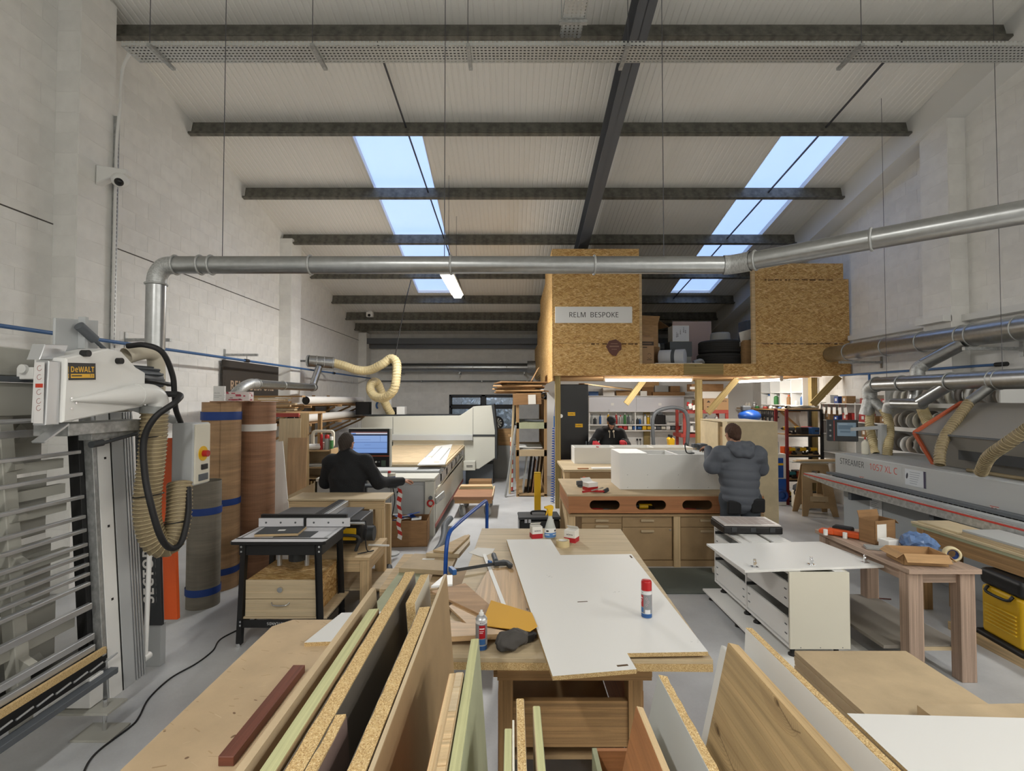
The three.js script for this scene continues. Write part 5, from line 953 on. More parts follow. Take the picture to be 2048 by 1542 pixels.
// ---------- flat bed machining centre ----------
{
  const o = thing('machining_centre', 'large pale grey flat bed machining centre with bridge and timber table', 'machine', [0, 0, 0]);
  const X0 = -2.95, X1 = -1.17, d0 = 7.55, d1 = 12.0;
  part(o, 'base_frame', span(X0, X1 - 0.02, 0.08, 0.82, -d1, -d0 - 0.05, 0.01), M.greyMachine);
  part(o, 'front_door', span(-2.75, X1 - 0.16, 0.14, 0.76, -d0 - 0.05, -d0 - 0.035, 0.004), M.greyMachine); part(o, 'door_lock', rod([-1.72, 0.66, -d0 - 0.036], [-1.72, 0.66, -d0 - 0.025], 0.018, 14), M.black);
  part(o, 'corner_post', span(X1 - 0.14, X1, 0, 0.84, -d0 - 0.14, -d0, 0.006), M.beigeMachine);
  part(o, 'front_ledge', span(X0, X1, 0.82, 0.87, -8.1, -d0, 0.006), M.beigeMachine);
  part(o, 'front_step', span(X0, X1 - 0.02, 0.87, 0.9, -8.55, -8.15, 0.004), M.greyMachine);
  part(o, 'side_skirt', side([[d0 + 0.1, 0.12], [d0 + 0.1, 0.62], [d1, 0.72], [d1, 0.12]], X1 - 0.03, X1, 0.003), M.beigeMachine);
  part(o, 'side_tray', span(X1 - 0.16, X1, 0.62, 0.66, -d1, -d0 - 0.2, 0.003), M.cream); part(o, 'red_strip', span(X1, X1 + 0.006, 0.1, 0.16, -d1, -d0 - 0.1), mat(0xa8635a, 0.6));
  for (let i = 0; i < 5; i++) part(o, 'clamp_unit', [span(X1 - 0.1, X1 - 0.02, 0.68, 0.86, -8.5 - i * 0.75, -8.35 - i * 0.75, 0.006), span(X1 - 0.07, X1 + 0.02, 0.86, 0.9, -8.46 - i * 0.75, -8.39 - i * 0.75, 0.004)], M.greyMachine);
  part(o, 'timber_table', span(X0 + 0.1, X1 + 0.04, 0.9, 0.945, -d1, -8.6, 0.002), M.birch); part(o, 'spoil_board', span(X0 + 0.15, X1 + 0.0, 0.945, 0.96, -d1, -8.68, 0.002), M.mdf);
  part(o, 'lock_ring', [clean(new THREE.TorusGeometry(0.045, 0.014, 8, 20).translate(X1 - 0.05, 0.5, -d0 + 0.012))], M.red); part(o, 'main_switch', rod([X1 - 0.05, 0.58, -d0], [X1 - 0.05, 0.58, -d0 + 0.03], 0.03, 16), M.slate);
  part(o, 'bumper', bar([X1 + 0.02, 0.52, -d0 - 0.05], [X1 + 0.11, 0.58, -d0 - 0.3], 0.02, 0.1), M.galvDull);
  // bridge
  const by = (v) => px(900, v, 12.0).y, bx = (u) => px(u, 850, 12.0).x;
  const prof = [[bx(722), by(905)], [bx(722), by(840)], [bx(730), by(833)], [bx(920), by(831)], [bx(947), by(813)], [bx(984), by(811)], [bx(990), by(860)], [bx(990), by(916)], [bx(958), by(938)], [bx(927), by(938)], [bx(927), by(884)], [bx(782), by(884)], [bx(782), by(905)]];
  part(o, 'bridge', ext(prof, 0.9, 0.01).translate(0, 0, -12.9), M.beigeMachine);
  part(o, 'bridge_lip', span(bx(785), bx(946), by(880), by(869), -12.0, -11.88, 0.006), M.greyMachine);
  part(o, 'dust_curtain', [span(bx(787), bx(928), by(900), by(880), -12.0, -11.97)], M.cream);
  part(o, 'dark_band', span(bx(946), bx(990), by(873), by(869), -12.01, -11.99), M.charcoal);
  part(o, 'rear_fin', ext([[bx(983), by(811)], [bx(988), by(808)], [bx(994), by(862)], [bx(994), by(918)], [bx(990), by(918)], [bx(990), by(862)]], 0.95, 0).translate(0, 0, -12.95), M.charcoal);
  for (const u of [786, 946]) part(o, 'panel_gap', span(bx(u) - 0.004, bx(u) + 0.004, by(u < 800 ? 868 : 884), by(u < 800 ? 834 : 815), -12.0, -11.994), M.slate);
  part(o, 'bridge_edge', span(bx(724), bx(918), by(832), by(829.5), -12.6, -12.05), M.charcoal);
  part(o, 'cable_box', span(bx(924), bx(952), by(938), by(920), -11.98, -11.75, 0.01), M.beigeMachine); for (const k of [0, 1]) part(o, 'vent_slot', span(bx(935), bx(947), by(929 + k * 2.5), by(928 + k * 2.5), -11.752, -11.746), M.black);
  part(o, 'bridge_foot', [span(bx(930), bx(985), 0, by(930), -12.85, -12.2)], M.slate);
}
{ // worked panel on the bed
  const o = thing('machined_panel', 'white slotted panel lying on the machine bed', 'panel', [0, 0, 0]), q = [[835, 929], [872, 892], [905, 888], [890, 928]].map(([u, v]) => { const p = pf(u, v, 0.98); return [p.x, -p.z]; });
  part(o, 'sheet', slab(q, 0.979, 0.018, 0.001), M.white);
  const g = (u0, v0, u1, v1, w, m = M.plasticGrey) => { const a = pf(u0, v0, 0.98), b = pf(u1, v1, 0.98); part(o, 'groove', bar([a.x, 0.979, a.z], [b.x, 0.979, b.z], w, 0.003), m); };
  g(862, 916, 884, 893, 0.02); g(880, 920, 900, 896, 0.03); g(850, 915, 866, 899, 0.02); g(856, 913, 865, 913, 0.09, M.birch); g(868, 924, 879, 924, 0.09, M.birch);
}
{ // operator console
  const D = 6.9, o = thing('operator_console', 'operator console with lit blue screen in front of the flat bed machine', 'console', [0, 0, 0]);
  const a = px(697, 858, D), b = px(779, 934, D), cx = (a.x + b.x) / 2, cy = (a.y + b.y) / 2, w = b.x - a.x;
  part(o, 'monitor_case', box(w, a.y - b.y, 0.07, 0.008), M.black, [cx, cy, -D - 0.04]); part(o, 'side_frame', [span(b.x - 0.004, b.x + 0.016, b.y, a.y + 0.006, -D - 0.07, -D, 0.003), span(a.x, b.x, a.y, a.y + 0.01, -D - 0.07, -D)], M.beigeMachine);
  const sw = w * 0.88, sh = (a.y - b.y) * 0.57;
  const scr = ctex(512, 300, (x, W, H) => { x.fillStyle = '#8fb4f4'; x.fillRect(0, 0, W, H); x.fillStyle = '#8a5a50'; x.fillRect(0, 0, W, 14); x.fillStyle = '#e6e9f6'; x.fillRect(70, 14, W - 70, 18); x.fillStyle = '#16284a'; x.fillRect(0, 32, W, 20); x.fillStyle = '#9fc1fb'; x.fillRect(0, 52, W, 84); x.fillStyle = '#5b78b4'; x.fillRect(0, 140, W, 5); x.fillRect(0, 226, W, 4); x.fillRect(412, 52, 3, 84); x.fillRect(20, 110, 260, 3); x.fillRect(190, 180, 90, 3); x.fillStyle = '#2c3f6b'; x.fillRect(16, 222, 40, 6); x.fillRect(0, H - 10, W, 10); });
  part(o, 'screen', plate(sw, sh, 0.004), mat(0x000000, 0.3, 0, { emissive: 0xffffff, emissiveMap: scr, emissiveIntensity: 0.75 }), [cx, cy + (a.y - b.y) * 0.14, -D + 0.0]);
  const l = new THREE.RectAreaLight(0x8fb4f4, 0.7, sw, sh); l.position.set(cx, cy + 0.08, -D + 0.01); l.rotation.y = Math.PI; l.castShadow = true; o.add(l);
  part(o, 'orange_line', span(a.x, b.x, cy - 0.115, cy - 0.105, -D - 0.01, -D - 0.003), M.orangeDust);
  for (let i = 0; i < 4; i++) part(o, 'button', rod([cx + 0.02 + i * 0.04, b.y + 0.07, -D - 0.006], [cx + 0.02 + i * 0.04, b.y + 0.07, -D + 0.012], 0.012, 14), i === 2 ? M.white : M.slate);
  part(o, 'socket_panel', span(cx + 0.17, cx + 0.23, b.y + 0.01, b.y + 0.09, -D - 0.006, -D + 0.0), mat(0x4c5f52, 0.6));
  part(o, 'stand', [span(cx - 0.15, cx - 0.05, 0, b.y, -D - 0.12, -D - 0.06, 0.005), span(cx - 0.26, cx + 0.08, 0, 0.03, -D - 0.3, -D + 0.12, 0.005)], M.charcoal);
  part(o, 'keyboard_shelf', span(cx - 0.1, cx + 0.3, 0.88, 0.9, -D, -D + 0.2, 0.004), M.slate);
  for (let i = 0; i < 2; i++) { const q = px(757 + i * 3, 950, D - 0.05); part(o, 'note', plate(0.07, 0.1, 0.002), M.paper, [q.x, q.y - i * 0.1, q.z], [-0.2, 0, 0]); }
  const r = px(786, 968, D - 0.2), h = thing('hand_controller', 'grey hand controller box with knobs hung beside the console', 'controller', [r.x, r.y, r.z]);
  part(h, 'housing', box(0.14, 0.1, 0.12, 0.02), M.slate); part(h, 'dial', at(cyl(0.05, 0.06, 20), [-0.02, 0.08, 0]), M.blueTape); part(h, 'lid', at(cyl(0.052, 0.04, 20), [-0.02, 0.125, 0]), M.cream); part(h, 'button', at(cyl(0.02, 0.03, 12), [-0.05, 0.16, 0]), M.red);
  part(h, 'holder', [rod([-0.02, -0.05, 0], [-0.03, -(r.y - 0.0), 0.0], 0.012, 8), at(cyl(0.12, 0.02, 20), [-0.03, -r.y + 0.01, 0])], M.galvDull); part(h, 'cord', tube([[0.0, -0.05, 0], [0.03, -0.2, 0.02], [0.0, -0.4, 0.03], [-0.06, -0.6, 0.02], [-0.1, -0.8, 0]], 0.007, 30, 6), M.cable);
  // hazard tape hanging from it
  const tp = px(799, 975, D - 0.22), bt = px(802, 1077, D - 0.25), L = tp.y - bt.y, t = thing('hazard_tape', 'red and white hazard tape hanging from the hand controller', 'tape', [0, 0, 0]);
  const n = 12; for (let i = 0; i < n; i++) { const y1 = tp.y - L * i / n, y0 = tp.y - L * (i + 1) / n, wv = (k) => 0.012 * Math.sin(k * 1.3); const g = ext([[wv(i) - 0.028, y1], [wv(i) + 0.028, y1 - 0.03], [wv(i + 1) + 0.028, y0 - 0.03], [wv(i + 1) - 0.028, y0]], 0.001); part(t, 'stripe', g, i % 2 ? M.white : mat(0xc0302a, 0.5), [tp.x, 0, tp.z + 0.004 * Math.sin(i)]); }
}
// ---------- suction duct and flexible hose over the machine ----------
{
  const o = thing('machine_hose', 'cream flexible hose curling down from the wall duct to the machine', 'hose', [0, 0, 0]), P = px;
  const pts = [P(668, 726, 11.4), P(690, 732, 11.4), P(715, 740, 11.4), P(740, 740, 11.4), P(765, 728, 11.3), P(782, 717, 11.3), P(793, 726, 11.2), P(793, 750, 11.1), P(788, 778, 11.1), P(772, 794, 11.2), P(752, 794, 11.4), P(741, 780, 11.6), P(745, 765, 11.8), P(756, 768, 12.0), P(768, 800, 12.1), P(775, 815, 12.2), P(783, 830, 12.3)];
  part(o, 'hose', hose(pts, 0.096, 0.05, 0.005, 16), M.hoseCream);
  part(o, 'wire_helix', helix(pts, 0.099, 0.06, 0.006, 10), M.hoseTan);
  part(o, 'hanger_cable', tube([P(789, 718, 11.25), P(800, 660, 11.3), P(812, 600, 11.4), P(822, 560, 12.0)], 0.01, 20, 6), M.cable);
  const d = thing('wall_duct', 'galvanised duct with branch along the left wall near the tube rack', 'duct', [0, 0, 0]);
  part(d, 'duct_length', rod(P(618, 722, 11.2).toArray(), P(668, 726, 11.4).toArray(), 0.13, 24), M.galv); part(d, 'end_cap', rod(P(616, 722, 11.2).toArray(), P(619, 722, 11.2).toArray(), 0.135, 24), M.galvDull);
  part(d, 'branch', rod(P(638, 735, 11.2).toArray(), P(626, 770, 10.9).toArray(), 0.075, 20), M.galv); part(d, 'duct_length', rod(P(629, 775, 10.9).toArray(), P(510, 768, 7.9).toArray(), 0.075, 20), M.galv); part(d, 'bend', tube([P(512, 768, 7.9), P(500, 768, 7.7), P(484, 776, 7.5), P(470, 790, 7.4), P(462, 815, 7.4)], 0.078, 20, 18), M.galvDull);
  ductRings(d, P(629, 775, 10.9).toArray(), P(510, 768, 7.9).toArray(), 0.075, [0.05, 0.62, 0.98]); ductRings(d, P(618, 722, 11.2).toArray(), P(668, 726, 11.4).toArray(), 0.13, [0.3, 0.6, 0.95]);
  part(d, 'bracket', bar(P(640, 722, 11.3).toArray(), [XL + 0.01, P(640, 722, 11.3).y, -11.3], 0.04, 0.04), M.galvDull);
  const y = px(950, 735, 16.3).y, b = thing('back_duct', 'galvanised duct running along the far wall above the window', 'duct', [0, 0, 0]);
  part(b, 'duct_length', rod([-4.25, y, -16.3], [0.72, y, -16.3], 0.14, 24), M.galv); ductRings(b, [-4.25, y, -16.3], [0.72, y, -16.3], 0.14, [0.3, 0.6, 0.82]); part(b, 'end_sleeve', rod([0.5, y + 0.02, -16.3], [0.78, y + 0.02, -16.3], 0.2, 24), M.galvDull);
  for (const x of [-3.6, -1.7, 0.4]) part(b, 'wall_bracket', [span(x - 0.02, x + 0.02, y - 0.22, y - 0.18, -DB, -16.1), span(x - 0.02, x + 0.02, y - 0.2, y - 0.13, -16.32, -16.28)], M.galvDull);
  const pp = thing('wall_pipe', 'thin grey air pipe along the far wall', 'pipe', [0, 0, 0]); part(pp, 'pipe', rod([XL + 0.05, px(900, 762, 16.5).y, -16.55], [0.7, px(900, 762, 16.5).y, -16.55], 0.018, 8), M.slate); for (const x of [-3, -1, 0.5]) part(pp, 'clip', span(x - 0.02, x + 0.02, px(900, 762, 16.5).y - 0.03, px(900, 762, 16.5).y + 0.03, -DB, -16.53), M.galvDull);
}
{ // things standing on the bridge
  const P = px, q = P(765, 832, 12.35), o = thing('pump_unit', 'white pump unit with blue hose loop on top of the machine bridge', 'pump', [q.x - 0.05, px(900, 831, 12.0).y + 0.0, -12.45]);
  part(o, 'cabinet', box(0.42, 0.4, 0.3, 0.008), M.white, [0, 0.21, 0]); part(o, 'hose_loop', clean(new THREE.TorusGeometry(0.11, 0.022, 10, 28, 4.6).rotateZ(-0.7).translate(0.03, 0.24, 0.18)), M.blueSteel); part(o, 'motor', [at(cyl(0.09, 0.18, 18), [0.32, 0.1, 0.0], [0, 0, Math.PI / 2])], M.black); part(o, 'white_box', box(0.2, 0.2, 0.24, 0.006), M.white, [0.5, 0.105, 0]);
  part(o, 'black_box', box(0.34, 0.32, 0.26, 0.01), M.black, [-0.44, 0.165, 0.0]);
}
// dartboard in the window recess
{ const o = thing('dartboard', 'dartboard leaning in the corner of the far window', 'dartboard', [px(994, 846, 16.6).x, px(994, 846, 16.6).y, -16.69 + 0.03]); part(o, 'board', at(cyl(0.225, 0.035, 40), [0, 0, 0], [Math.PI / 2, 0, 0]), M.black);
  for (let i = 0; i < 20; i++) { const a = i / 20 * 6.283 + 0.157, s = [[Math.cos(a) * 0.03, Math.sin(a) * 0.03], [Math.cos(a) * 0.165, Math.sin(a) * 0.165], [Math.cos(a + 0.314) * 0.165, Math.sin(a + 0.314) * 0.165], [Math.cos(a + 0.314) * 0.03, Math.sin(a + 0.314) * 0.03]]; part(o, 'segment', ext(s, 0.003).translate(0, 0, 0.017), i % 2 ? M.cream : M.charcoal); } part(o, 'bullseye', at(cyl(0.02, 0.006, 16), [0, 0, 0.019], [Math.PI / 2, 0, 0]), M.red); }
// foliage outside the window
{
  const m = mat(0xbfbbae, 0.9), g = [];
  const o = part(scene, 'hedge_outside', (() => { const L = []; for (let i = 0; i < 2600; i++) { const s = rr(0.04, 0.1), q = new THREE.PlaneGeometry(s, s * 1.8); at(q, [rr(-4.5, 2.5), rr(-0.02, 2.9), -19.6 + rr(-0.35, 0.35)], [rr(0, 6), rr(0, 6), rr(0, 6)]); L.push(q); } return merge(L); })(), m);
  o.userData = { kind: 'stuff', label: 'dense green hedge outside the far window', category: 'hedge' };
  part(scene, 'ground_outside', span(-9, 8, -0.3, -0.02, -24, -17.01), mat(0x6b6f60, 0.9)).userData = { kind: 'structure', label: 'ground outside the far window' };
  part(scene, 'wall_bank_outside', span(-9, 8, -0.02, 2.6, -20.6, -20.1), mat(0xa8a498, 0.95)).userData = { kind: 'structure', label: 'dark bank behind the hedge outside' };
}
// ---------- tube rack, offcuts and shelves along the left wall ----------
{
  const o = thing('tube_rack', 'wall rack with timber arms holding long cardboard tubes', 'rack', [0, 0, 0]);
  for (const d of [9.6, 11.3, 12.4, 13.4]) { part(o, 'upright', span(XL + 0.01, XL + 0.07, 0.9, 2.15, -d - 0.03, -d + 0.03), M.pineDark); for (const y of [1.93, 1.58]) { part(o, 'arm', span(XL + 0.07, -3.85, y - 0.04, y, -d - 0.025, -d + 0.025), M.pineDark); part(o, 'arm_brace', bar([XL + 0.07, y - 0.45, -d], [-4.0, y - 0.05, -d], 0.04, 0.04), M.pineDark); } }
  for (const y of [1.932, 1.582]) part(o, 'shelf_board', span(XL + 0.08, -3.9, y - 0.002, y + 0.014, -13.6, -9.4), M.cardDark);
  const tb = (x, y, d0, d1, r, label) => { const t = thing('cardboard_tube', label, 'tube', [0, 0, 0]); part(t, 'tube', clean(new THREE.CylinderGeometry(r, r, d1 - d0, 22, 1, true).rotateX(Math.PI / 2).translate(x, y, -(d0 + d1) / 2)), mat(0xdcdad6, 0.6, 0, { side: THREE.DoubleSide })); part(t, 'end_plug', rod([x, y, -d0 - 0.04], [x, y, -d0 - 0.02], r * 0.97, 22), M.black); };
  tb(-3.98, 2.03, 9.65, 13.2, 0.08, 'white wrapped tube on the top tier of the wall rack');
  tb(-4.02, 1.682, 9.42, 13.5, 0.085, 'longest white wrapped tube on the lower tier of the wall rack');
  tb(-4.2, 1.68, 9.5, 11.9, 0.08, 'white wrapped tube behind the longest one on the rack');
  tb(-4.38, 1.665, 9.9, 12.6, 0.066, 'thinner wrapped tube at the back of the lower tier');
}
function leaner(name, label, u, v, D, w, t, h, m, lean, ry = 0, pts) { // stands on the floor at its bottom centre below pixel column u, leaning back
  const p = px(u, v, D), o = solo(name, label, 'board', pts ? ext(pts, t, 0.001, [], 'y') : at(box(w, h, t, 0.001, 'y'), [0, h / 2, 0]), m, [p.x, 0.001 + Math.abs(Math.sin(lean)) * t * 0.6, -D], null); o.rotation.set(-lean, ry, 0, 'YXZ'); return o;
}
leaner('white_board', 'tall white tapered board leaning behind the router table', 553, 950, 6.4, 0, 0.018, 0, M.white, 0.07, 0.1, [[-0.2, 0], [0.22, 0], [0.04, 1.52], [-0.15, 1.5]]);
leaner('plywood_offcut', 'brown plywood offcut leaning beside the white tapered board', 590, 950, 6.95, 0.26, 0.018, 1.52, M.veneerPale, 0.08, 0.15);
leaner('plywood_offcut', 'pale plywood board leaning behind the brown offcut', 574, 950, 7.3, 0.3, 0.018, 1.78, M.birch, 0.09, 0.2);
leaner('rounded_board', 'brown board with rounded top leaning near the tall batten', 598, 950, 7.2, 0, 0.03, 0, M.veneer, 0.06, 0.4, [[-0.07, 0], [0.07, 0], [0.07, 1.35], [0.04, 1.42], [-0.04, 1.42], [-0.07, 1.35]]);
leaner('timber_batten', 'tall pale timber batten leaning at the end of the tube rack', 611, 950, 7.6, 0.12, 0.05, 1.85, M.pine, 0.1, 0.5);
leaner('timber_batten', 'shorter dark timber batten beside the tall pale batten', 604, 950, 7.9, 0.08, 0.04, 1.8, M.pineDark, 0.09, 0.5);
leaner('fibreboard_offcut', 'wide low fibreboard offcut standing behind the frame bench', 594, 990, 6.6, 0, 0.018, 0, M.mdf, 0.06, 0.1, [[-0.28, 0], [0.3, 0], [0.2, 0.95], [-0.26, 0.72]]);
{
  const o = thing('offcut_rack', 'wall shelf with red front edge stacked with timber offcuts', 'shelf', [0, 0, 0]), y = 1.84, x0 = -4.7, x1 = -3.35;
  part(o, 'shelf_board', span(x0, x1, y - 0.03, y, -9.0, -7.9), M.pineDark); part(o, 'front_edge', span(x0, x1, y - 0.06, y, -7.9, -7.86), M.redShelf);
  for (const x of [x0 + 0.05, x1 - 0.05]) part(o, 'upright', span(x - 0.03, x + 0.03, 0, y - 0.03, -8.9, -8.84, 0, 'y'), M.pineDark);
  for (let i = 0; i < 9; i++) { const w = rr(0.6, 1.2), d = rr(0.07, 0.14), h = rr(0.018, 0.03); solo('timber_offcut', ['long pale', 'short brown', 'thin dark', 'flat pale', 'square edged', 'rough brown', 'narrow', 'chipped pale', 'crooked'][i] + ' timber offcut in the pile on the red edged shelf', 'offcut', box(w, h, d, 0.001), [M.pine, M.birch, M.pineDark][i % 3], [-4.05 + rr(-0.08, 0.08), y + 0.016 + i * 0.031, -8.2 + rr(-0.05, 0.05)], [0, rr(-0.08, 0.08), 0], 'offcuts on the red edged shelf'); }
  // dark name board leaning on the wall above the shelf
  const s = thing('name_board', 'dark board with pale lettering BESPOKE leaning on the left wall', 'sign', [-4.9, 2.42, -9.45], Math.PI / 2);
  part(s, 'panel', box(2.0, 0.62, 0.03, 0.002), mat(0x3b352f, 0.6)); part(s, 'lettering', plate(1.9, 0.32, 0.002), print(1.9, 0.32, 1024, word('RELM BESPOKE', '#a8917a', '#3b352f', { bold: 1, k: 0.7, fit: 0.96 })), [0, -0.12, 0.017]);
  // small shelf unit behind the operator
  const b = thing('stock_shelves', 'brown board shelves with cans and papers behind the operator', 'shelves', [0, 0, 0]), sx0 = -3.62, sx1 = -3.04, D = 8.4;
  for (const yy of [1.2, 0.92, 0.74]) part(b, 'shelf_board', span(sx0, sx1, yy - 0.02, yy, -D - 0.35, -D), M.mdfDark); for (const x of [sx0, sx1]) part(b, 'side_panel', span(x - 0.01, x + 0.01, 0, 1.22, -D - 0.35, -D), M.mdfDark); part(b, 'back_panel', span(sx0, sx1, 0, 1.2, -D - 0.37, -D - 0.35), M.mdf);
  for (let i = 0; i < 8; i++) solo('stored_sheet', ['white', 'grey', 'brown', 'speckled', 'pale', 'dark grey', 'tan', 'narrow white'][i] + ' faced sheet stood upright under the stock shelves', 'sheet', box(0.02, 0.68, 0.3), [M.white, M.greyLam, M.veneer, M.chip, M.birch, M.slate, M.mdf, M.white][i], [sx0 + 0.08 + i * 0.055, 0.345, -D - 0.17], [0, 0, -0.03], 'sheets under the stock shelves');
  const can = (x, y, r, h, body, cap, label) => { const c = thing('aerosol_can', label, 'can', [x, y + 0.001, -D - 0.12]); part(c, 'can_body', at(cyl(r, h, 18), [0, h / 2, 0]), body); part(c, 'cap', lathe([[r * 0.95, h], [r * 0.95, h + 0.06], [0, h + 0.065]], 18), cap); };
  can(-3.145, 1.2, 0.04, 0.19, M.plasticGrey, M.red, 'grey can with red cap on the shelf behind the operator'); can(-3.24, 1.2, 0.025, 0.2, M.red, M.red, 'slim red bottle on the shelf behind the operator'); can(-3.068, 1.2, 0.03, 0.16, M.green, M.white, 'green can beside the operator');
  solo('white_carton', 'small white carton between the cans behind the operator', 'carton', box(0.09, 0.12, 0.08, 0.002), M.paper, [-3.2, 1.2615, -D - 0.2]);
  for (let i = 0; i < 3; i++) solo('magazine', ['bottom', 'middle', 'top'][i] + ' magazine of the pile on the low stock shelf', 'magazine', box(0.3, 0.012, 0.22, 0.002), [M.paper, M.plasticGrey, M.white][i], [-3.3, 0.928 + i * 0.013, -D - 0.15], [0, i * 0.15, 0], 'magazines on the stock shelf');
  const fr = new THREE.Shape(); const rc = (s, w, h, r) => { s.moveTo(-w + r, -h); s.lineTo(w - r, -h); s.quadraticCurveTo(w, -h, w, -h + r); s.lineTo(w, h - r); s.quadraticCurveTo(w, h, w - r, h); s.lineTo(-w + r, h); s.quadraticCurveTo(-w, h, -w, h - r); s.lineTo(-w, -h + r); s.quadraticCurveTo(-w, -h, -w + r, -h); }; rc(fr, 0.2, 0.16, 0.08); const ho = new THREE.Path(); rc(ho, 0.155, 0.115, 0.05); fr.holes.push(ho);
  const pf0 = px(637, 890, 8.5); solo('moulded_frame', 'white moulded frame with rounded corners standing on the stock shelf', 'frame', ext(fr, 0.05, 0.008), M.cream, [pf0.x, 1.365, -D - 0.33]);
  for (const [k, x] of [[0, -3.5], [1, -3.52]]) { const t = thing('film_roll', k ? 'blue wrapped film roll standing below the white roll' : 'white film roll lying on the stock shelf end', 'roll', [x, k ? 0.92 : 1.2, -D - 0.1]); part(t, 'roll', k ? at(cyl(0.055, 0.26, 20), [0, 0.131, 0]) : at(cyl(0.05, 0.34, 20), [0.1, 0.051, 0], [0, 0.3, Math.PI / 2]), k ? mat(0xffffff, 0.4, 0, { map: ctex(128, 128, (c, W, H) => { c.fillStyle = '#cdd3da'; c.fillRect(0, 0, W, H); flecks(c, W, H, 60, ['#23488c', '#2b5aa6'], [14, 40], [3, 8], 1, 0, 0.9); }, [0.2, 0.2]) }) : M.white); }
}
// low board trolley on casters
{
  const o = thing('caster_trolley', 'low board trolley on grey casters beside the flat bed machine', 'trolley', [0, 0, 0]), x0 = -1.02, x1 = -0.33, d0 = 8.75, d1 = 9.75;
  part(o, 'deck', span(x0, x1, 0.3, 0.36, -d1, -d0, 0.004), M.veneer); part(o, 'cross_batten', span(x0 + 0.02, x1 - 0.02, 0.24, 0.3, -d0 - 0.12, -d0 - 0.02), M.pineDark); part(o, 'edge_batten', span(x1 - 0.02, x1, 0.36, 0.38, -d1, -d0), M.birch);
  for (const x of [x0 + 0.14, x1 - 0.1]) for (const d of [d0 + 0.1, d1 - 0.12]) { part(o, 'wheel', at(cyl(0.1, 0.045, 22), [x, 0.1, -d], [0, 0.5, Math.PI / 2]), M.plasticGrey); part(o, 'caster_fork', [span(x - 0.04, x - 0.03, 0.1, 0.24, -d - 0.03, -d + 0.03), span(x + 0.03, x + 0.04, 0.1, 0.24, -d - 0.03, -d + 0.03)], M.galvDull); }
  for (let i = 0; i < 3; i++) solo('trolley_board', ['lowest', 'middle', 'topmost'][i] + ' loose board on the low caster trolley', 'board', box(0.66 - i * 0.03, 0.02, 0.2), [M.birch, M.mdfGreen, M.pine][i], [(x0 + x1) / 2, 0.371 + i * 0.021, -9.55], [0, 0.02 * i, 0], 'boards on the low caster trolley');
}
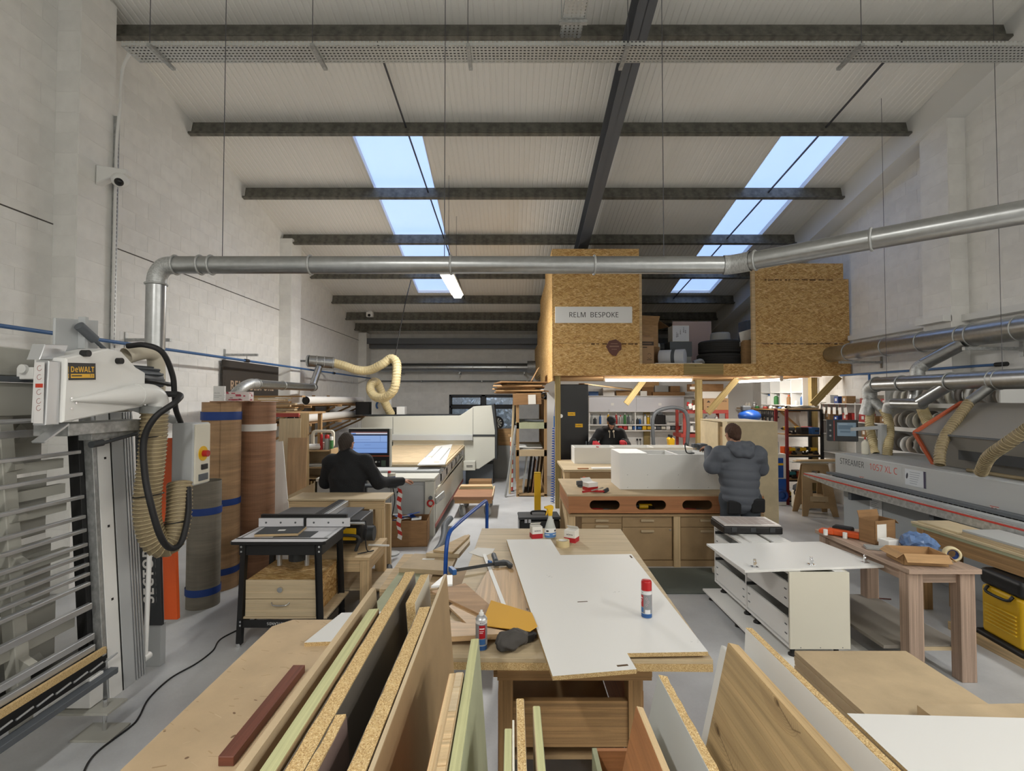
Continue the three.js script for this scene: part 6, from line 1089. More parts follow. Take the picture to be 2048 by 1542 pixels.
// ---------- people ----------
const hairMat = (c) => mat(c, 0.85, 0, { bumpMap: fine, bumpScale: 0.004 });
const MP = { skin: mat(0xb98a70, 0.6), glove: mat(0xb3222c, 0.8, 0, { bumpMap: fine, bumpScale: 0.002 }), hair: hairMat(0x3a322c), hairBrown: hairMat(0x4a3327), jacket: mat(0x585d66, 0.75, 0, { bumpMap: fine, bumpScale: 0.001 }), hoodie: mat(0x1b1c1f, 0.9, 0, { bumpMap: fine, bumpScale: 0.002 }), coat: mat(0x17191d, 0.85, 0, { bumpMap: fine, bumpScale: 0.002 }), trouser: mat(0x3d434b, 0.85), blackT: mat(0x191a1d, 0.85), shoe: mat(0xd9d2c4, 0.7), shoeD: mat(0x2a2622, 0.7), fleece: mat(0xd8cdb8, 0.95), beard: hairMat(0x2b221c) };
{ // seated operator at the console, seen from behind
  const o = thing('person', 'person in black jacket sitting at the console of the flat bed machine', 'person', [-2.03, 0, -6.22]);
  const head = headGeo([-0.03, 1.5, -0.04], Math.PI - 0.25, 0.12);
  part(o, 'body', [clean(flesh([[[0, 0.8, 0], 0.1, [0, 1.28, 0.01], 0.11], [[0, 1.28, 0.01], 0.06, [-0.03, 1.46, -0.03], 0.055]], 0.012, 0.03)), clean(head), clean(flesh(handBones([0.6, 1.0, -0.3], [0.8, 0, -0.6], [0, -1, 0], 0.5, -1), 0.004, 0.008)), clean(flesh(handBones([-0.12, 0.98, -0.48], [0.2, 0, -1], [0, -1, 0], 0.4, 1), 0.004, 0.008))], MP.skin);
  part(o, 'jacket', flesh([[[0, 0.74, 0.02], 0.2, [0, 1.1, 0.03], 0.185, 1.1, 0.8], [[0, 1.1, 0.03], 0.19, [0, 1.27, 0.02], 0.15, 1.15, 0.75], [[-0.19, 1.29, 0.0], 0.095, [0.2, 1.29, 0.0], 0.095], [[0, 1.3, 0.02], 0.1, [-0.02, 1.38, -0.0], 0.085],
    [[-0.23, 1.27, 0], 0.09, [-0.31, 1.02, -0.08], 0.072], [[-0.31, 1.02, -0.08], 0.07, [-0.14, 0.99, -0.44], 0.05], [[0.22, 1.27, 0], 0.09, [0.38, 1.03, 0.0], 0.078], [[0.38, 1.03, 0.0], 0.075, [0.6, 1.0, -0.29], 0.052]], 0.013, 0.05, (q) => 0.005 * Math.sin(q.y * 38 + q.x * 22) * Math.sin(q.x * 17 + q.z * 9)), MP.coat);
  part(o, 'trousers', flesh([[[-0.1, 0.72, 0.02], 0.13, [0.1, 0.72, 0.02], 0.13], [[-0.11, 0.7, 0], 0.1, [-0.16, 0.66, -0.42], 0.075], [[-0.16, 0.66, -0.42], 0.075, [-0.16, 0.2, -0.36], 0.055], [[0.11, 0.7, 0], 0.1, [0.2, 0.66, -0.4], 0.075], [[0.2, 0.66, -0.4], 0.075, [0.2, 0.2, -0.36], 0.055]], 0.014, 0.03), MP.blackT);
  for (const x of [-0.16, 0.2]) part(o, 'shoe', at(flesh([[[0, 0.04, 0], 0.045, [0, 0.035, -0.17], 0.04]], 0.008, 0.01), [x, 0.13, -0.36]), MP.shoeD);
  part(o, 'hair', at(flesh([[[0, 0.055, -0.015], 0.094, [0, 0.03, -0.035], 0.098, 0.87, 1], [[0, -0.05, -0.06], 0.055, [0, 0, -0.06], 0.06]], 0.005, 0.02, (q) => 0.002 * Math.sin(q.x * 160) * Math.sin(q.y * 130 + q.z * 150)), [-0.03, 1.5, -0.04], [0.12, Math.PI - 0.25, 0], 'YXZ'), MP.hair);
  part(o, 'collar', flesh([[[-0.06, 1.36, 0.03], 0.04, [0.05, 1.37, 0.03], 0.04], [[-0.09, 1.36, -0.02], 0.03, [-0.06, 1.36, 0.04], 0.03], [[0.06, 1.36, -0.03], 0.03, [0.05, 1.37, 0.04], 0.03]], 0.009, 0.02), MP.coat);
  const s = thing('work_stool', 'black round work stool under the person at the console', 'stool', [-2.03, 0, -6.2]);
  part(s, 'seat', at(cyl(0.2, 0.06, 28), [0, 0.55, 0]), M.black); part(s, 'column', at(cyl(0.03, 0.46, 14), [0, 0.3, 0]), M.chrome); part(s, 'foot_ring', clean(new THREE.TorusGeometry(0.2, 0.012, 8, 32).rotateX(Math.PI / 2).translate(0, 0.2, 0)), M.chrome);
  for (let i = 0; i < 5; i++) { const a = i / 5 * 6.283; part(s, 'base_arm', bar([0, 0.09, 0], [Math.cos(a) * 0.26, 0.06, Math.sin(a) * 0.26], 0.04, 0.03), M.black); part(s, 'caster', at(cyl(0.025, 0.03, 12), [Math.cos(a) * 0.26, 0.025, Math.sin(a) * 0.26], [0, -a, Math.PI / 2]), M.black); }
}
{ // man in cap and red gloves, facing the camera, looking down
  const o = thing('person', 'person in black hoodie, dark cap and red gloves bent over the far bench', 'person', [1.95, 0, -9.98]);
  const hd = [0.01, 1.6, 0.1], pitch = 0.55;
  part(o, 'body', [clean(flesh([[[0, 0.9, 0], 0.1, [0, 1.34, -0.01], 0.09], [[0, 1.36, 0.0], 0.055, [0.005, 1.54, 0.07], 0.053]], 0.012, 0.03)), clean(headGeo(hd, 0, pitch)), clean(flesh(handBones([-0.36, 1.245, 0.33], [0.25, -0.3, 0.75], [0.1, -1, 0.1], 0.35, -1, 1.0), 0.004, 0.008)), clean(flesh(handBones([0.17, 1.25, 0.33], [-0.2, 0.0, 1], [0, -1, 0], 0.9, 1, 1.0), 0.004, 0.008))], MP.skin);
  part(o, 'hoodie', flesh([[[0, 0.88, 0], 0.17, [0, 1.15, 0.0], 0.175, 1.15, 0.75], [[0, 1.15, 0], 0.175, [0, 1.38, 0.02], 0.14, 1.2, 0.75], [[-0.19, 1.4, 0.02], 0.085, [0.19, 1.4, 0.02], 0.085], [[-0.22, 1.38, 0.02], 0.085, [-0.36, 1.18, 0.05], 0.072], [[-0.36, 1.18, 0.05], 0.072, [-0.36, 1.25, 0.31], 0.05], [[0.22, 1.38, 0.02], 0.085, [0.31, 1.16, 0.1], 0.072], [[0.31, 1.16, 0.1], 0.072, [0.19, 1.25, 0.31], 0.05], [[-0.08, 1.46, -0.06], 0.07, [0.08, 1.46, -0.06], 0.07]], 0.013, 0.045, (q) => 0.005 * Math.sin(q.y * 36 + q.x * 18) * Math.sin(q.x * 20 + 1)), MP.hoodie);
  part(o, 'hood_lining', flesh([[[-0.085, 1.49, 0.0], 0.024, [-0.035, 1.42, 0.115], 0.02], [[0.085, 1.49, 0.0], 0.024, [0.045, 1.42, 0.115], 0.02]], 0.006, 0.012), MP.fleece);
  for (const x of [-0.03, 0.045]) part(o, 'drawstring', tube([[x, 1.43, 0.125], [x * 1.1, 1.36, 0.15], [x * 1.2, 1.3, 0.15]], 0.006, 12, 6), MP.fleece);
  part(o, 'trousers', flesh([[[-0.09, 0.92, 0], 0.13, [0.09, 0.92, 0], 0.13], [[-0.1, 0.88, 0], 0.095, [-0.12, 0.5, 0.02], 0.075], [[-0.12, 0.5, 0.02], 0.075, [-0.12, 0.09, 0], 0.06], [[0.1, 0.88, 0], 0.095, [0.12, 0.5, 0.02], 0.075], [[0.12, 0.5, 0.02], 0.075, [0.12, 0.09, 0], 0.06]], 0.014, 0.03), MP.blackT);
  for (const x of [-0.12, 0.12]) part(o, 'shoe', at(flesh([[[0, 0.045, -0.03], 0.045, [0, 0.04, 0.15], 0.04]], 0.008, 0.01), [x, 0, 0]), MP.shoeD);
  part(o, 'beard', at(flesh([[[-0.055, -0.045, 0.03], 0.02, [-0.03, -0.1, 0.065], 0.02], [[0.055, -0.045, 0.03], 0.02, [0.03, -0.1, 0.065], 0.02], [[-0.03, -0.1, 0.065], 0.022, [0.03, -0.1, 0.065], 0.022], [[-0.025, -0.05, 0.092], 0.006, [0.025, -0.05, 0.092], 0.006]], 0.004, 0.012), hd, [pitch, 0, 0], 'YXZ'), MP.beard);
  part(o, 'cap', at(merge([clean(new THREE.SphereGeometry(0.1, 26, 14, 0, 6.3, 0, 1.5).scale(0.92, 0.92, 1.05).translate(0, 0.04, -0.01)), ext(new THREE.Shape().absellipse(0, 0, 0.075, 0.085, 0, Math.PI, false, 0), 0.008, 0.002).rotateX(Math.PI / 2).translate(0, 0.045, 0.075)]), hd, [pitch, 0, 0], 'YXZ'), mat(0x1d2228, 0.8));
  part(o, 'glove', flesh(handBones([-0.36, 1.245, 0.33], [0.25, -0.3, 0.75], [0.1, -1, 0.1], 0.35, -1, 1.15).map(([a, b, c, d]) => [a, b + 0.0035, c, d + 0.0035]), 0.0045, 0.009), MP.glove); part(o, 'glove', flesh(handBones([0.17, 1.25, 0.33], [-0.2, 0.0, 1], [0, -1, 0], 0.9, 1, 1.15).map(([a, b, c, d]) => [a, b + 0.0035, c, d + 0.0035]), 0.0045, 0.009), MP.glove);
  for (const g of o.children) if (g.name === 'glove') g.userData.label = 'red work glove';
}
{ // man in the quilted jacket, seen from behind
  const o = thing('person', 'person in grey quilted jacket seen from behind at the perforated workbench', 'person', [2.66, 0, -5.86]);
  const hd = [-0.02, 1.635, -0.13], pitch = 0.45;
  part(o, 'body', [clean(flesh([[[0, 0.9, 0], 0.12, [0, 1.38, -0.03], 0.13], [[0, 1.38, -0.03], 0.06, [-0.01, 1.57, -0.1], 0.058]], 0.012, 0.03)), clean(headGeo(hd, Math.PI + 0.15, pitch)), clean(flesh(handBones([-0.19, 1.45, -0.5], [0.2, -0.1, -1], [0, -1, 0.2], 0.8, 1), 0.004, 0.008)), clean(flesh(handBones([0.12, 1.4, -0.52], [-0.3, -0.1, -1], [0, -1, 0.2], 0.8, -1), 0.004, 0.008))], MP.skin);
  const quilt = (q) => { const k = q.y > 1.42 || Math.abs(q.x) > 0.24 ? 0.3 : 1; return -k * 0.013 * Math.pow(Math.abs(Math.sin((q.y - 0.86 + q.x * 0.05) * Math.PI / 0.092)), 0.6) + 0.006; };
  part(o, 'jacket', flesh([[[-0.01, 0.93, 0.02], 0.195, [-0.01, 1.18, 0.0], 0.19, 1.12, 0.75], [[-0.01, 1.18, 0], 0.19, [0, 1.4, -0.02], 0.15, 1.18, 0.78], [[-0.2, 1.42, -0.02], 0.1, [0.2, 1.42, -0.02], 0.1], [[-0.23, 1.41, -0.02], 0.098, [-0.3, 1.28, -0.06], 0.088], [[-0.3, 1.27, -0.06], 0.088, [-0.2, 1.43, -0.42], 0.055], [[0.23, 1.41, -0.02], 0.098, [0.29, 1.24, -0.1], 0.085], [[0.29, 1.24, -0.1], 0.085, [0.13, 1.39, -0.44], 0.055]], 0.0125, 0.045, quilt), MP.jacket);
  part(o, 'hood', flesh([[[-0.1, 1.51, 0.02], 0.06, [-0.06, 1.45, 0.1], 0.055], [[-0.06, 1.45, 0.1], 0.055, [0.06, 1.44, 0.1], 0.055], [[0.06, 1.44, 0.1], 0.055, [0.11, 1.51, 0.02], 0.06], [[-0.05, 1.53, 0.07], 0.045, [0.05, 1.53, 0.07], 0.045], [[-0.1, 1.52, 0.0], 0.05, [-0.075, 1.54, -0.1], 0.03], [[0.1, 1.52, 0.0], 0.05, [0.075, 1.54, -0.1], 0.03]], 0.009, 0.025, (q) => 0.004 * Math.sin(q.x * 60) * Math.sin(q.y * 70)), MP.jacket);
  part(o, 'trousers', flesh([[[-0.1, 0.9, 0], 0.145, [0.1, 0.9, 0], 0.145, 1, 0.85], [[-0.11, 0.84, 0], 0.115, [-0.14, 0.5, 0], 0.095], [[-0.14, 0.5, 0], 0.095, [-0.16, 0.1, 0.02], 0.08], [[0.11, 0.84, 0], 0.115, [0.13, 0.5, 0], 0.095], [[0.13, 0.5, 0], 0.095, [0.14, 0.1, 0.02], 0.08]], 0.014, 0.03), MP.trouser);
  for (const [x, y] of [[-0.13, 0.83], [0.14, 0.85]]) part(o, 'holster_pocket', at(box(0.16, 0.16, 0.05, 0.02), [x, y, 0.13], [0.05, 0, 0]), MP.blackT);
  for (const x of [-0.13, 0.13]) part(o, 'knee_panel', at(box(0.13, 0.2, 0.04, 0.015), [x, 0.63, 0.085]), MP.blackT);
  for (const x of [-0.17, 0.15]) part(o, 'shoe', at(flesh([[[0, 0.05, 0.05], 0.05, [0, 0.042, -0.16], 0.042], [[0, 0.02, 0.05], 0.045, [0, 0.02, -0.15], 0.042]], 0.008, 0.01), [x, 0.0, 0.02], [0, x < 0 ? 0.5 : -0.2, 0]), MP.shoe);
  part(o, 'hair', at(flesh([[[0, 0.05, -0.015], 0.091, [0, 0.03, -0.03], 0.095, 0.87, 1], [[0, -0.045, -0.058], 0.05, [0, 0, -0.055], 0.06]], 0.005, 0.02, (q) => 0.002 * Math.sin(q.x * 160) * Math.sin(q.y * 130 + q.z * 150)), hd, [pitch, Math.PI + 0.15, 0], 'YXZ'), MP.hairBrown);
  const p = px(1425, 892, 6.5); const t = thing('jig_tool', 'small grey and black power tool held over the white carcass', 'tool', [2.47, 1.44, -6.52]);
  part(t, 'body', [at(box(0.1, 0.09, 0.16, 0.015), [0, 0, 0]), at(box(0.05, 0.05, 0.1, 0.01), [-0.1, 0.02, 0])], M.slate); part(t, 'handle', tube([[-0.18, 0.02, 0], [-0.22, 0.05, 0], [-0.2, -0.07, 0], [-0.1, -0.08, 0]], 0.008, 18, 6), M.charcoal);
}
// ---------- perforated workbench ----------
{
  const o = thing('fitting_bench', 'perforated top workbench with oval openings and brown drawers', 'workbench', [0, 0, 0]), x0 = 0.68, x1 = 3.1, d0 = 6.18, d1 = 7.4, T = 0.89;
  const top = shapeOf([[x0, d0], [x1, d0], [x1, d1], [x0, d1]]);
  for (let i = 0; i < 24; i++) for (let j = 0; j < 12; j++) { const h = new THREE.Path(); h.absellipse(x0 + 0.1 + i * 0.097, d0 + 0.08 + j * 0.096, 0.01, 0.01, 0, 6.283, true); top.holes.push(h); }
  part(o, 'bench_top', uvBox(new THREE.ExtrudeGeometry(top, { depth: 0.022, bevelEnabled: false, curveSegments: 4 })).rotateX(-Math.PI / 2).translate(0, T - 0.022, 0), M.mdf);
  const slot = (cx, w, h) => { const p = new THREE.Path(), r = h / 2; p.moveTo(cx - w / 2 + r, 0.76 - r); p.lineTo(cx + w / 2 - r, 0.76 - r); p.absarc(cx + w / 2 - r, 0.76, r, -Math.PI / 2, Math.PI / 2, false); p.lineTo(cx - w / 2 + r, 0.76 + r); p.absarc(cx - w / 2 + r, 0.76, r, Math.PI / 2, 1.5 * Math.PI, false); return p; };
  part(o, 'front_panel', ext(shapeOf([[x0 + 0.015, 0.66], [x1, 0.66], [x1, T - 0.022], [x0 + 0.015, T - 0.022]]), 0.02, 0, [slot(1.14, 0.37, 0.115), slot(1.71, 0.37, 0.115), slot(2.28, 0.37, 0.115), slot(2.85, 0.33, 0.115)]).translate(0, 0, -d0 - 0.025), M.redPly);
  part(o, 'tray_floor', span(x0 + 0.02, x1, 0.62, 0.645, -d1, -d0 - 0.006), M.mdfDark); part(o, 'tray_back', span(x0 + 0.02, x1, 0.645, 0.868, -d1, -d1 + 0.02), M.mdfDark);
  part(o, 'side_panel', span(x1 - 0.02, x1, 0.06, 0.62, -d1, -d0 - 0.02), M.mdfDark); part(o, 'side_panel', [span(x0 + 0.02, x0 + 0.04, 0.645, 0.868, -d1, -d0 - 0.03)], M.redPly);
  part(o, 'post', span(x0 + 0.02, x0 + 0.1, 0, 0.62, -d0 - 0.1, -d0 - 0.02, 0, 'y'), M.pine); part(o, 'post', span(1.99, 2.07, 0, 0.62, -d0 - 0.1, -d0 - 0.012, 0, 'y'), M.pine); part(o, 'post', span(x0 + 0.02, x0 + 0.1, 0, 0.62, -d1, -d1 + 0.08, 0, 'y'), M.pine);
  part(o, 'side_brace', bar([x0 + 0.06, 0.1, -d0 - 0.1], [x0 + 0.06, 0.58, -d1 + 0.1], 0.03, 0.06), M.pine); part(o, 'bottom_rail', span(x0 + 0.1, x1, 0, 0.07, -d0 - 0.08, -d0 - 0.04), M.mdfDark);
  const unit = (a, b, rows) => { part(o, 'carcass', [span(a, b, 0.07, 0.62, -d1 + 0.1, -d0 - 0.06)], M.mdfDark); for (const [y0, y1, hy] of rows) { const f = part(o, 'drawer_front', span(a + 0.004, b - 0.004, y0 + 0.003, y1 - 0.003, -d0 - 0.06, -d0 - 0.042, 0.002), M.mdfDark); part(f, 'handle', [span((a + b) / 2 - 0.08, (a + b) / 2 + 0.08, hy, hy + 0.03, -d0 - 0.042, -d0 - 0.018, 0.003)], M.mdf); } };
  unit(0.86, 1.36, [[0.53, 0.62, 0.55], [0.45, 0.53, 0.48], [0.08, 0.45, 0.38]]); unit(1.36, 1.98, [[0.48, 0.62, 0.55], [0.08, 0.48, 0.42]]); unit(2.08, 2.72, [[0.48, 0.62, 0.55], [0.08, 0.48, 0.42]]); unit(2.72, 3.07, [[0.08, 0.62, 0.5]]);
  part(o, 'catch', rod([1.95, 0.45, -d0 - 0.045], [1.95, 0.45, -d0 - 0.03], 0.01, 10), M.chrome);
}
// tools in the openings
[[1.12, M.red, 'red handled pliers lying in the first bench opening'], [1.72, M.yellow, 'yellow cordless drill lying in the second bench opening'], [2.3, M.redShelf, 'dark red tool lying in the third bench opening']].forEach(([x, m, l], i) => {
  const t = thing('hand_tool', l, 'tool', [x, 0.646, -6.42]);
  if (i === 1) { part(t, 'body', [rod([-0.1, 0.05, 0], [0.06, 0.05, 0], 0.032, 14)], m); part(t, 'grip', bar([0.02, 0.05, 0], [0.06, 0.03, 0.11], 0.035, 0.04), M.black); part(t, 'chuck', rod([-0.14, 0.05, 0], [-0.1, 0.05, 0], 0.02, 12), M.black); }
  else { part(t, 'grip', [tube([[-0.14, 0.012, 0.02], [-0.05, 0.012, 0.035], [0.04, 0.012, 0.01]], 0.01, 14, 8), tube([[-0.14, 0.012, -0.03], [-0.05, 0.012, -0.02], [0.04, 0.012, 0.005]], 0.01, 14, 8)], m); part(t, 'jaws', rod([0.04, 0.012, 0.006], [0.12, 0.012, 0.0], 0.012, 10, 0.004), M.slate); }
});
function carcass(name, label, cat, x0, x1, y, h, d0, d1, divs, o = {}) { // open topped white box
  const g = thing(name, label, cat, [0, 0, 0]), t = 0.018, p = (n, ...a) => part(g, n, span(...a, 0.001), M.white);
  p('side_panel', x0, x1, y, y + h, -d0 - t, -d0); p('side_panel', x0, x1, y, y + (o.backH || h), -d1, -d1 + t); p('end_panel', x0, x0 + t, y, y + h, -d1 + t, -d0 - t); p('end_panel', x1 - t, x1, y, y + h, -d1 + t, -d0 - t); p('base_panel', x0 + t, x1 - t, y, y + t, -d1 + t, -d0 - t);
  for (const x of divs) p('divider', x - t / 2, x + t / 2, y + t, y + h - 0.002, -d1 + t, -d0 - t);
  if (o.lid) p('top_panel', x0, o.lid, y + h, y + h + t, -d1, -d0);
  for (const x of o.screws || []) for (const yy of [0.06, 0.42]) part(g, 'screw_hole', rod([x, y + h * yy, -d0], [x, y + h * yy, -d0 + 0.001], 0.004, 8), M.slate);
  return g;
}
carcass('cabinet_carcass', 'long white cabinet carcass lying on the perforated workbench', 'carcass', 1.4, 2.96, 0.891, 0.45, 6.52, 7.1, [1.76, 2.16, 2.55], { lid: 1.76, screws: [1.5, 1.76, 2.16, 2.55] });
carcass('cabinet_carcass', 'low white cabinet carcass on the far bench under the gloved hands', 'carcass', 1.12, 3.25, 0.9, 0.29, 9.0, 9.5, [1.85, 2.55]);
{
  const o = thing('far_bench', 'timber bench behind the perforated workbench', 'bench', [0, 0, 0]), x0 = 0.85, x1 = 3.4, d0 = 8.25, d1 = 9.6;
  part(o, 'bench_top', span(x0, x1, 0.86, 0.9, -d1, -d0, 0.002), M.birch); part(o, 'front_rail', span(x0 + 0.1, x1, 0.62, 0.86, -d0 - 0.06, -d0 - 0.03), M.mdfDark); for (const x of [x0 + 0.06, x1 - 0.06]) for (const d of [d0 + 0.08, d1 - 0.08]) part(o, 'leg', span(x - 0.04, x + 0.04, 0, 0.86, -d - 0.04, -d + 0.04, 0, 'y'), M.pine); part(o, 'brace', bar([x0 + 0.06, 0.2, -d0 - 0.08], [x0 + 0.06, 0.84, -d0 - 0.7], 0.03, 0.05), M.pine);
  solo('loose_shelf', 'loose white strip lying on the front of the far bench', 'strip', box(0.75, 0.016, 0.14, 0.001), M.white, [1.7, 0.909, -8.38], [0, 0.05, 0]); solo('wood_strip', 'red brown wood strip at the corner of the far bench', 'strip', box(0.18, 0.014, 0.05), M.redPly, [1.18, 0.908, -8.34], [0, 0.1, 0]);
}
{ // clutter on the left corner of the workbench
  const b = thing('fixings_box', 'white and red fixings carton on the corner of the perforated workbench', 'box', [1.0, 0.891, -6.42], 0.5); part(b, 'carton', box(0.15, 0.11, 0.12, 0.002), M.paper, [0, 0.056, 0]); part(b, 'printed_band', box(0.152, 0.045, 0.122), M.red, [0, 0.035, 0]); part(b, 'carton_flap', at(box(0.15, 0.002, 0.08), [0, 0.13, -0.08], [0.6, 0, 0]), M.paper);
  const c = thing('corner_clamp', 'red and grey spring clamp lying beside the fixings carton', 'clamp', [1.03, 0.891, -6.27], 0.2); part(c, 'jaw', [tube([[-0.16, 0.02, 0], [-0.05, 0.03, 0.01], [0.05, 0.02, 0], [0.12, 0.02, 0.02]], 0.014, 20, 8)], M.red); part(c, 'handle', at(box(0.09, 0.05, 0.03, 0.01), [0.15, 0.026, 0.0], [0, 0.4, 0.3]), M.charcoal); part(c, 'lever', bar([-0.05, 0.035, 0.02], [0.1, 0.07, 0.04], 0.012, 0.012), M.chrome);
  const d = thing('glue_gun', 'grey glue gun with orange grip behind the fixings carton', 'tool', [0.93, 0.891, -6.72], 0.3); part(d, 'body', box(0.14, 0.06, 0.05, 0.01), M.slate, [0, 0.05, 0]); part(d, 'grip', at(box(0.04, 0.11, 0.04, 0.01), [0.04, 0.075, 0]), M.orange); part(d, 'foot', box(0.1, 0.02, 0.06), M.slate, [0, 0.011, 0]);
}
solo('floor_mat', 'dark green rubber mat on the floor in front of the perforated workbench', 'mat', slab([[1.32, 5.35], [2.42, 5.35], [2.42, 6.14], [1.3, 6.14]], 0.012, 0.0115, 0.003), mat(0x6a7069, 0.9, 0, { bumpMap: rough1, bumpScale: 0.004 }));
{ // tall unfinished cupboard in two pieces
  const o = thing('tall_cupboard', 'tall plain pale fibreboard cupboard standing behind the quilted jacket', 'cupboard', [0, 0, 0]);
  part(o, 'front_panel', span(3.46, 4.27, 0, 1.68, -8.24, -8.05, 0.002), M.mdfPale); part(o, 'carcass', span(3.46, 4.27, 0, 1.67, -9.2, -8.42, 0.002), M.mdfPale); part(o, 'spacer', span(3.49, 4.24, 0.02, 1.6, -8.42, -8.24), M.mdfDark); part(o, 'top_panel', span(3.46, 4.27, 1.68, 1.698, -9.2, -8.05, 0.001), M.mdfPale);
}
{ // yellow bollard and toolbox
  const p = px(1075, 1000, 7.95), o = thing('bollard', 'yellow square bollard on the floor beside the timber rack', 'bollard', [p.x, 0, p.z]); part(o, 'post', box(0.1, 0.88, 0.1, 0.004), M.yellow, [0, 0.45, 0]); part(o, 'base_plate', box(0.2, 0.012, 0.2, 0.002), M.yellowDark, [0, 0.006, 0]); part(o, 'cap', box(0.102, 0.012, 0.102, 0.003), M.yellowDark, [0, 0.896, 0]);
  const t = thing('tool_chest', 'black plastic tool chest with silver catches behind the assembly table', 'tool box', [0.37, 0, -7.0], 0.05);
  part(t, 'lower_box', box(0.5, 0.22, 0.3, 0.02), M.black, [0, 0.11, 0]); part(t, 'upper_box', box(0.56, 0.2, 0.34, 0.03), M.blackGloss, [0, 0.32, 0]); part(t, 'lid', box(0.57, 0.04, 0.35, 0.015), M.charcoal, [0, 0.44, 0]); for (const x of [-0.19, -0.14, 0.17]) part(t, 'catch', box(0.04, 0.05, 0.012, 0.003), M.chrome, [x, 0.41, 0.177]); part(t, 'label', plate(0.12, 0.025, 0.002), M.plasticGrey, [0.02, 0.3, 0.172]); part(t, 'handle', tube([[-0.1, 0.45, 0], [-0.09, 0.5, 0], [0.09, 0.5, 0], [0.1, 0.45, 0]], 0.012, 20, 8), M.black);
}
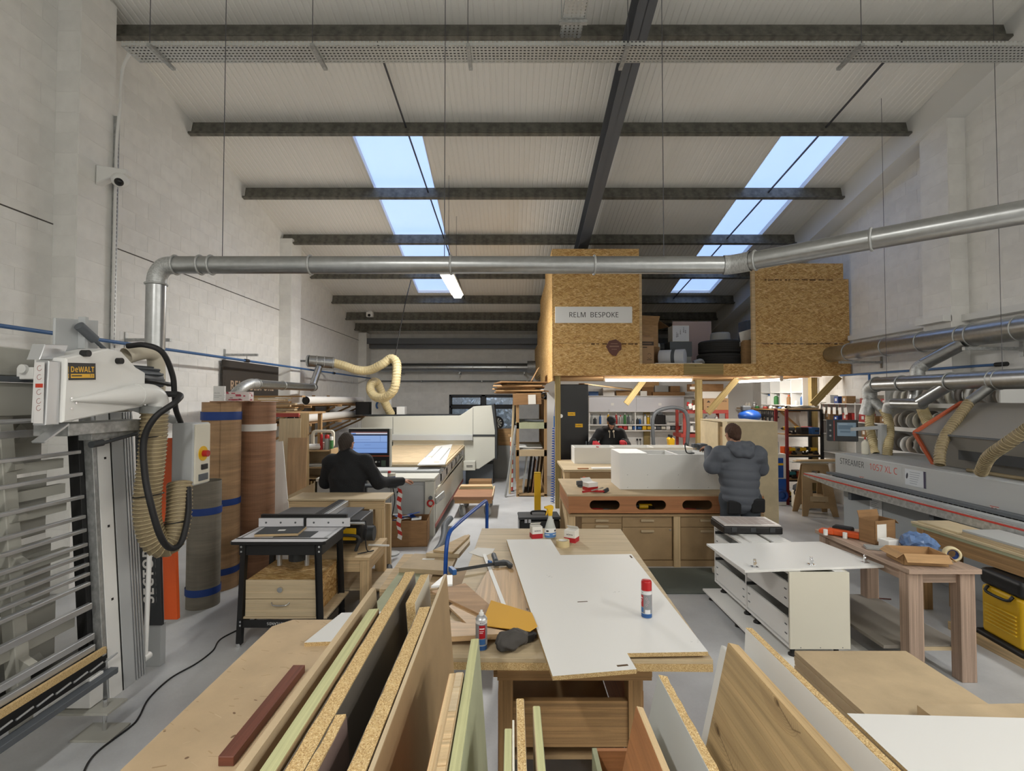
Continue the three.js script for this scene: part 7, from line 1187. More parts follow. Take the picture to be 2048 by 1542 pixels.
// ---------- low drawer units in the making ----------
{
  const o = thing('drawer_unit', 'long low white drawer unit on black levelling feet', 'cabinet', [0, 0, 0]), x0 = 2.12, x1 = 2.58, d0 = 3.86, d1 = 5.28, y0 = 0.16, y1 = 0.74, t = 0.018;
  part(o, 'end_panel', span(x0, x1, y0, y1, -d0 - t, -d0, 0.001), M.cream); part(o, 'end_panel', span(x0, x1, y0, y1, -d1, -d1 + t, 0.001), M.white); part(o, 'back_panel', span(x1 - t, x1, y0, y1, -d1 + t, -d0 - t), M.cream); part(o, 'base_panel', span(x0, x1 - t, y0, y0 + t, -d1 + t, -d0 - t), M.white); part(o, 'divider', span(x0, x1 - t, y0 + t, y1, -4.57 - t, -4.57), M.white);
  part(o, 'top_rail', span(x0, x0 + 0.1, y1 - t, y1, -d1 + t, -d0 - t), M.white); part(o, 'top_rail', span(x1 - 0.1, x1 - t, y1 - t, y1, -d1 + t, -d0 - t), M.white);
  for (const [a, b] of [[d0 + t, 4.57], [4.57 + t, d1 - t]]) for (let i = 0; i < 2; i++) { const ya = y0 + 0.03 + i * 0.27; const f = part(o, 'drawer', [span(x0 + 0.004, x0 + 0.02, ya, ya + 0.19, -b + 0.012, -a - 0.012), span(x0 + 0.02, x1 - 0.06, ya, ya + 0.012, -b + 0.02, -a - 0.02)], M.white); part(f, 'runner', [span(x0, x0 + 0.34, ya + 0.2, ya + 0.225, -a - 0.012, -a), span(x0, x0 + 0.34, ya + 0.2, ya + 0.225, -b, -b + 0.012)], M.charcoal); for (const k of [0.06, 0.13]) part(f, 'fixing_slot', [span(x0 + 0.001, x0 + 0.005, ya + k, ya + k + 0.008, -a - 0.06, -a - 0.03), span(x0 + 0.001, x0 + 0.005, ya + k, ya + k + 0.008, -b + 0.03, -b + 0.06)], M.slate); }
  for (const d of [d0 + 0.08, 4.5, 4.68, d1 - 0.08]) for (const x of [x0 + 0.06, x1 - 0.06]) part(o, 'levelling_foot', lathe([[0, 0], [0.032, 0], [0.032, 0.012], [0.018, 0.02], [0.018, 0.06], [0.03, 0.068], [0.03, 0.082], [0, 0.082]], 16), M.black, [x, 0.078, -d]);
  for (const x of [2.2, 2.35, 2.52]) part(o, 'screw_hole', rod([x, y0 + 0.012, -d0 + 0.0], [x, y0 + 0.012, -d0 + 0.0012], 0.004, 8), M.slate);
  const b = thing('plinth_board', 'white plinth board on black feet under the low drawer unit', 'board', [0, 0, 0]); part(b, 'board', span(x0 - 0.12, x1 + 0.24, 0.06, 0.078, -5.3, -3.7, 0.001), M.white); for (const d of [3.8, 4.6, 5.2]) for (const x of [x0 - 0.06, x1 + 0.2]) part(b, 'levelling_foot', lathe([[0, 0], [0.032, 0], [0.032, 0.012], [0.018, 0.02], [0.018, 0.045], [0.03, 0.05], [0.03, 0.06], [0, 0.06]], 16), M.black, [x, 0, -d]);
  // door panel on top with hinges
  const D = thing('door_panel_blank', 'white door blank with three hinge plates lying on the drawer unit', 'door blank', [0, 0, 0]), q = [[1413, 1087], [1640, 1083], [1768, 1131], [1490, 1141]].map(([u, v]) => { const p = pf(u, v, 0.762); return [p.x, -p.z]; }); part(D, 'sheet', slab(q, 0.762, 0.018, 0.001), M.white);
  for (const [u, v] of [[1513, 1137], [1627, 1132], [1736, 1128]]) { const p = pf(u, v, 0.762); part(D, 'hinge', [at(box(0.022, 0.06, 0.012, 0.002), [p.x, 0.795, p.z - 0.03]), at(box(0.05, 0.006, 0.045, 0.002), [p.x, 0.7655, p.z - 0.03]), at(cyl(0.01, 0.02, 12), [p.x, 0.8, p.z - 0.022], [Math.PI / 2, 0, 0])], M.chrome); }
  solo('white_strip', 'white shelf strips lying on the far half of the drawer unit', 'strips', [span(2.2, 2.36, 0.741, 0.757, -5.15, -4.62, 0.001), span(2.4, 2.56, 0.741, 0.757, -5.15, -4.62, 0.001)], M.white);
  const g = thing('parts_organiser', 'black parts organiser with clear lid on the drawer unit', 'organiser', [2.34, 0.7585, -5.05], -0.06); part(g, 'tray', box(0.56, 0.07, 0.38, 0.012), M.black, [0, 0.036, 0]); const lid = part(g, 'lid', box(0.54, 0.016, 0.36, 0.006), mat(0xc9c4c0, 0.35), [0, 0.08, 0]); for (let i = 0; i < 7; i++) for (let j = 0; j < 4; j++) part(lid, 'compartment', box(0.058, 0.002, 0.06, 0.0005), mat(0xb2a59f, 0.5), [-0.2 + i * 0.067, 0.0085, -0.11 + j * 0.074]); for (const x of [-0.18, 0, 0.18]) part(g, 'catch', box(0.05, 0.045, 0.012, 0.003), M.charcoal, [x, 0.045, 0.19]);
}
// ---------- oak effect side table with packaging ----------
const OT = 0.83;
{
  const o = thing('side_table', 'oak effect table with dusty lower shelf beside the drawer units', 'table', [0, 0, 0]), x0 = 2.88, x1 = 3.41, d0 = 3.66, d1 = 4.79;
  part(o, 'table_top', span(x0, x1, OT - 0.035, OT, -d1, -d0, 0.002, 'z'), M.sonoma);
  for (const x of [x0 + 0.075, x1 - 0.075]) for (const d of [d0 + 0.08, d1 - 0.08]) part(o, 'leg', span(x - 0.055, x + 0.055, 0, OT - 0.035, -d - 0.045, -d + 0.045, 0.003, 'y'), M.sonoma);
  part(o, 'apron', span(x0 + 0.13, x1 - 0.13, OT - 0.12, OT - 0.035, -d0 - 0.1, -d0 - 0.07), M.sonoma); part(o, 'apron', span(x0 + 0.05, x0 + 0.08, OT - 0.12, OT - 0.035, -d1 + 0.12, -d0 - 0.12, 0, 'z'), M.sonoma); part(o, 'apron', span(x1 - 0.08, x1 - 0.05, OT - 0.12, OT - 0.035, -d1 + 0.12, -d0 - 0.12, 0, 'z'), M.sonoma);
  part(o, 'lower_shelf', span(x0 - 0.1, x1 - 0.02, 0.2, 0.225, -d1 + 0.02, -d0 - 0.13, 0.002), mat(0x8b857c, 0.85)); part(o, 'shelf_edge', span(x0 + 0.1, x1 - 0.1, 0.19, 0.215, -d0 - 0.128, -d0 - 0.12), M.birch);
  const t = (label, x, d, ry, w, h, dd, m, flap) => { const c = thing('cardboard_box', label, 'box', [x, OT + 0.001, -d], ry), k = 0.004; part(c, 'carton', [span(-w / 2, w / 2, 0, k, -dd / 2, dd / 2), span(-w / 2, w / 2, 0, h, dd / 2 - k, dd / 2), span(-w / 2, w / 2, 0, h, -dd / 2, -dd / 2 + k), span(-w / 2, -w / 2 + k, 0, h, -dd / 2, dd / 2), span(w / 2 - k, w / 2, 0, h, -dd / 2, dd / 2)], m); for (const [s, l] of flap) { const f = at(box(s === 'f' || s === 'b' ? w : k, l, s === 'f' || s === 'b' ? k : dd), [0, l / 2, 0]); const q = part(c, 'carton_flap', f, m); if (s === 'f') { q.position.set(0, h, dd / 2 - 0.002); q.rotation.x = 2.4; } if (s === 'b') { q.position.set(0, h, -dd / 2 + 0.002); q.rotation.x = -0.3; } if (s === 'l') { q.position.set(-w / 2, h, 0); q.rotation.z = 2.2; } if (s === 'r') { q.position.set(w / 2, h, 0); q.rotation.z = -2.3; } } return c; };
  t('shallow open cardboard tray with folded out flaps near the end of the oak effect table', 3.08, 3.84, -0.15, 0.3, 0.085, 0.22, M.card, [['f', 0.07], ['r', 0.07], ['l', 0.06]]);
  const k = t('tall open cardboard carton at the back of the oak effect table', 3.16, 4.36, 0.25, 0.22, 0.2, 0.15, M.cardDark, [['b', 0.06], ['r', 0.05]]); part(k, 'shipping_label', plate(0.1, 0.14, 0.001), M.paper, [-0.04, 0.1, 0.0765]);
  const a = thing('nailer', 'orange and black cordless tool lying on the oak effect table', 'tool', [2.98, OT + 0.001, -4.52], -0.8); part(a, 'body', [at(box(0.26, 0.055, 0.08, 0.015), [0, 0.03, 0]), at(box(0.12, 0.04, 0.1, 0.015), [-0.13, 0.026, 0.01])], M.orange); part(a, 'head', at(box(0.16, 0.05, 0.09, 0.015), [-0.02, 0.055, -0.06]), M.black); for (const x of [-0.13, 0.02]) part(a, 'foot', at(cyl(0.018, 0.05, 12), [x, 0.026, 0.06]), M.white);
  const b = thing('plastic_bag', 'crumpled blue plastic bag beside the cardboard boxes', 'bag', [3.31, OT + 0.001, -4.1]); const g = new THREE.IcosahedronGeometry(1, 4), q = g.attributes.position; for (let i = 0; i < q.count; i++) { const x = q.getX(i), y = q.getY(i), z = q.getZ(i), w = 1 + 0.3 * noise.noise(x * 3, y * 3, z * 3) + 0.14 * noise.noise(x * 9, y * 9, z * 9); q.setXYZ(i, x * 0.115 * w, Math.max(-0.6, y * w) * 0.09, z * 0.13 * w); } g.computeVertexNormals(); part(b, 'bag', clean(g), pmat({ color: 0x6f8fc0, roughness: 0.35, transmission: 0.25, thickness: 0 }), [0, 0.056, 0]);
  solo('foam_block', 'small white foam block between the cardboard boxes', 'foam', box(0.12, 0.07, 0.09, 0.008), M.white, [3.14, OT + 0.036, -4.2], [0, 0.3, 0]); solo('grey_case', 'flat clear blister pack under the orange tool', 'pack', box(0.16, 0.02, 0.1, 0.004), M.plasticGrey, [3.0, OT + 0.0115, -4.15], [0, -0.4, 0]);
  const tp = thing('masking_tape', 'roll of masking tape standing against the cardboard tray', 'tape', [3.35, OT + 0.056, -3.84], -0.4); const roll = lathe([[0.036, -0.022], [0.055, -0.022], [0.055, 0.022], [0.036, 0.022], [0.036, -0.022]], 32).rotateX(Math.PI / 2); part(tp, 'tape_roll', roll, mat(0xdccfa8, 0.7)); part(tp, 'core', lathe([[0.03, -0.02], [0.036, -0.02], [0.036, 0.02], [0.03, 0.02], [0.03, -0.02]], 28).rotateX(Math.PI / 2), M.blueTape);
}
solo('extension_lead', 'thin dark red cord lying on the floor behind the oak effect table', 'cord', tube([[2.6, 0.006, -5.5], [3.0, 0.006, -5.35], [3.4, 0.006, -5.3], [3.9, 0.006, -5.2]], 0.006, 30, 6), mat(0x6b3a34, 0.6));
// ---------- edge banding machine ----------
{
  const o = thing('edge_bander', 'long grey edge banding machine with dusty hood along the right wall', 'machine', [0, 0, 0]), dF = 7.3, dN = 2.2, fx = 4.7;
  part(o, 'base_cabinet', span(4.78, 5.8, 0, 0.86, -dF + 0.05, -dN, 0.006), mat(0xa3a8ab, 0.5)); part(o, 'front_panel', span(fx, 5.8, 0.93, 1.28, -dF, -dN, 0.008), M.greyMachine); part(o, 'panel_foot', span(fx + 0.03, 5.8, 0.86, 0.93, -dF + 0.02, -dN), M.slate);
  part(o, 'outfeed_rail', side([[7.62, 0.9], [7.6, 0.95], [dN, 0.95], [dN, 0.84], [6.9, 0.84]], 4.42, 4.5, 0.003), M.galvDull); part(o, 'red_line', span(4.412, 4.422, 0.925, 0.94, -7.6, -dN), mat(0xc0392f, 0.5)); part(o, 'rail_top', span(4.43, 4.52, 0.951, 0.957, -7.55, -dN), M.alu); part(o, 'rear_rail', span(4.52, 4.6, 0.93, 0.96, -7.45, -dN), M.greyMachine);
  part(o, 'pressure_beam', span(4.6, fx, 0.97, 1.0, -7.35, -dN), M.slate); for (let i = 0; i < 80; i++) part(o, 'pressure_roller', at(cyl(0.018, 0.03, 8), [4.645, 0.952, -7.25 + i * 0.062]), M.black);
  for (const d of [6.7, 5.4, 4.1]) part(o, 'rail_bracket', span(4.5, 4.8, 0.72, 0.85, -d - 0.03, -d + 0.03), M.slate);
  const lw = 1.15, tm = print(lw, 0.14, 1024, (x, W, H) => { x.fillStyle = '#b4b7b8'; x.fillRect(0, 0, W, H); x.fillStyle = '#2e3236'; x.font = `${H * 0.8}px sans-serif`; x.textBaseline = 'middle'; x.fillText('STREAMER', 8, H / 2, W * 0.43); x.fillStyle = '#c04a3c'; x.fillText('1057 XL C', W * 0.52, H / 2, W * 0.42); }, 0.48);
  part(o, 'lettering', plate(lw, 0.14, 0.002), tm, [fx - 0.0015, 1.18, -dF + 0.1 + lw / 2], [0, -Math.PI / 2, 0]);
  part(o, 'document_pocket', plate(0.3, 0.19, 0.004), print(0.3, 0.19, 256, (x, W, H) => { x.fillStyle = '#c9ced4'; x.fillRect(0, 0, W, H); x.fillStyle = '#3a3450'; x.fillRect(W - 26, 0, 26, H); x.fillStyle = '#8a909a'; for (let i = 0; i < 6; i++) x.fillRect(60, 24 + i * 22, 130 - i * 8, 5); x.fillStyle = '#30303a'; x.beginPath(); x.ellipse(26, 70, 12, 30, 0.2, 0, 7); x.fill(); }), [fx - 0.003, 1.14, -5.85], [0, -Math.PI / 2, 0]);
  for (const d of [6.75, 4.9]) part(o, 'warning_label', plate(0.09, 0.04, 0.001), print(0.09, 0.04, 128, (x, W, H) => { x.fillStyle = '#c9c6c2'; x.fillRect(0, 0, W, H); x.fillStyle = '#b5473c'; x.fillRect(0, 0, W, 10); x.fillRect(20, 20, 30, 22); x.fillStyle = '#555'; x.fillRect(70, 22, 30, 18); }), [fx - 0.001, 1.0, -d], [0, -Math.PI / 2, 0]);
  part(o, 'notice', plate(0.22, 0.3, 0.002), print(0.22, 0.3, 128, (x, W, H) => { x.fillStyle = '#dde0e2'; x.fillRect(0, 0, W, H); x.fillStyle = '#2a5ba8'; x.fillRect(0, H - 18, W, 18); x.fillStyle = '#9aa0a6'; for (let i = 0; i < 9; i++) x.fillRect(14, 18 + i * 14, 80 - (i % 3) * 12, 4); }), [4.775, 0.6, -6.6], [0, -Math.PI / 2, 0]);
  // hood
  const prof = [[5.06, 1.285], [4.85, 1.66], [5.42, 2.02], [5.8, 2.02], [5.8, 1.285]];
  part(o, 'hood', ext(prof, 6.0 - dN, 0.004).translate(0, 0, -6.0), mat(0x85817a, 0.35)); part(o, 'hood_ridge', bar([4.845, 1.66, -6.02], [4.845, 1.66, -dN], 0.02, 0.02), M.slate);
  part(o, 'hood_edge', bar([5.06, 1.29, -6.02], [4.84, 1.66, -6.02], 0.05, 0.035), M.orangeDust); part(o, 'hood_edge', bar([4.84, 1.66, -6.02], [5.42, 2.025, -6.02], 0.05, 0.035), M.orangeDust);
  part(o, 'hood_window', bar([4.945, 1.46, -5.55], [4.945, 1.46, -4.4], 0.012, 0.13), M.charcoal).rotation.z = 0;
  part(o, 'hood_rail', rod([4.9, 1.3, -5.4], [4.9, 1.3, -dN], 0.02, 10), M.hoseDust);
  // control terminal on an arm
  const p = px(1684, 861, 7.5); part(o, 'terminal_arm', [span(5.25, 5.33, 1.28, 1.7, -7.2, -7.12, 0.004), bar([5.29, 1.66, -7.16], [p.x, p.y, p.z - 0.06], 0.05, 0.05)], M.greyMachine); const m = part(o, 'terminal', box(0.4, 0.32, 0.07, 0.01), M.charcoal, [p.x, p.y, p.z], [0, -0.35, 0]); part(m, 'screen', plate(0.24, 0.2, 0.004), mat(0x000000, 0.3, 0, { emissive: 0xffffff, emissiveIntensity: 0.4, emissiveMap: ctex(128, 100, (x, W, H) => { x.fillStyle = '#8fa6b4'; x.fillRect(0, 0, W, H); x.fillStyle = '#6d8494'; x.fillRect(6, 20, 100, 30); x.fillRect(20, 62, 70, 12); x.fillStyle = '#b7c7d0'; x.fillRect(10, 8, 60, 6); }) }), [0.05, 0.02, 0.036]); part(m, 'red_edge', box(0.012, 0.3, 0.074), M.redShelf, [-0.11, 0, 0]); for (const y of [-0.08, 0, 0.08]) part(m, 'button', rod([-0.16, y, 0.034], [-0.16, y, 0.045], 0.014, 12), M.plasticGrey);
}
{ // bottle on the machine
  const o = thing('cleaner_bottle', 'white ribbed cleaner bottle with red top standing on the edge bander', 'bottle', [5.0, 1.281, -7.1]); part(o, 'bottle_body', lathe([[0, 0], [0.042, 0], [0.045, 0.01], [0.045, 0.15], [0.036, 0.18], [0.014, 0.195], [0.014, 0.21], [0, 0.21]], 22), M.cream); part(o, 'cap', lathe([[0.012, 0.205], [0.012, 0.235], [0, 0.25]], 14), M.red);
}
// ---------- ducts on the right ----------
{
  const o = thing('main_duct', 'thick galvanised duct along the right wall above the edge bander', 'duct', [0, 0, 0]), x = 6.02, y = 2.9, r = 0.145;
  for (const [a, b] of [[9.43, 7.4], [7.4, 6.1], [6.1, 3.2]]) part(o, 'duct_length', rod([x, y, -a], [x, y, -b], r, 30), M.galv);
  for (const d of [8.9, 8.0, 7.3, 6.65, 6.5, 5.9, 5.6]) ductRings(o, [x, y, -d], [x, y, -d + 0.1], r, [0]);
  part(o, 'branch', rod([x - 0.05, y - 0.1, -6.6], [x - 0.28, 2.55, -6.95], 0.085, 22), M.galv); part(o, 'branch_elbow', tube([[x - 0.28, 2.55, -6.95], [x - 0.33, 2.48, -7.0], [x - 0.34, 2.4, -7.0], [x - 0.34, 2.33, -7.0]], 0.088, 14, 20), M.galvDull); part(o, 'branch', rod([x - 0.34, 2.35, -7.0], [x - 0.42, 1.95, -7.0], 0.075, 20), M.galv);
  for (const d of [8.7, 6.3]) { part(o, 'bracket_arm', span(5.7, XR - 0.01, 2.68, 2.72, -d - 0.02, -d + 0.02), M.galvDull); part(o, 'bracket_plate', span(XR - 0.02, XR, 2.6, 2.82, -d - 0.025, -d + 0.025), M.galvDull); }
  const s = thing('machine_duct', 'thinner galvanised duct above the edge bander with hose branches', 'duct', [0, 0, 0]), X = 5.4, Y = 2.28, R = 0.1;
  part(s, 'duct_length', rod([X, Y, -7.4], [X, Y, -5.6], R, 26), M.galv); part(s, 'duct_length', rod([X, Y, -5.6], [X, Y, -2.6], R + 0.01, 26), M.galv); ductRings(s, [X, Y, -7.4], [X, Y, -2.6], R + 0.004, [0.0, 0.1, 0.26, 0.375, 0.39, 0.47]);
  part(s, 'elbow', tube([[X, Y, -7.38], [X, Y - 0.02, -7.48], [X, Y - 0.09, -7.55], [X, Y - 0.2, -7.56]], R, 16, 22), M.galvDull); part(s, 'y_piece', [rod([X, Y - 0.2, -7.56], [X - 0.03, Y - 0.46, -7.58], 0.075, 18, 0.1), rod([X + 0.02, Y - 0.22, -7.55], [X + 0.1, Y - 0.42, -7.35], 0.07, 18)], M.galvDull);
  part(s, 'branch', rod([X, Y - 0.05, -6.2], [X - 0.1, Y - 0.26, -6.5], 0.075, 18), M.galv); part(s, 'branch', rod([X - 0.1, Y - 0.28, -6.45], [X - 0.1, Y - 0.28, -6.95], 0.07, 18), M.galv); part(s, 'branch_elbow', tube([[X - 0.1, Y - 0.28, -6.93], [X - 0.1, Y - 0.3, -7.02], [X - 0.1, Y - 0.4, -7.06]], 0.072, 12, 18), M.galvDull);
  part(s, 'branch', rod([X, Y - 0.05, -5.6], px(1940, 803, 5.75).toArray(), 0.055, 18), M.galv);
  for (const d of [7.2, 5.5]) part(s, 'hanging_wire', rod([X, Y + R, -d], [X, roofY(d), -d], 0.003, 5), M.wire);
  const hs = (label, pts, r, m) => { const h = thing('extraction_hose', label, 'hose', [0, 0, 0]); part(h, 'hose', hose(pts, r, 0.03, 0.004, 16), m); part(h, 'wire_helix', helix(pts, r + 0.003, 0.036, 0.004, 10), m === M.hoseDust ? M.helixDust : M.hoseTan); };
  const Q = (l) => l.map(([u, v, d]) => px(u, v, d));
  hs('tan hose dropping from the far end of the machine duct', Q([[1741, 824, 7.55], [1739, 845, 7.5], [1743, 872, 7.4], [1749, 893, 7.3], [1752, 909, 7.2]]), 0.055, M.hoseCream);
  hs('tan hose beside the far hose, curving into the edge bander', Q([[1766, 818, 7.35], [1775, 835, 7.3], [1779, 858, 7.2], [1777, 885, 7.1], [1774, 914, 7.0]]), 0.055, M.hoseCream);
  hs('short tan hose behind the orange edge of the hood', Q([[1842, 812, 7.05], [1847, 824, 7.0], [1855, 842, 6.8], [1866, 862, 6.6]]), 0.065, M.hoseCream);
  hs('grey brown hose running down in front of the dusty hood', Q([[1940, 803, 5.75], [1918, 832, 5.7], [1893, 868, 5.62], [1881, 900, 5.55], [1879, 930, 5.5]]), 0.05, M.hoseDust);
  hs('grey brown hose sloping across the hood to the front panel', Q([[2120, 815, 4.0], [2060, 855, 4.3], [2010, 890, 4.5], [1977, 915, 4.75], [1962, 945, 5.0]]), 0.05, M.hoseDust);
  const b = thing('air_pipe', 'blue air pipe along the right wall below the thick duct', 'pipe', [0, 0, 0]); part(b, 'pipe', rod([6.15, 2.5, -9.35], [6.15, 2.5, -6.3], 0.018, 10), M.bluePipe); part(b, 'drop_pipe', rod([6.15, 2.5, -8.6], [6.15, 2.1, -8.6], 0.02, 10), M.blueSteel); part(b, 'valve', rod([6.15, 2.5, -6.35], [6.15, 2.5, -6.2], 0.028, 10), M.cable); for (const d of [9.0, 7.7, 6.6]) part(b, 'clip', span(6.14, XR, 2.49, 2.51, -d - 0.012, -d + 0.012), M.galvDull);
}
// ---------- second bench with sheets and the yellow vacuum ----------
{
  const o = thing('stock_bench', 'rough timber bench with fibreboard top below the edge bander rail', 'bench', [0, 0, 0]), x0 = 4.04, x1 = 4.46, d0 = 2.4, d1 = 5.1, T = 0.83;
  part(o, 'bench_top', span(x0, 4.4, T - 0.02, T, -d1, -d0), M.mdfPale); part(o, 'sub_top', span(x0 + 0.01, x1, T - 0.05, T - 0.02, -d1, -d0), M.mdfGreen); for (const x of [x0 + 0.05, x1 - 0.06]) for (const d of [d0 + 0.1, 3.4, d1 - 0.1]) part(o, 'leg', span(x - 0.04, x + 0.04, 0, T - 0.05, -d - 0.04, -d + 0.04, 0, 'y'), M.pineDark);
  part(o, 'front_rail', span(x0 + 0.02, x0 + 0.045, T - 0.18, T - 0.05, -d1 + 0.06, -d0, 0, 'z'), M.pineDark); part(o, 'floor_rail', span(3.92, 4.0, 0, 0.07, -4.55, -d0, 0, 'z'), M.pine);
  for (let i = 0; i < 3; i++) solo('white_sheet', ['lowest', 'middle', 'topmost'][i] + ' white faced sheet of the stack on the stock bench', 'sheet', span(4.06 + i * 0.004, 4.398, T + 0.001 + i * 0.019, T + 0.019 + i * 0.019, -4.55, -2.5, 0.001), i === 2 ? M.greyLam : M.birch, null, null, 'sheets on the stock bench');
  solo('fibreboard_offcut', 'pale fibreboard offcut on the far end of the stock bench', 'offcut', span(4.07, 4.38, T + 0.001, T + 0.017, -5.05, -4.6, 0.001), M.mdfPale);
  const v = thing('site_vacuum', 'yellow and black site vacuum standing under the stock bench', 'vacuum', [4.15, 0.0, -4.1], -0.12);
  part(v, 'tank', box(0.34, 0.4, 0.4, 0.03), M.yellow, [0, 0.3, 0]); part(v, 'base', box(0.44, 0.1, 0.5, 0.03), M.black, [0.02, 0.06, 0]); part(v, 'motor_head', box(0.36, 0.14, 0.42, 0.04), M.black, [0.0, 0.57, 0]); for (let i = 0; i < 6; i++) part(v, 'rib', box(0.02, 0.012, 0.3, 0.004), mat(0xe8c23a, 0.45), [-0.172, 0.2 + i * 0.03, 0]); part(v, 'front_corner', box(0.06, 0.42, 0.06, 0.02), M.black, [0.16, 0.3, 0.18]); part(v, 'handle', tube([[-0.17, 0.5, 0.12], [-0.2, 0.46, 0.1], [-0.2, 0.46, -0.1], [-0.17, 0.5, -0.12]], 0.012, 16, 8), M.black); for (const z of [-0.2, 0.2]) part(v, 'caster', at(cyl(0.03, 0.03, 12), [-0.16, 0.03, z], [0, 0, Math.PI / 2]), M.rubber);
}
// ---------- under the mezzanine: helpers by picture box and depth ----------
const bp = (u0, v0, u1, v1, D, dep, r = 0, g = 'x') => { const a = px(u0, v1, D), b = px(u1, v0, D); return span(a.x, b.x, a.y, b.y, -D - dep, -D, r, g); };
// a plain carton with tape seam and label, set by picture box
function carton(label, u0, v0, u1, v1, D, dep, m = M.card, o = {}) {
  const a = px(u0, v1, D), b = px(u1, v0, D), w = b.x - a.x, h = b.y - a.y, c = thing('cardboard_box', label, 'box', [(a.x + b.x) / 2, a.y, -D], o.ry || 0, o.group);
  part(c, 'carton', box(w, h, dep, 0.004), m, [0, h / 2, -dep / 2]); part(c, 'tape_seam', box(0.05, 0.002, dep), o.tape || M.cardDark, [0, h + 0.001, -dep / 2]);
  if (o.tag) part(c, 'label', plate(w * 0.3, h * 0.35, 0.002), M.paper, [w * (o.tx || 0.2), h * 0.45, 0.002]);
  if (o.draw) part(c, 'print', plate(w * 0.98, h * 0.96, 0.002), print(w, h, 256, o.draw), [0, h / 2, 0.002]);
  return c;
}
function jar(name, label, cat, x, y, z, r, h, m, capM, group) { const c = thing(name, label, cat, [x, y + 0.001, z], 0, group); part(c, 'body', lathe([[0, 0], [r, 0], [r, h * 0.7], [r * 0.45, h * 0.84], [r * 0.4, h * 0.88], [0, h * 0.88]], 14), m); part(c, 'cap', lathe([[r * 0.5, h * 0.86], [r * 0.5, h], [0, h]], 12), capM); return c; }
const SW = 13.38, P3 = (u, v, D) => px(u, v, D);
{ // wall cupboards and shelves on the partition
  const o = thing('wall_cupboard', 'row of pale grey flap fronted wall cupboards under the mezzanine', 'cupboard', [0, 0, 0]), D = 13.0;
  part(o, 'carcass', bp(1177, 793, 1368, 824, D + 0.02, 0.36, 0.002), M.white); for (const [a, b] of [[1178, 1272], [1273, 1367]]) { const f = part(o, 'flap_door', bp(a, 794, b, 823, D, 0.018, 0.002), mat(0xcfd0d6, 0.4)); part(f, 'hinge_cover', bp((a + b) / 2 - 3, 806, (a + b) / 2 + 3, 811, D - 0.004, 0.006), M.white); part(f, 'handle', bp((a + b) / 2 - 8, 819, (a + b) / 2 - 5, 823, D - 0.02, 0.02), M.galvDull); }
  part(o, 'top_shelf', bp(1177, 791.5, 1402, 793, D - 0.1, 0.46), M.white);
  const s = thing('wall_shelves', 'two long white wall shelves crowded with bottles and tools', 'shelf', [0, 0, 0]); for (const v of [849, 860.5]) part(s, 'shelf_board', bp(1177, v, 1366, v + 2, D, 0.38), M.white); for (const u of [1178, 1270, 1364]) part(s, 'upright', bp(u, 825, u + 1.5, 862, D + 0.02, 0.36), M.white); part(s, 'post', bp(1288, 824, 1300, 905, D + 0.3, 0.06, 0, 'y'), M.pineGreen);
  const yA = P3(1200, 849, D).y, yB = P3(1200, 860.5, D).y, cols = [M.plasticGrey, M.white, M.red, M.slate, M.blueSteel, M.cream, M.green, M.charcoal, M.yellow, M.galvDull];
  const nm = ['grey', 'white', 'red', 'slate', 'blue', 'cream', 'green', 'charcoal', 'yellow', 'silver'];
  for (let i = 0; i < 22; i++) { const u = 1184 + i * 8.2 + rr(-1.5, 1.5), k = (i * 7) % 10, h = rr(0.12, 0.3), p = P3(u, 849, D + 0.15); if ((u > 1200 && u < 1236 && i % 2) || u > 1304) continue; jar('bottle', nm[k] + ' bottle on the upper wall shelf under the grey cupboards', 'bottle', p.x, yA, p.z - rr(0, 0.1), rr(0.03, 0.045), h, cols[k], cols[(k + 3) % 10], 'bottles on the wall shelf'); }
  for (let i = 0; i < 13; i++) { const p = P3(1240 + i * 9.5, 860, D + 0.12), k = [2, 2, 5, 4, 4, 8, 8, 1, 3, 5, 1, 3, 2][i]; solo('parts_bin', nm[k] + ' parts bin on the lower wall shelf under the grey cupboards', 'bin', at(box(0.1, rr(0.06, 0.11), 0.16, 0.006), [0, 0.06, 0]), cols[k], [p.x, yB - 0.003, p.z], null, 'bins on the lower wall shelf'); }
  const c = thing('tool_case', 'black tool case and grey radio on the upper wall shelf', 'case', [P3(1322, 840, D).x, yA, -D - 0.14]); part(c, 'case', box(0.28, 0.24, 0.2, 0.02), M.black, [0, 0.121, 0]); part(c, 'lid', box(0.14, 0.08, 0.16, 0.01), M.slate, [0, 0.28, 0]);
  const r = thing('tool_case', 'white lidded case on the upper wall shelf beside the black one', 'case', [P3(1347, 845, D).x, yA, -D - 0.14]); part(r, 'case', box(0.34, 0.05, 0.26, 0.02), M.white, [0, 0.026, 0]); part(r, 'handle', box(0.16, 0.016, 0.03, 0.006), M.slate, [0, 0.059, 0]);
  for (let i = 0; i < 3; i++) { const p = P3(1255 + (i ? 13 + i * 6 : 0), 879, SW); const q = thing('power_plug', ['single black plug', 'left black plug of a pair', 'right black plug of a pair'][i] + ' in the wall socket below the shelves', 'plug', [p.x, p.y, -SW + 0.02]); part(q, 'plug', box(0.05, 0.05, 0.04, 0.01), M.black); part(q, 'cord', tube([[0, -0.02, 0.02], [0, -0.1, 0.03], [0.01, -0.2, 0.02]], 0.006, 8, 6), M.cable); part(q, 'socket', box(0.09, 0.09, 0.012, 0.002), M.white, [0, 0, -0.014]); }
}
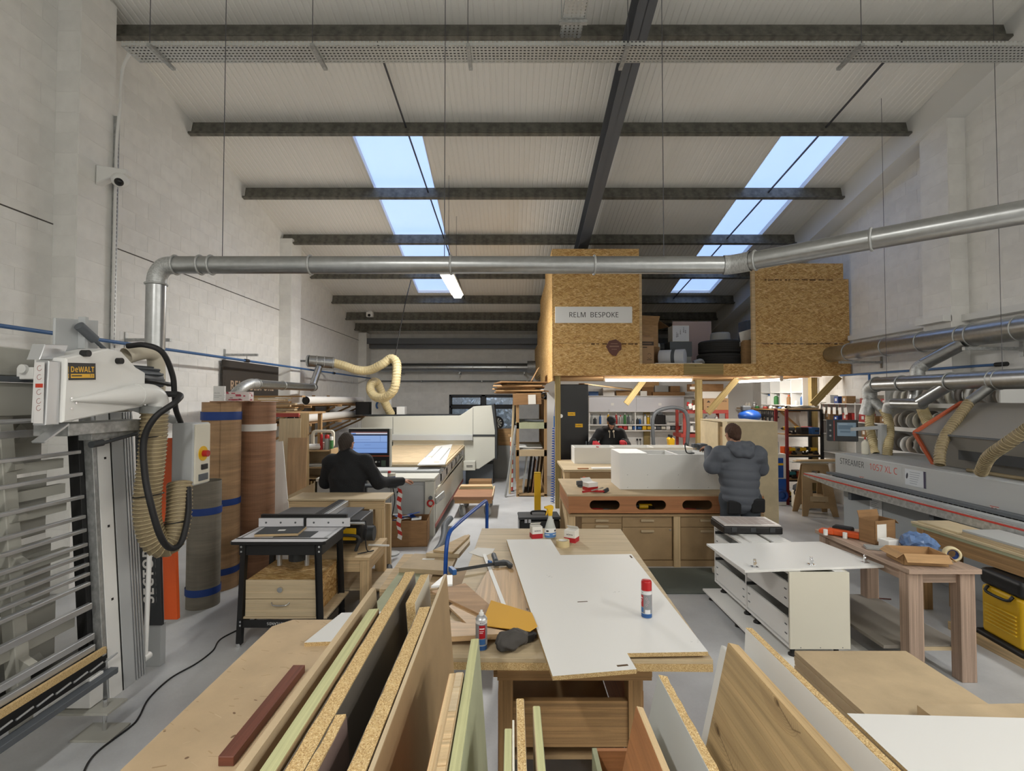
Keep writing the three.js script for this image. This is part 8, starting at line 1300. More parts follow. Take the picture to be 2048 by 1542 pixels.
// cartons and lengths above the cupboards
{
  const D = 12.98, yT = 791.3;
  carton('blue and white carton beside the black cupboard top', 1178, 783, 1197, yT, D, 0.2, M.blueSteel); carton('white banded carton above the wall cupboards', 1206, 776, 1229, yT, D, 0.22, M.paper, { tape: M.charcoal }); carton('flattened brown carton leaning above the wall cupboards', 1233, 781, 1278, yT, D + 0.1, 0.1, M.card); carton('small white carton with blue mark above the wall cupboards', 1281, 782, 1294, yT, D, 0.12, M.paper, { tag: 0 }); carton('orange brown carton behind the tube lamp', 1284, 762, 1318, 774, D + 0.15, 0.2, M.card); carton('long brown carton above the right cupboards', 1306, 784, 1370, yT, D + 0.05, 0.2, M.pineDark.map ? M.cardDark : M.card);
  carton('grey carton stacked on the long brown carton', 1310, 771, 1337, 783.8, D + 0.08, 0.15, M.plasticGrey); carton('small brown carton beside the grey one', 1341, 772, 1360, 783.8, D + 0.08, 0.15, M.cardDark); carton('wide tan carton under the orange brown one', 1284, 774, 1318, 791.3, D + 0.2, 0.15, M.cardDark);
  const t = thing('timber_length', 'long timber lengths leaning from the black cupboard to the wall shelf', 'timber', [0, 0, 0]); for (const [k, m] of [[0, M.pineDark], [3, M.card], [6, M.pine]]) part(t, 'length', bar(P3(1160 + k, 767.5, 10.4).toArray(), P3(1262 + k, 778 + k * 0.5, 12.9).toArray(), 0.06, 0.02), m);
}
{ // tall black cupboard with stickers
  const a = px(1119, 999, 10.2), D = 10.2, o = thing('black_cupboard', 'tall black cupboard with two yellow brand stickers', 'cupboard', [0, 0, 0]), x0 = px(1119, 800, D).x, x1 = px(1177, 800, D).x;
  part(o, 'carcass', span(x0, x1, 0, 2.36, -D - 0.4, -D - 0.02, 0.003), M.black); const d = part(o, 'door', span(x0 + 0.003, x1 - 0.003, 0.02, 2.35, -D - 0.02, -D, 0.003), M.blackGloss); const st = print(0.15, 0.07, 256, word('DeWALT', '#1a1a1c', '#e8b31c', { bold: 1, k: 0.6 }));
  for (const [u, v] of [[1143, 828], [1158, 851]]) { const p = px(u, v, D); part(d, 'brand_sticker', plate(0.15, 0.07, 0.002), st, [p.x, p.y, -D + 0.002]); } const p = px(1122, 832, D); part(d, 'white_disc', rod([p.x, p.y, -D], [p.x, p.y, -D + 0.008], 0.038, 20), M.white); part(d, 'handle', span(x1 - 0.06, x1 - 0.04, 1.05, 1.2, -D, -D + 0.03, 0.004), M.slate);
}
{ // red frame rack with cartons
  const o = thing('red_rack', 'red steel frame rack with white shelves under the mezzanine', 'rack', [0, 0, 0]), D = 12.0; const x0 = P3(1368, 830, D).x, x1 = P3(1457, 830, D).x;
  part(o, 'shelf', bp(1375, 820, 1457, 827, D, 0.6, 0.003), M.redShelf); part(o, 'shelf', bp(1362, 868, 1404, 875, D, 0.6, 0.003), M.redShelf); for (const v of [844, 862]) part(o, 'white_shelf', bp(1376, v, 1450, v + 2, D, 0.5), M.white); for (const x of [x0 + 0.02, x1 - 0.03]) for (const d of [D + 0.03, D + 0.57]) part(o, 'post', span(x - 0.035, x + 0.035, 0, P3(1400, 820, D).y, -d - 0.02, -d + 0.02, 0.002), M.redShelf);
  carton('large brown carton with black arrows on the red rack', 1407, 797, 1457, 820, D + 0.02, 0.4, M.card, { draw: (x, W, H) => { x.fillStyle = '#b28e64'; x.fillRect(0, 0, W, H); x.fillStyle = '#2b2420'; x.beginPath(); x.moveTo(30, 40); x.lineTo(70, 40); x.lineTo(50, 18); x.fill(); x.beginPath(); x.moveTo(30, H - 36); x.lineTo(70, H - 36); x.lineTo(50, H - 16); x.fill(); x.font = 'bold 22px sans-serif'; x.fillText('WÜRTH', 160, 34); x.fillStyle = '#e6e2d8'; x.fillRect(92, H - 34, 40, 22); } });
  carton('white wrapped carton on top of the brown arrow carton', 1399, 783, 1456, 796.6, D + 0.05, 0.35, M.paper); carton('long brown carton topmost above the red rack', 1383, 768, 1447, 782.6, D + 0.08, 0.32, M.cardDark, { tag: 1, tx: -0.4 }); carton('small brown carton left on the red rack', 1393, 800, 1405, 820, D + 0.02, 0.3, M.cardDark);
  for (let i = 0; i < 7; i++) { const p = P3(1383 + i * 10, 862, D + 0.15); jar('paint_tin', ['white', 'red lidded', 'cream', 'grey', 'tall white', 'silver', 'dented'][i] + ' tin on the shelves of the red rack', 'tin', p.x, P3(1400, i % 2 ? 844 : 862, D).y, p.z, 0.045, 0.15, [M.white, M.cream, M.cream, M.plasticGrey, M.white, M.alu, M.galvDull][i], [M.slate, M.red, M.white][i % 3], 'tins on the red rack'); }
  for (let i = 0; i < 3; i++) { const p = P3(1376 + i * 7, 808 + i * 3, D - 0.05); const g = thing('tagged_roll', ['upper', 'middle', 'lower'][i] + ' tagged red strap hanging at the end of the red rack', 'strap', [p.x, p.y, p.z]); part(g, 'strap', box(0.06, 0.1, 0.03, 0.01), M.red); part(g, 'tag', box(0.08, 0.11, 0.003), M.paper, [0.05, -0.05, 0.02], [0, 0, 0.3]); }
  const h = thing('vacuum_hose', 'thick dark hose arched over the far bench', 'hose', [0, 0, 0]); part(h, 'hose', hose([P3(1308, 905, 11.6), P3(1306, 870, 11.6), P3(1306, 838, 11.6), P3(1316, 822, 11.6), P3(1345, 815, 11.6), P3(1369, 822, 11.6), P3(1376, 845, 11.6), P3(1375, 880, 11.6), P3(1372, 900, 11.6)], 0.042, 0.03, 0.003, 12), M.slate); part(h, 'stand', [rod([P3(1308, 905, 11.6).x, 0, -11.6], [P3(1308, 905, 11.6).x, 0.9, -11.6], 0.03, 12), at(cyl(0.16, 0.03, 20), [P3(1308, 905, 11.6).x, 0.015, -11.6])], M.slate);
  const q = P3(1340, 885, 10.9), v = thing('planer', 'yellow bench planer standing behind the white carcass', 'planer', [q.x, 0.9, q.z]); part(v, 'body', ext([[-0.12, 0], [0.14, 0], [0.12, 0.12], [0.05, 0.16], [0.06, 0.3], [-0.02, 0.36], [-0.08, 0.3], [-0.06, 0.14]], 0.16, 0.015), M.yellow); part(v, 'wheel', rod([-0.12, 0.07, 0.16], [-0.12, 0.07, 0.2], 0.07, 20), M.black); part(v, 'grip', at(box(0.05, 0.06, 0.18, 0.01), [-0.02, 0.36, 0.08]), M.black);
  const b = thing('side_bench', 'narrow timber bench carrying the yellow planer', 'bench', [q.x, 0, q.z]); part(b, 'bench_top', box(0.9, 0.04, 0.5, 0.003), M.birch, [0.1, 0.879, -0.05]); for (const x of [-0.28, 0.48]) for (const z of [-0.22, 0.12]) part(b, 'leg', box(0.06, 0.858, 0.06, 0.002, 'y'), M.pine, [x, 0.43, z]);
}
{ // compressor tank, wall shelf, cube shelf
  const p = P3(1499, 832, 11.2), o = thing('air_tank', 'blue round air tank on a stand behind the pale cupboard', 'tank', [p.x, 0, p.z]); part(o, 'tank', clean(new THREE.SphereGeometry(0.24, 26, 16).scale(1, 0.6, 1).translate(0, p.y, 0)), M.blue); part(o, 'gauge_head', box(0.2, 0.12, 0.14, 0.03), M.slate, [-0.08, p.y + 0.17, 0]); part(o, 'stand', [at(cyl(0.2, p.y - 0.12, 20), [0, (p.y - 0.12) / 2, 0])], M.galvDull);
  const s = thing('bracket_shelf', 'wall shelf on timber brackets below the white cube shelf', 'shelf', [0, 0, 0]), sy = 1.83; part(s, 'shelf_board', span(5.92, XR - 0.01, sy - 0.025, sy, -13.2, -10.4), M.pineDark); for (const d of [11.2, 12.4]) { part(s, 'bracket', span(6.0, XR - 0.01, sy - 0.065, sy - 0.025, -d - 0.03, -d + 0.03), M.pineDark); part(s, 'brace', bar([6.02, sy - 0.06, -d], [XR - 0.03, sy - 0.42, -d], 0.04, 0.04), M.pineDark); }
  const c = thing('cube_shelf', 'white cube shelf unit with eight openings on the right wall', 'shelves', [0, 0, 0]), e0 = 10.5, e1 = 12.25, y0 = 1.92, y1 = 2.49, cx = 6.1; part(c, 'back_panel', span(XR - 0.015, XR - 0.005, y0, y1, -e1, -e0), M.white); for (let i = 0; i <= 4; i++) { const d = e0 + (e1 - e0) * i / 4; part(c, 'upright', span(cx, XR - 0.015, y0, y1, -d - 0.009, -d + 0.009), M.white); } for (const y of [y0, (y0 + y1) / 2, y1]) part(c, 'shelf_board', span(cx, XR - 0.015, y - 0.009, y + 0.009, -e1, -e0), M.white); part(c, 'leg', [span(cx + 0.05, cx + 0.1, sy, y0 - 0.009, -e0 - 0.06, -e0 - 0.01)], M.white); part(c, 'leg', [span(cx + 0.05, cx + 0.1, sy, y0 - 0.009, -e1 + 0.01, -e1 + 0.06)], M.white);
  const names = ['white jerry can', 'green spray bottle', 'red topped bottle', 'brown bottle', 'small white tub', 'pale blue bottle']; for (let i = 0; i < 6; i++) jar('bottle', names[i] + ' in the white cube shelf', 'bottle', cx + 0.12, y0 + 0.01, -(e1 - 0.2 - i * 0.27), [0.09, 0.05, 0.05, 0.045, 0.06, 0.05][i], [0.24, 0.24, 0.25, 0.22, 0.12, 0.22][i], [M.white, M.green, M.cream, M.cardDark, M.white, M.bluePipe][i], [M.blueSteel, M.white, M.red, M.orange, M.white, M.white][i]);
  for (let i = 0; i < 12; i++) jar('tub', ['white', 'grey', 'cream', 'blue', 'silver', 'tall white', 'red', 'small grey', 'green', 'dented silver', 'wide cream', 'pale'][i] + ' tub on the timber bracket shelf', 'tub', 6.0 + (i % 2) * 0.03, sy, -(10.65 + i * 0.2), rr(0.04, 0.055), rr(0.05, 0.075) + (i > 8 ? 0.08 : 0), [M.white, M.plasticGrey, M.cream, M.bluePipe, M.alu, M.white, M.redShelf, M.plasticGrey, M.green, M.galvDull, M.cream, M.paper][i], M.white, 'tubs on the bracket shelf');
  const w = thing('spring_clamps', 'bunch of black clamps hanging below the bracket shelf', 'clamps', [0, 0, 0]); part(w, 'hanging_rail', span(5.93, 5.95, sy - 0.06, sy - 0.025, -12.0, -11.1), M.black); for (let i = 0; i < 9; i++) { const d = 11.2 + i * 0.09, l = rr(0.28, 0.45); part(w, 'clamp', [rod([5.94, sy - 0.05, -d], [5.93 + rr(-0.03, 0.03), sy - l, -d - rr(-0.03, 0.03)], 0.014, 6), rod([5.92, sy - 0.14, -d - 0.04], [5.93, sy - 0.18, -d + 0.05], 0.022, 8)], M.black); }
  const bl = thing('blue_cabinet', 'blue and white floor cabinet beside the pale cupboard', 'cabinet', [0, 0, 0]), D2 = 9.7; const x0 = P3(1552, 950, D2).x, x1 = P3(1573, 950, D2).x; part(bl, 'carcass', span(x0, x1, 0, 1.0, -D2 - 0.5, -D2 - 0.01, 0.01), M.white); part(bl, 'door', span(x0 + 0.005, x1 - 0.01, 0.08, 0.52, -D2 - 0.01, -D2 + 0.008, 0.004), M.blue); part(bl, 'door', span(x0 + 0.005, x1 - 0.06, 0.54, 0.92, -D2 - 0.01, -D2 + 0.008, 0.004), M.blue); part(bl, 'yellow_band', span(x0 + 0.005, x1 - 0.065, 0.78, 0.82, -D2 + 0.008, -D2 + 0.011), M.yellow); part(bl, 'coil', clean(new THREE.TorusGeometry(0.09, 0.025, 8, 24).translate((x0 + x1) / 2, 0.2, -D2 + 0.03)), M.blueTape);
  jar('jerry_can', 'white jerry can standing on the blue cabinet', 'jerry can', P3(1562, 905, D2).x - 0.03, 1.0, -D2 - 0.2, 0.09, 0.3, M.white, M.slate);
}
{ // tool shelving: black and red frame
  const D = 9.8, x0 = P3(1574, 900, D).x, x1 = 6.06, ys = [0.08, 0.48, 0.95, 1.35, 1.85], o = thing('tool_shelving', 'black and dark red boltless shelving crowded with power tools', 'shelving', [0, 0, 0]);
  for (const [x, m] of [[x0, mat(0x7a1f24, 0.5)], [x1, M.black]]) for (const d of [D, D + 0.4]) part(o, 'post', span(x - 0.025, x + 0.025, 0, 1.86, -d - 0.02, -d + 0.02), m); for (const y of ys) { part(o, 'shelf_board', span(x0, x1, y, y + 0.016, -D - 0.4, -D), M.mdfDark); part(o, 'beam', span(x0, x1, y - 0.03, y, -D - 0.02, -D + 0.004), M.black); }
  const kinds = ['yellow cordless drill', 'yellow jigsaw', 'black router', 'grey sander', 'yellow nail gun', 'teal sander', 'black tool case', 'red parts case', 'orange parts carton', 'blue parts case', 'yellow circular saw', 'grey charger']; let n = 0;
  for (let s = 0; s < 4; s++) for (let i = 0; i < 6; i++) { const k = (s * 5 + i * 3 + (i > 2)) % 12, x = x0 + 0.14 + (i % 3) * 0.215, zz = i > 2 ? -0.11 : 0.09, y = ys[s] + 0.017, t = thing('power_tool', kinds[k] + ' on the ' + ['bottom', 'second', 'middle', 'upper'][s] + ' shelf of the tool shelving', 'tool', [x, y, -D - 0.18 + zz], rr(-0.12, 0.12), 'power tools on the tool shelving'), m = [M.yellow, M.yellow, M.black, M.slate, M.yellow, mat(0x2e7f8c, 0.5), M.black, M.red, M.orange, M.blueSteel, M.yellow, M.plasticGrey][k];
    if (k < 6 || k === 10) { part(t, 'motor', rod([-0.06, 0.1, 0], [0.06, 0.1, 0], 0.036, 12), m); part(t, 'grip', bar([0.03, 0.09, 0], [0.05, 0.02, 0.02], 0.04, 0.035), M.black); part(t, 'battery', box(0.09, 0.04, 0.06, 0.006), M.black, [0.04, 0.021, 0.01]); part(t, 'nose', rod([-0.1, 0.1, 0], [-0.06, 0.1, 0], 0.014, 10, 0.03), M.charcoal); } else { part(t, 'case', box(0.16, 0.14, 0.17, 0.012), m, [0, 0.066, 0]); part(t, 'handle', box(0.07, 0.02, 0.02, 0.006), M.black, [0, 0.07, 0.11]); } }
  solo('cable_heap', 'white and grey odds lying along the top of the tool shelving', 'odds', hose([[x0 + 0.05, 1.9, -D - 0.1], [x0 + 0.2, 1.9, -D - 0.25], [x0 + 0.35, 1.9, -D - 0.12], [x0 + 0.55, 1.9, -D - 0.2], [x0 + 0.68, 1.9, -D - 0.1]], 0.03, 0.03, 0.004, 8), M.galvDull);
  const b = thing('grey_vacuum', 'round pale workshop vacuum on the floor by the tool shelving', 'vacuum', [P3(1600, 980, 9.55).x, 0, -9.5]); part(b, 'tank', lathe([[0, 0], [0.15, 0], [0.17, 0.04], [0.17, 0.3], [0.15, 0.34], [0, 0.34]], 24), M.cream); part(b, 'motor_head', lathe([[0.15, 0.34], [0.14, 0.42], [0.08, 0.46], [0, 0.47]], 24), M.charcoal); part(b, 'hose', tube([[-0.1, 0.4, 0.05], [-0.2, 0.3, 0.12], [-0.05, 0.15, 0.2], [0.12, 0.3, 0.16], [0.05, 0.42, 0.05]], 0.014, 30, 8), M.cable);
}
{ // sawhorse
  const D = 9.0, o = thing('sawhorse', 'fibreboard sawhorse standing at the far end of the edge bander', 'sawhorse', [5.42, 0, -D], -0.12); const leaf = [[-0.3, 0], [-0.21, 0], [-0.17, 0.14], [0.17, 0.14], [0.21, 0], [0.3, 0], [0.22, 0.9], [-0.22, 0.9]], hole = [[-0.1, 0.24], [0.1, 0.24], [0.08, 0.58], [-0.08, 0.58]], h2 = [[-0.07, 0.74], [0.07, 0.74], [0.07, 0.79], [-0.07, 0.79]];
  for (const s of [-1, 1]) { const m = part(o, 'leaf', ext(leaf, 0.018, 0, [hole, h2]).translate(0, 0, -0.009), M.mdfDark, [0, 0.004, s * 0.2], [0, 0, 0]); m.rotation.x = -s * 0.2; } part(o, 'tie_board', box(0.3, 0.09, 0.32, 0.002), M.mdf, [0, 0.3, 0]); part(o, 'top_block', box(0.44, 0.02, 0.09, 0.002), M.mdf, [0, 0.905, 0]);
  for (let i = 0; i < 3; i++) solo('pale_board', ['lower', 'middle', 'upper'][i] + ' pale board lying across the sawhorse', 'board', box(0.8, 0.016, 0.12, 0.001), [M.greyLam, M.birch, M.pine][i], [5.42 + i * 0.06, 0.9275 + i * 0.0165, -D - 0.02 * i], [0, 0.1 * i - 0.12, 0], 'boards on the sawhorse');
}
// ---------- shelves and edging coils on the right wall ----------
{
  const o = thing('wall_shelf_unit', 'white shelves along the right wall with cartons and tags', 'shelves', [0, 0, 0]), X = 6.08, d0 = 7.9, d1 = 9.9, hs = [1.98, 1.66, 1.4, 1.05]; for (const y of hs) part(o, 'shelf_board', span(X, XR - 0.01, y - 0.018, y, -d1, -d0), M.white); for (const d of [d0, 8.9, d1]) part(o, 'upright', span(X + 0.02, XR - 0.01, 0.9, 2.0, -d - 0.009, -d + 0.009), M.white);
  const nm = ['brown', 'white', 'navy', 'red', 'grey', 'tan', 'cream', 'kraft', 'dark blue', 'faded red']; for (let r = 0; r < 3; r++) for (let i = 0; i < 8; i++) { const k = (i * 3 + r * 4) % 10, h = rr(0.08, 0.2), d = d0 + 0.13 + i * 0.24 + rr(-0.02, 0.02); if (Math.abs(d - 8.9) < 0.1) continue; const c = thing('small_carton', nm[k] + ' carton on the ' + ['top', 'second', 'third'][r] + ' shelf of the white right wall shelves', 'carton', [X + 0.14, hs[r] + 0.001, -d], rr(-0.2, 0.2), 'cartons on the right wall shelves'); part(c, 'carton', box(0.18, h, rr(0.1, 0.17), 0.003), [M.card, M.paper, M.blueTape, M.red, M.plasticGrey, M.card, M.cream, M.cardDark, M.blueTape, M.redShelf][k], [0, h / 2, 0]); part(c, 'label', box(0.002, h * 0.4, 0.05), M.paper, [-0.092, h * 0.5, 0]); }
  for (let i = 0; i < 5; i++) { const t = thing('hanging_tag', ['far', 'second', 'third', 'fourth', 'near'][i] + ' paper tag hanging on the right wall shelf edge', 'tag', [X - 0.006, 1.93, -9.75 + i * 0.16]); part(t, 'tag', box(0.004, 0.13, 0.09, 0.001), M.paper, [0, -0.09, 0], [0.2 - i * 0.1, 0, 0]); part(t, 'string', rod([0, 0.04, 0], [0, -0.03, 0], 0.003, 5), M.red); }
  const bk = thing('bucket', 'red bucket on the second right wall shelf', 'bucket', [X + 0.1, 1.661, -8.98]); part(bk, 'bucket', lathe([[0, 0], [0.06, 0], [0.075, 0.14], [0.07, 0.14], [0.056, 0.01], [0, 0.01]], 20), M.red);
  // edging coil rack
  const c = thing('coil_rack', 'white rack with tiers of edging coils on the right wall', 'rack', [0, 0, 0]), e0 = 6.0, e1 = 7.85, tiers = [1.96, 1.6, 1.24]; for (const y of tiers) { part(c, 'tier', span(5.85, 6.18, y - 0.02, y, -e1, -e0), M.white); part(c, 'tier_lip', span(5.84, 5.855, y - 0.02, y + 0.04, -e1, -e0), M.white); } for (const d of [e0, e1]) part(c, 'upright', span(5.85, 6.18, 0, 2.28, -d - 0.01, -d + 0.01), M.white);
  const cm = [mat(0xd4d2cc, 0.6), mat(0x9e9a93, 0.6), mat(0xb9ada0, 0.6), M.white, mat(0x7d7772, 0.6), M.cream], cn = ['light grey', 'mid grey', 'taupe', 'white', 'dark grey', 'cream']; for (let t = 0; t < 3; t++) for (let i = 0; i < 13; i++) { const k = (i * 5 + t * 2) % 6, r = rr(0.12, 0.16), g = solo('edging_coil', cn[k] + ' edging coil on the ' + ['top', 'middle', 'bottom'][t] + ' tier of the coil rack', 'coil', lathe([[r * 0.62, -0.022], [r, -0.022], [r, 0.022], [r * 0.62, 0.022], [r * 0.62, -0.022]], 26).rotateX(Math.PI / 2), cm[k], [6.02, tiers[t] + r + 0.003, -e1 + 0.12 + i * 0.138], [0, rr(-0.25, 0.25), 0], 'edging coils on the rack'); }
}
// ---------- timber and cardboard rack beside the mezzanine ----------
{
  const o = thing('timber_rack', 'open timber rack with board shelves against the mezzanine side', 'rack', [0, 0, 0]), x0 = 0.12, x1 = 0.74, d0 = 10.6, d1 = 12.6; for (const x of [x0, x1 - 0.03]) for (const d of [d0 + 0.03, d1 - 0.03]) part(o, 'post', span(x - 0.03, x + 0.03, 0, 2.15, -d - 0.03, -d + 0.03, 0, 'y'), M.pineDark); for (const [y, m] of [[2.18, M.pineDark], [1.56, M.mdfGreen], [0.98, M.mdf]]) { part(o, 'shelf_board', span(x0 - 0.04, x1, y - 0.03, y, -d1, -d0), m); part(o, 'front_board', span(x0 - 0.03, x1, y - 0.13, y - 0.03, -d0 - 0.03, -d0, 0.002), m); } part(o, 'back_panel', span(x1 - 0.02, x1, 0.1, 2.2, -d1, -d0 - 0.06), M.cardDark); part(o, 'base_panel', span(x0, x1, 0.02, 0.05, -d1, -d0), M.mdfDark);
  const nm = ['bottom', 'second', 'third', 'fourth', 'fifth', 'sixth', 'topmost']; for (let i = 0; i < 7; i++) { const w = rr(0.7, 1.05), g = solo('flat_carton', nm[i] + ' flattened carton in the pile on the timber rack', 'carton', box(w, 0.03, rr(0.9, 1.3), 0.006), i % 3 ? M.card : M.cardDark, [0.2 + rr(-0.1, 0.06), 2.2 + i * 0.036, -11.2 + rr(-0.1, 0.1)], [rr(-0.01, 0.01), rr(-0.2, 0.2), i > 2 ? rr(-0.03, 0.03) : 0], 'flattened cartons on the timber rack'); }
  solo('flat_carton', 'bent flattened carton standing up from the pile', 'carton', at(box(0.012, 0.32, 0.7), [0, 0.16, 0], [0, 0, -0.5]), M.card, [0.5, 2.435, -11.0]); solo('flat_carton', 'torn flattened carton hanging down the rack front', 'carton', box(0.6, 0.24, 0.02, 0.004), M.cardDark, [0.32, 2.06, -10.56], [0.1, 0, 0.04]); solo('notice_sheet', 'white paper notice on the torn carton', 'notice', box(0.16, 0.2, 0.003), M.paper, [0.42, 2.05, -10.53], [0.1, 0, 0.03]); solo('roll_tube', 'dark cardboard roll end in the carton pile', 'tube', clean(new THREE.TorusGeometry(0.05, 0.014, 8, 20)), M.black, [0.66, 2.13, -10.58]);
  for (let i = 0; i < 3; i++) { const g = solo('picture_frame', ['upper', 'middle', 'lower'][i] + ' white edged panel lying on the rack shelf', 'panel', box(0.5, 0.012, 0.8, 0.002), i === 1 ? M.black : M.white, [0.4 - i * 0.01, 0.99 + (2 - i) * 0.014, -11.1], [0, 0.06 * i, 0], 'panels on the rack shelf'); }
  solo('cable_bundle', 'grey cable bundle on the middle rack shelf', 'cable', hose([[0.15, 1.59, -10.7], [0.3, 1.6, -10.8], [0.5, 1.59, -10.75], [0.68, 1.59, -10.72]], 0.028, 0.03, 0.004, 8), M.slate);
  const ln = [['grey faced panel', 0.24, M.greyLam, 0.75], ['white edged black panel', 0.34, M.black, 0.8], ['brown panel', 0.43, M.veneer, 0.7], ['pale panel', 0.52, M.birch, 0.78], ['pine length', 0.6, M.pine, 0.82]]; ln.forEach(([n, x, m, h], i) => solo('leaning_panel', n + ' leaning in the bottom of the timber rack', 'panel', at(box(0.02, h, 0.7), [0, h / 2, 0]), m, [x, 0.052, -11.1], [0, 0, -0.12], 'panels in the bottom of the rack'));
  const lb = solo('long_batten', 'long grey batten leaning on the corner of the timber rack', 'batten', bar([-0.14, 0.01, -10.55], [0.08, 1.5, -10.62], 0.06, 0.03), M.plasticGrey); solo('long_batten', 'long pale batten leaning behind the grey one', 'batten', bar([-0.05, 0.01, -10.9], [0.04, 2.0, -10.95], 0.05, 0.03), M.birch);
  // coiled air hose
  const pts = []; for (let i = 0; i <= 420; i++) { const t = i / 420, a = t * 6.283 * 30, r = 0.035; pts.push(V3(0.84 - 0.04 * t + Math.cos(a) * r, 1.5 - 1.488 * t, -9.95 + 0.0 + Math.sin(a) * r)); } const ch = thing('coil_hose', 'blue coiled air hose hanging beside the black cupboard', 'hose', [0, 0, 0]); part(ch, 'coil', clean(new THREE.TubeGeometry(new THREE.CatmullRomCurve3(pts), 900, 0.008, 5, false)), M.blue); part(ch, 'fitting', rod([0.84, 1.5, -9.95], [0.84, 1.72, -9.95], 0.014, 10), M.blueSteel); part(ch, 'lead', rod([0.84, 1.7, -9.95], [0.86, 2.48, -9.7], 0.006, 6), M.blue);
  // hazard post
  const hp = px(1026, 985, 11.0), h = thing('hazard_post', 'post wound with red and white tape beside the window', 'post', [hp.x - 0.03, 0, -11.2]); for (let i = 0; i < 12; i++) part(h, 'stripe', at(cyl(0.035, 0.1, 14), [0, 0.055 + i * 0.1, 0]), i % 2 ? M.white : mat(0xc0483f, 0.6)); part(h, 'head', [box(0.15, 0.05, 0.05, 0.008)], M.pineDark, [0, 1.24, 0]); part(h, 'base', at(cyl(0.06, 0.02, 18), [0, 0.01, 0]), M.slate);
  solo('grey_cupboard', 'low grey cupboard standing below the far window', 'cupboard', box(0.62, 0.85, 0.4, 0.006), M.plasticGrey, [-0.2, 0.425, -13.2]); solo('wooden_crate', 'dark wooden crate on the low grey cupboard', 'crate', box(0.56, 0.42, 0.36, 0.006), M.pineDark, [-0.22, 1.062, -13.2]); solo('small_carton_box', 'brown carton on the floor behind the caster trolley', 'carton', box(0.5, 0.26, 0.36, 0.005), M.cardDark, [-0.7, 0.13, -11.2]);
}
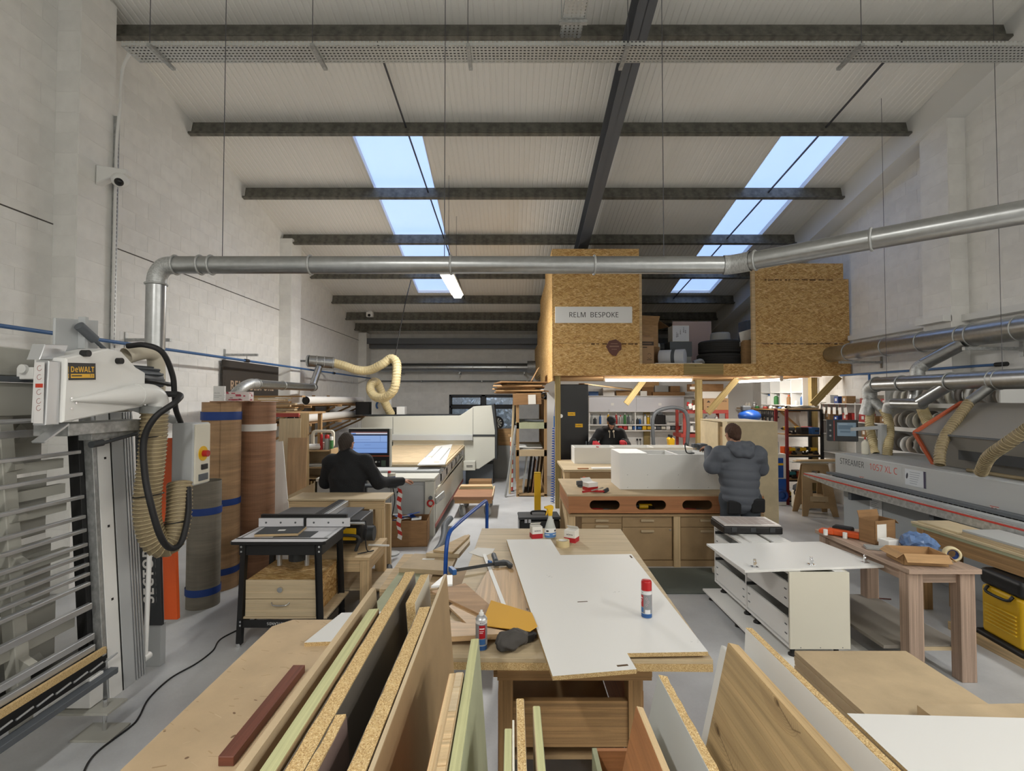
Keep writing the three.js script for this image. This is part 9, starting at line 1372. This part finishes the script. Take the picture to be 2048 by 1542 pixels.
// ---------- things stored on the mezzanine ----------
{
  const Y = MFL + 0.001, D = 9.62, X = (u, d = D) => px(u, 700, d).x;
  const tyre = (name, label, x, y, z, r) => { const t = thing(name, label, 'tyre', [x, y, z], 0, 'tyres stacked on the mezzanine'), R = r, prof = []; prof.push([R * 0.62, 0.02], [R * 0.7, 0.004], [R * 0.9, 0], [R * 0.975, 0.015]); for (let i = 0; i < 5; i++) { const y0 = 0.025 + i * 0.036; prof.push([R, y0], [R, y0 + 0.024], [R * 0.975, y0 + 0.027], [R * 0.975, y0 + 0.034]); } prof.push([R * 0.97, 0.208], [R * 0.9, 0.222], [R * 0.7, 0.218], [R * 0.62, 0.2], [R * 0.62, 0.02]); part(t, 'tread', lathe(prof, 44), mat(0x2c2c2c, 0.8)); t.scale.set(1.06, 1.18, 1.06); return t; };
  const tx = px(1441, 700, 10.3).x; const t1 = tyre('car_tyre', 'bottom tyre of the stack on the mezzanine', tx - 0.01, Y, -10.3, 0.43); const t2 = tyre('car_tyre', 'top tyre with a white sticker on the mezzanine', tx + 0.01, Y + 0.264, -10.3, 0.42); part(t2, 'sticker', plate(0.13, 0.08, 0.003), M.paper, [0.25, 0.14, 0.33], [0, 0.65, 0]);
  solo('grey_tub', 'upturned grey plastic tub on top of the tyres', 'tub', lathe([[0, 0.17], [0.17, 0.17], [0.19, 0.15], [0.21, 0], [0.2, 0]], 28), M.plasticGrey, [tx - 0.0, Y + 0.53, -10.3]);
  const c = (label, u0, v0, u1, v1, d, dep, m, o) => carton(label, u0, v0, u1, v1, d, dep, m, o);
  const bx = px(1281, 730, D).x + 0.14; const k = thing('printed_carton', 'tall printed brown carton at the left of the mezzanine opening', 'box', [2.62, Y, -9.8], 0.1); part(k, 'carton', box(0.26, 0.54, 0.22, 0.004), M.card, [0, 0.27, 0]); part(k, 'print', plate(0.25, 0.52, 0.002), print(0.25, 0.52, 200, (x, W, H) => { x.fillStyle = '#a98763'; x.fillRect(0, 0, W, H); x.fillStyle = '#3b2c22'; x.fillRect(0, 60, W, 60); x.fillStyle = '#7d634a'; x.fillRect(20, 80, 150, 18); x.fillStyle = '#3b2c22'; x.fillRect(24, 144, 70, 14); x.lineWidth = 5; x.strokeStyle = '#3b2c22'; x.beginPath(); x.arc(130, 270, 26, 3.4, 6.2); x.stroke(); x.beginPath(); x.arc(130, 300, 26, 0, 3); x.stroke(); x.fillRect(90, 340, 80, 8); }), [0, 0.27, 0.112]); part(k, 'carton_flap', at(box(0.26, 0.004, 0.1), [0, 0.57, -0.06], [0.7, 0, 0]), M.card);
  const r = thing('white_roll', 'white rolled underlay with grey band on the mezzanine', 'roll', [0, 0, 0]); part(r, 'roll', rod([3.03, Y + 0.17, -10.21], [3.45, Y + 0.17, -9.95], 0.165, 30), mat(0xd8dbe0, 0.5)); part(r, 'band', rod([3.24, Y + 0.17, -10.08], [3.3, Y + 0.17, -10.043], 0.167, 30), M.slate);
  const dr = thing('dark_roll', 'dark rolled sheet lying behind the white roll', 'roll', [0, 0, 0]); part(dr, 'roll', rod([3.06, Y + 0.43, -10.71], [3.25, Y + 0.43, -10.69], 0.1, 22), M.charcoal); part(dr, 'band', rod([3.1, Y + 0.43, -10.709], [3.16, Y + 0.43, -10.702], 0.103, 22), M.cream); part(dr, 'rest', span(3.06, 3.25, Y, Y + 0.33, -10.85, -10.58), M.cardDark);
  c('white carton with handwriting on the grey crate', 1345, 651, 1378, 683, 10.4, 0.3, M.paper, { draw: (x, W, H) => { x.fillStyle = '#d5d8de'; x.fillRect(0, 0, W, H); x.save(); x.translate(40, 190); x.rotate(-Math.PI / 2); x.fillStyle = '#22242c'; for (const [a, b, c] of [[0, 20, 90], [10, 40, 60], [50, 80, 80], [80, 130, 90], [70, 160, 50]]) { x.fillRect(a, b, c, 5); x.fillRect(a + 12, b - 10, 5, 22); x.fillRect(a + 40, b - 8, 5, 18); } x.restore(); } });
  solo('grey_crate', 'grey plastic crate under the white carton', 'crate', bp(1340, 683.3, 1384, 713, 10.38, 0.4, 0.006), M.slate); solo('crate_stand', 'low grey box under the plastic crate', 'box', (() => { const a = px(1342, 713, 10.4), b = px(1382, 713, 10.4); return span(a.x, b.x, Y, a.y - 0.002, -10.8, -10.4, 0.004); })(), M.plasticGrey);
  solo('pink_board', 'large pale pink board leaning at the back of the mezzanine', 'board', (() => { const a = px(1345, 660, 11.6), b = px(1422, 643, 11.6); return at(box(b.x - a.x, b.y - Y, 0.03, 0.002), [(a.x + b.x) / 2, (b.y + Y) / 2, -11.6]); })(), mat(0xd0b8ac, 0.7));
  const ob = thing('open_carton', 'large opened brown carton piled at the left of the mezzanine', 'box', [2.74, Y, -10.5], 0.25), h = 0.98; part(ob, 'carton', [span(-0.26, 0.26, 0.42, h - 0.1, -0.2, -0.196), span(-0.26, 0.26, 0.42, h, 0.196, 0.2), span(-0.26, -0.256, 0.42, h, -0.2, 0.2), span(0.256, 0.26, 0.42, h, -0.2, 0.2), span(-0.26, 0.26, 0.42, 0.424, -0.2, 0.2)], M.card); part(ob, 'carton_flap', at(box(0.3, 0.004, 0.4), [0.38, h - 0.06, 0], [0, 0, -0.5]), M.cardDark); part(ob, 'carton_flap', at(box(0.5, 0.22, 0.004), [0, h - 0.03, 0.24], [0.5, 0, 0]), M.card); part(ob, 'lower_carton', span(-0.28, 0.28, 0, 0.42, -0.22, 0.22), M.cardDark);
  c('brown carton with open white flap beside the tyres', 1490, 680, 1513, 727, 9.75, 0.2, M.card, {}); solo('paper_flap', 'white paper flap standing out of the carton beside the tyres', 'flap', at(box(0.24, 0.2, 0.006), [0, 0.09, 0], [0.3, 0, 0.3]), M.paper, [px(1494, 678, 9.8).x, px(1494, 679, 9.75).y, -9.85]);
  solo('blue_crate', 'blue grey crates at the right of the mezzanine opening', 'crate', bp(1494, 640, 1513, 680, 10.3, 0.4, 0.01), mat(0x6b7686, 0.5)); solo('storage_box', 'dark box under the blue grey crates', 'box', (() => { const a = px(1494, 680, 10.3), b = px(1513, 680, 10.3); return span(a.x, b.x, Y, a.y - 0.002, -10.7, -10.3, 0.004); })(), M.charcoal);
  solo('white_tray', 'flat white tray at the front of the mezzanine floor', 'tray', box(0.9, 0.03, 0.3, 0.004), M.paper, [3.2, Y + 0.016, -9.72]);
  solo('metal_grating', 'grey patterned mat folded over behind the white tray', 'mat', tube([[3.6, Y + 0.05, -9.9], [3.68, Y + 0.08, -9.92], [3.76, Y + 0.1, -9.95], [3.82, Y + 0.06, -10.0]], 0.045, 16, 8), M.plasticGrey);
}
renderer.render(scene, camera);
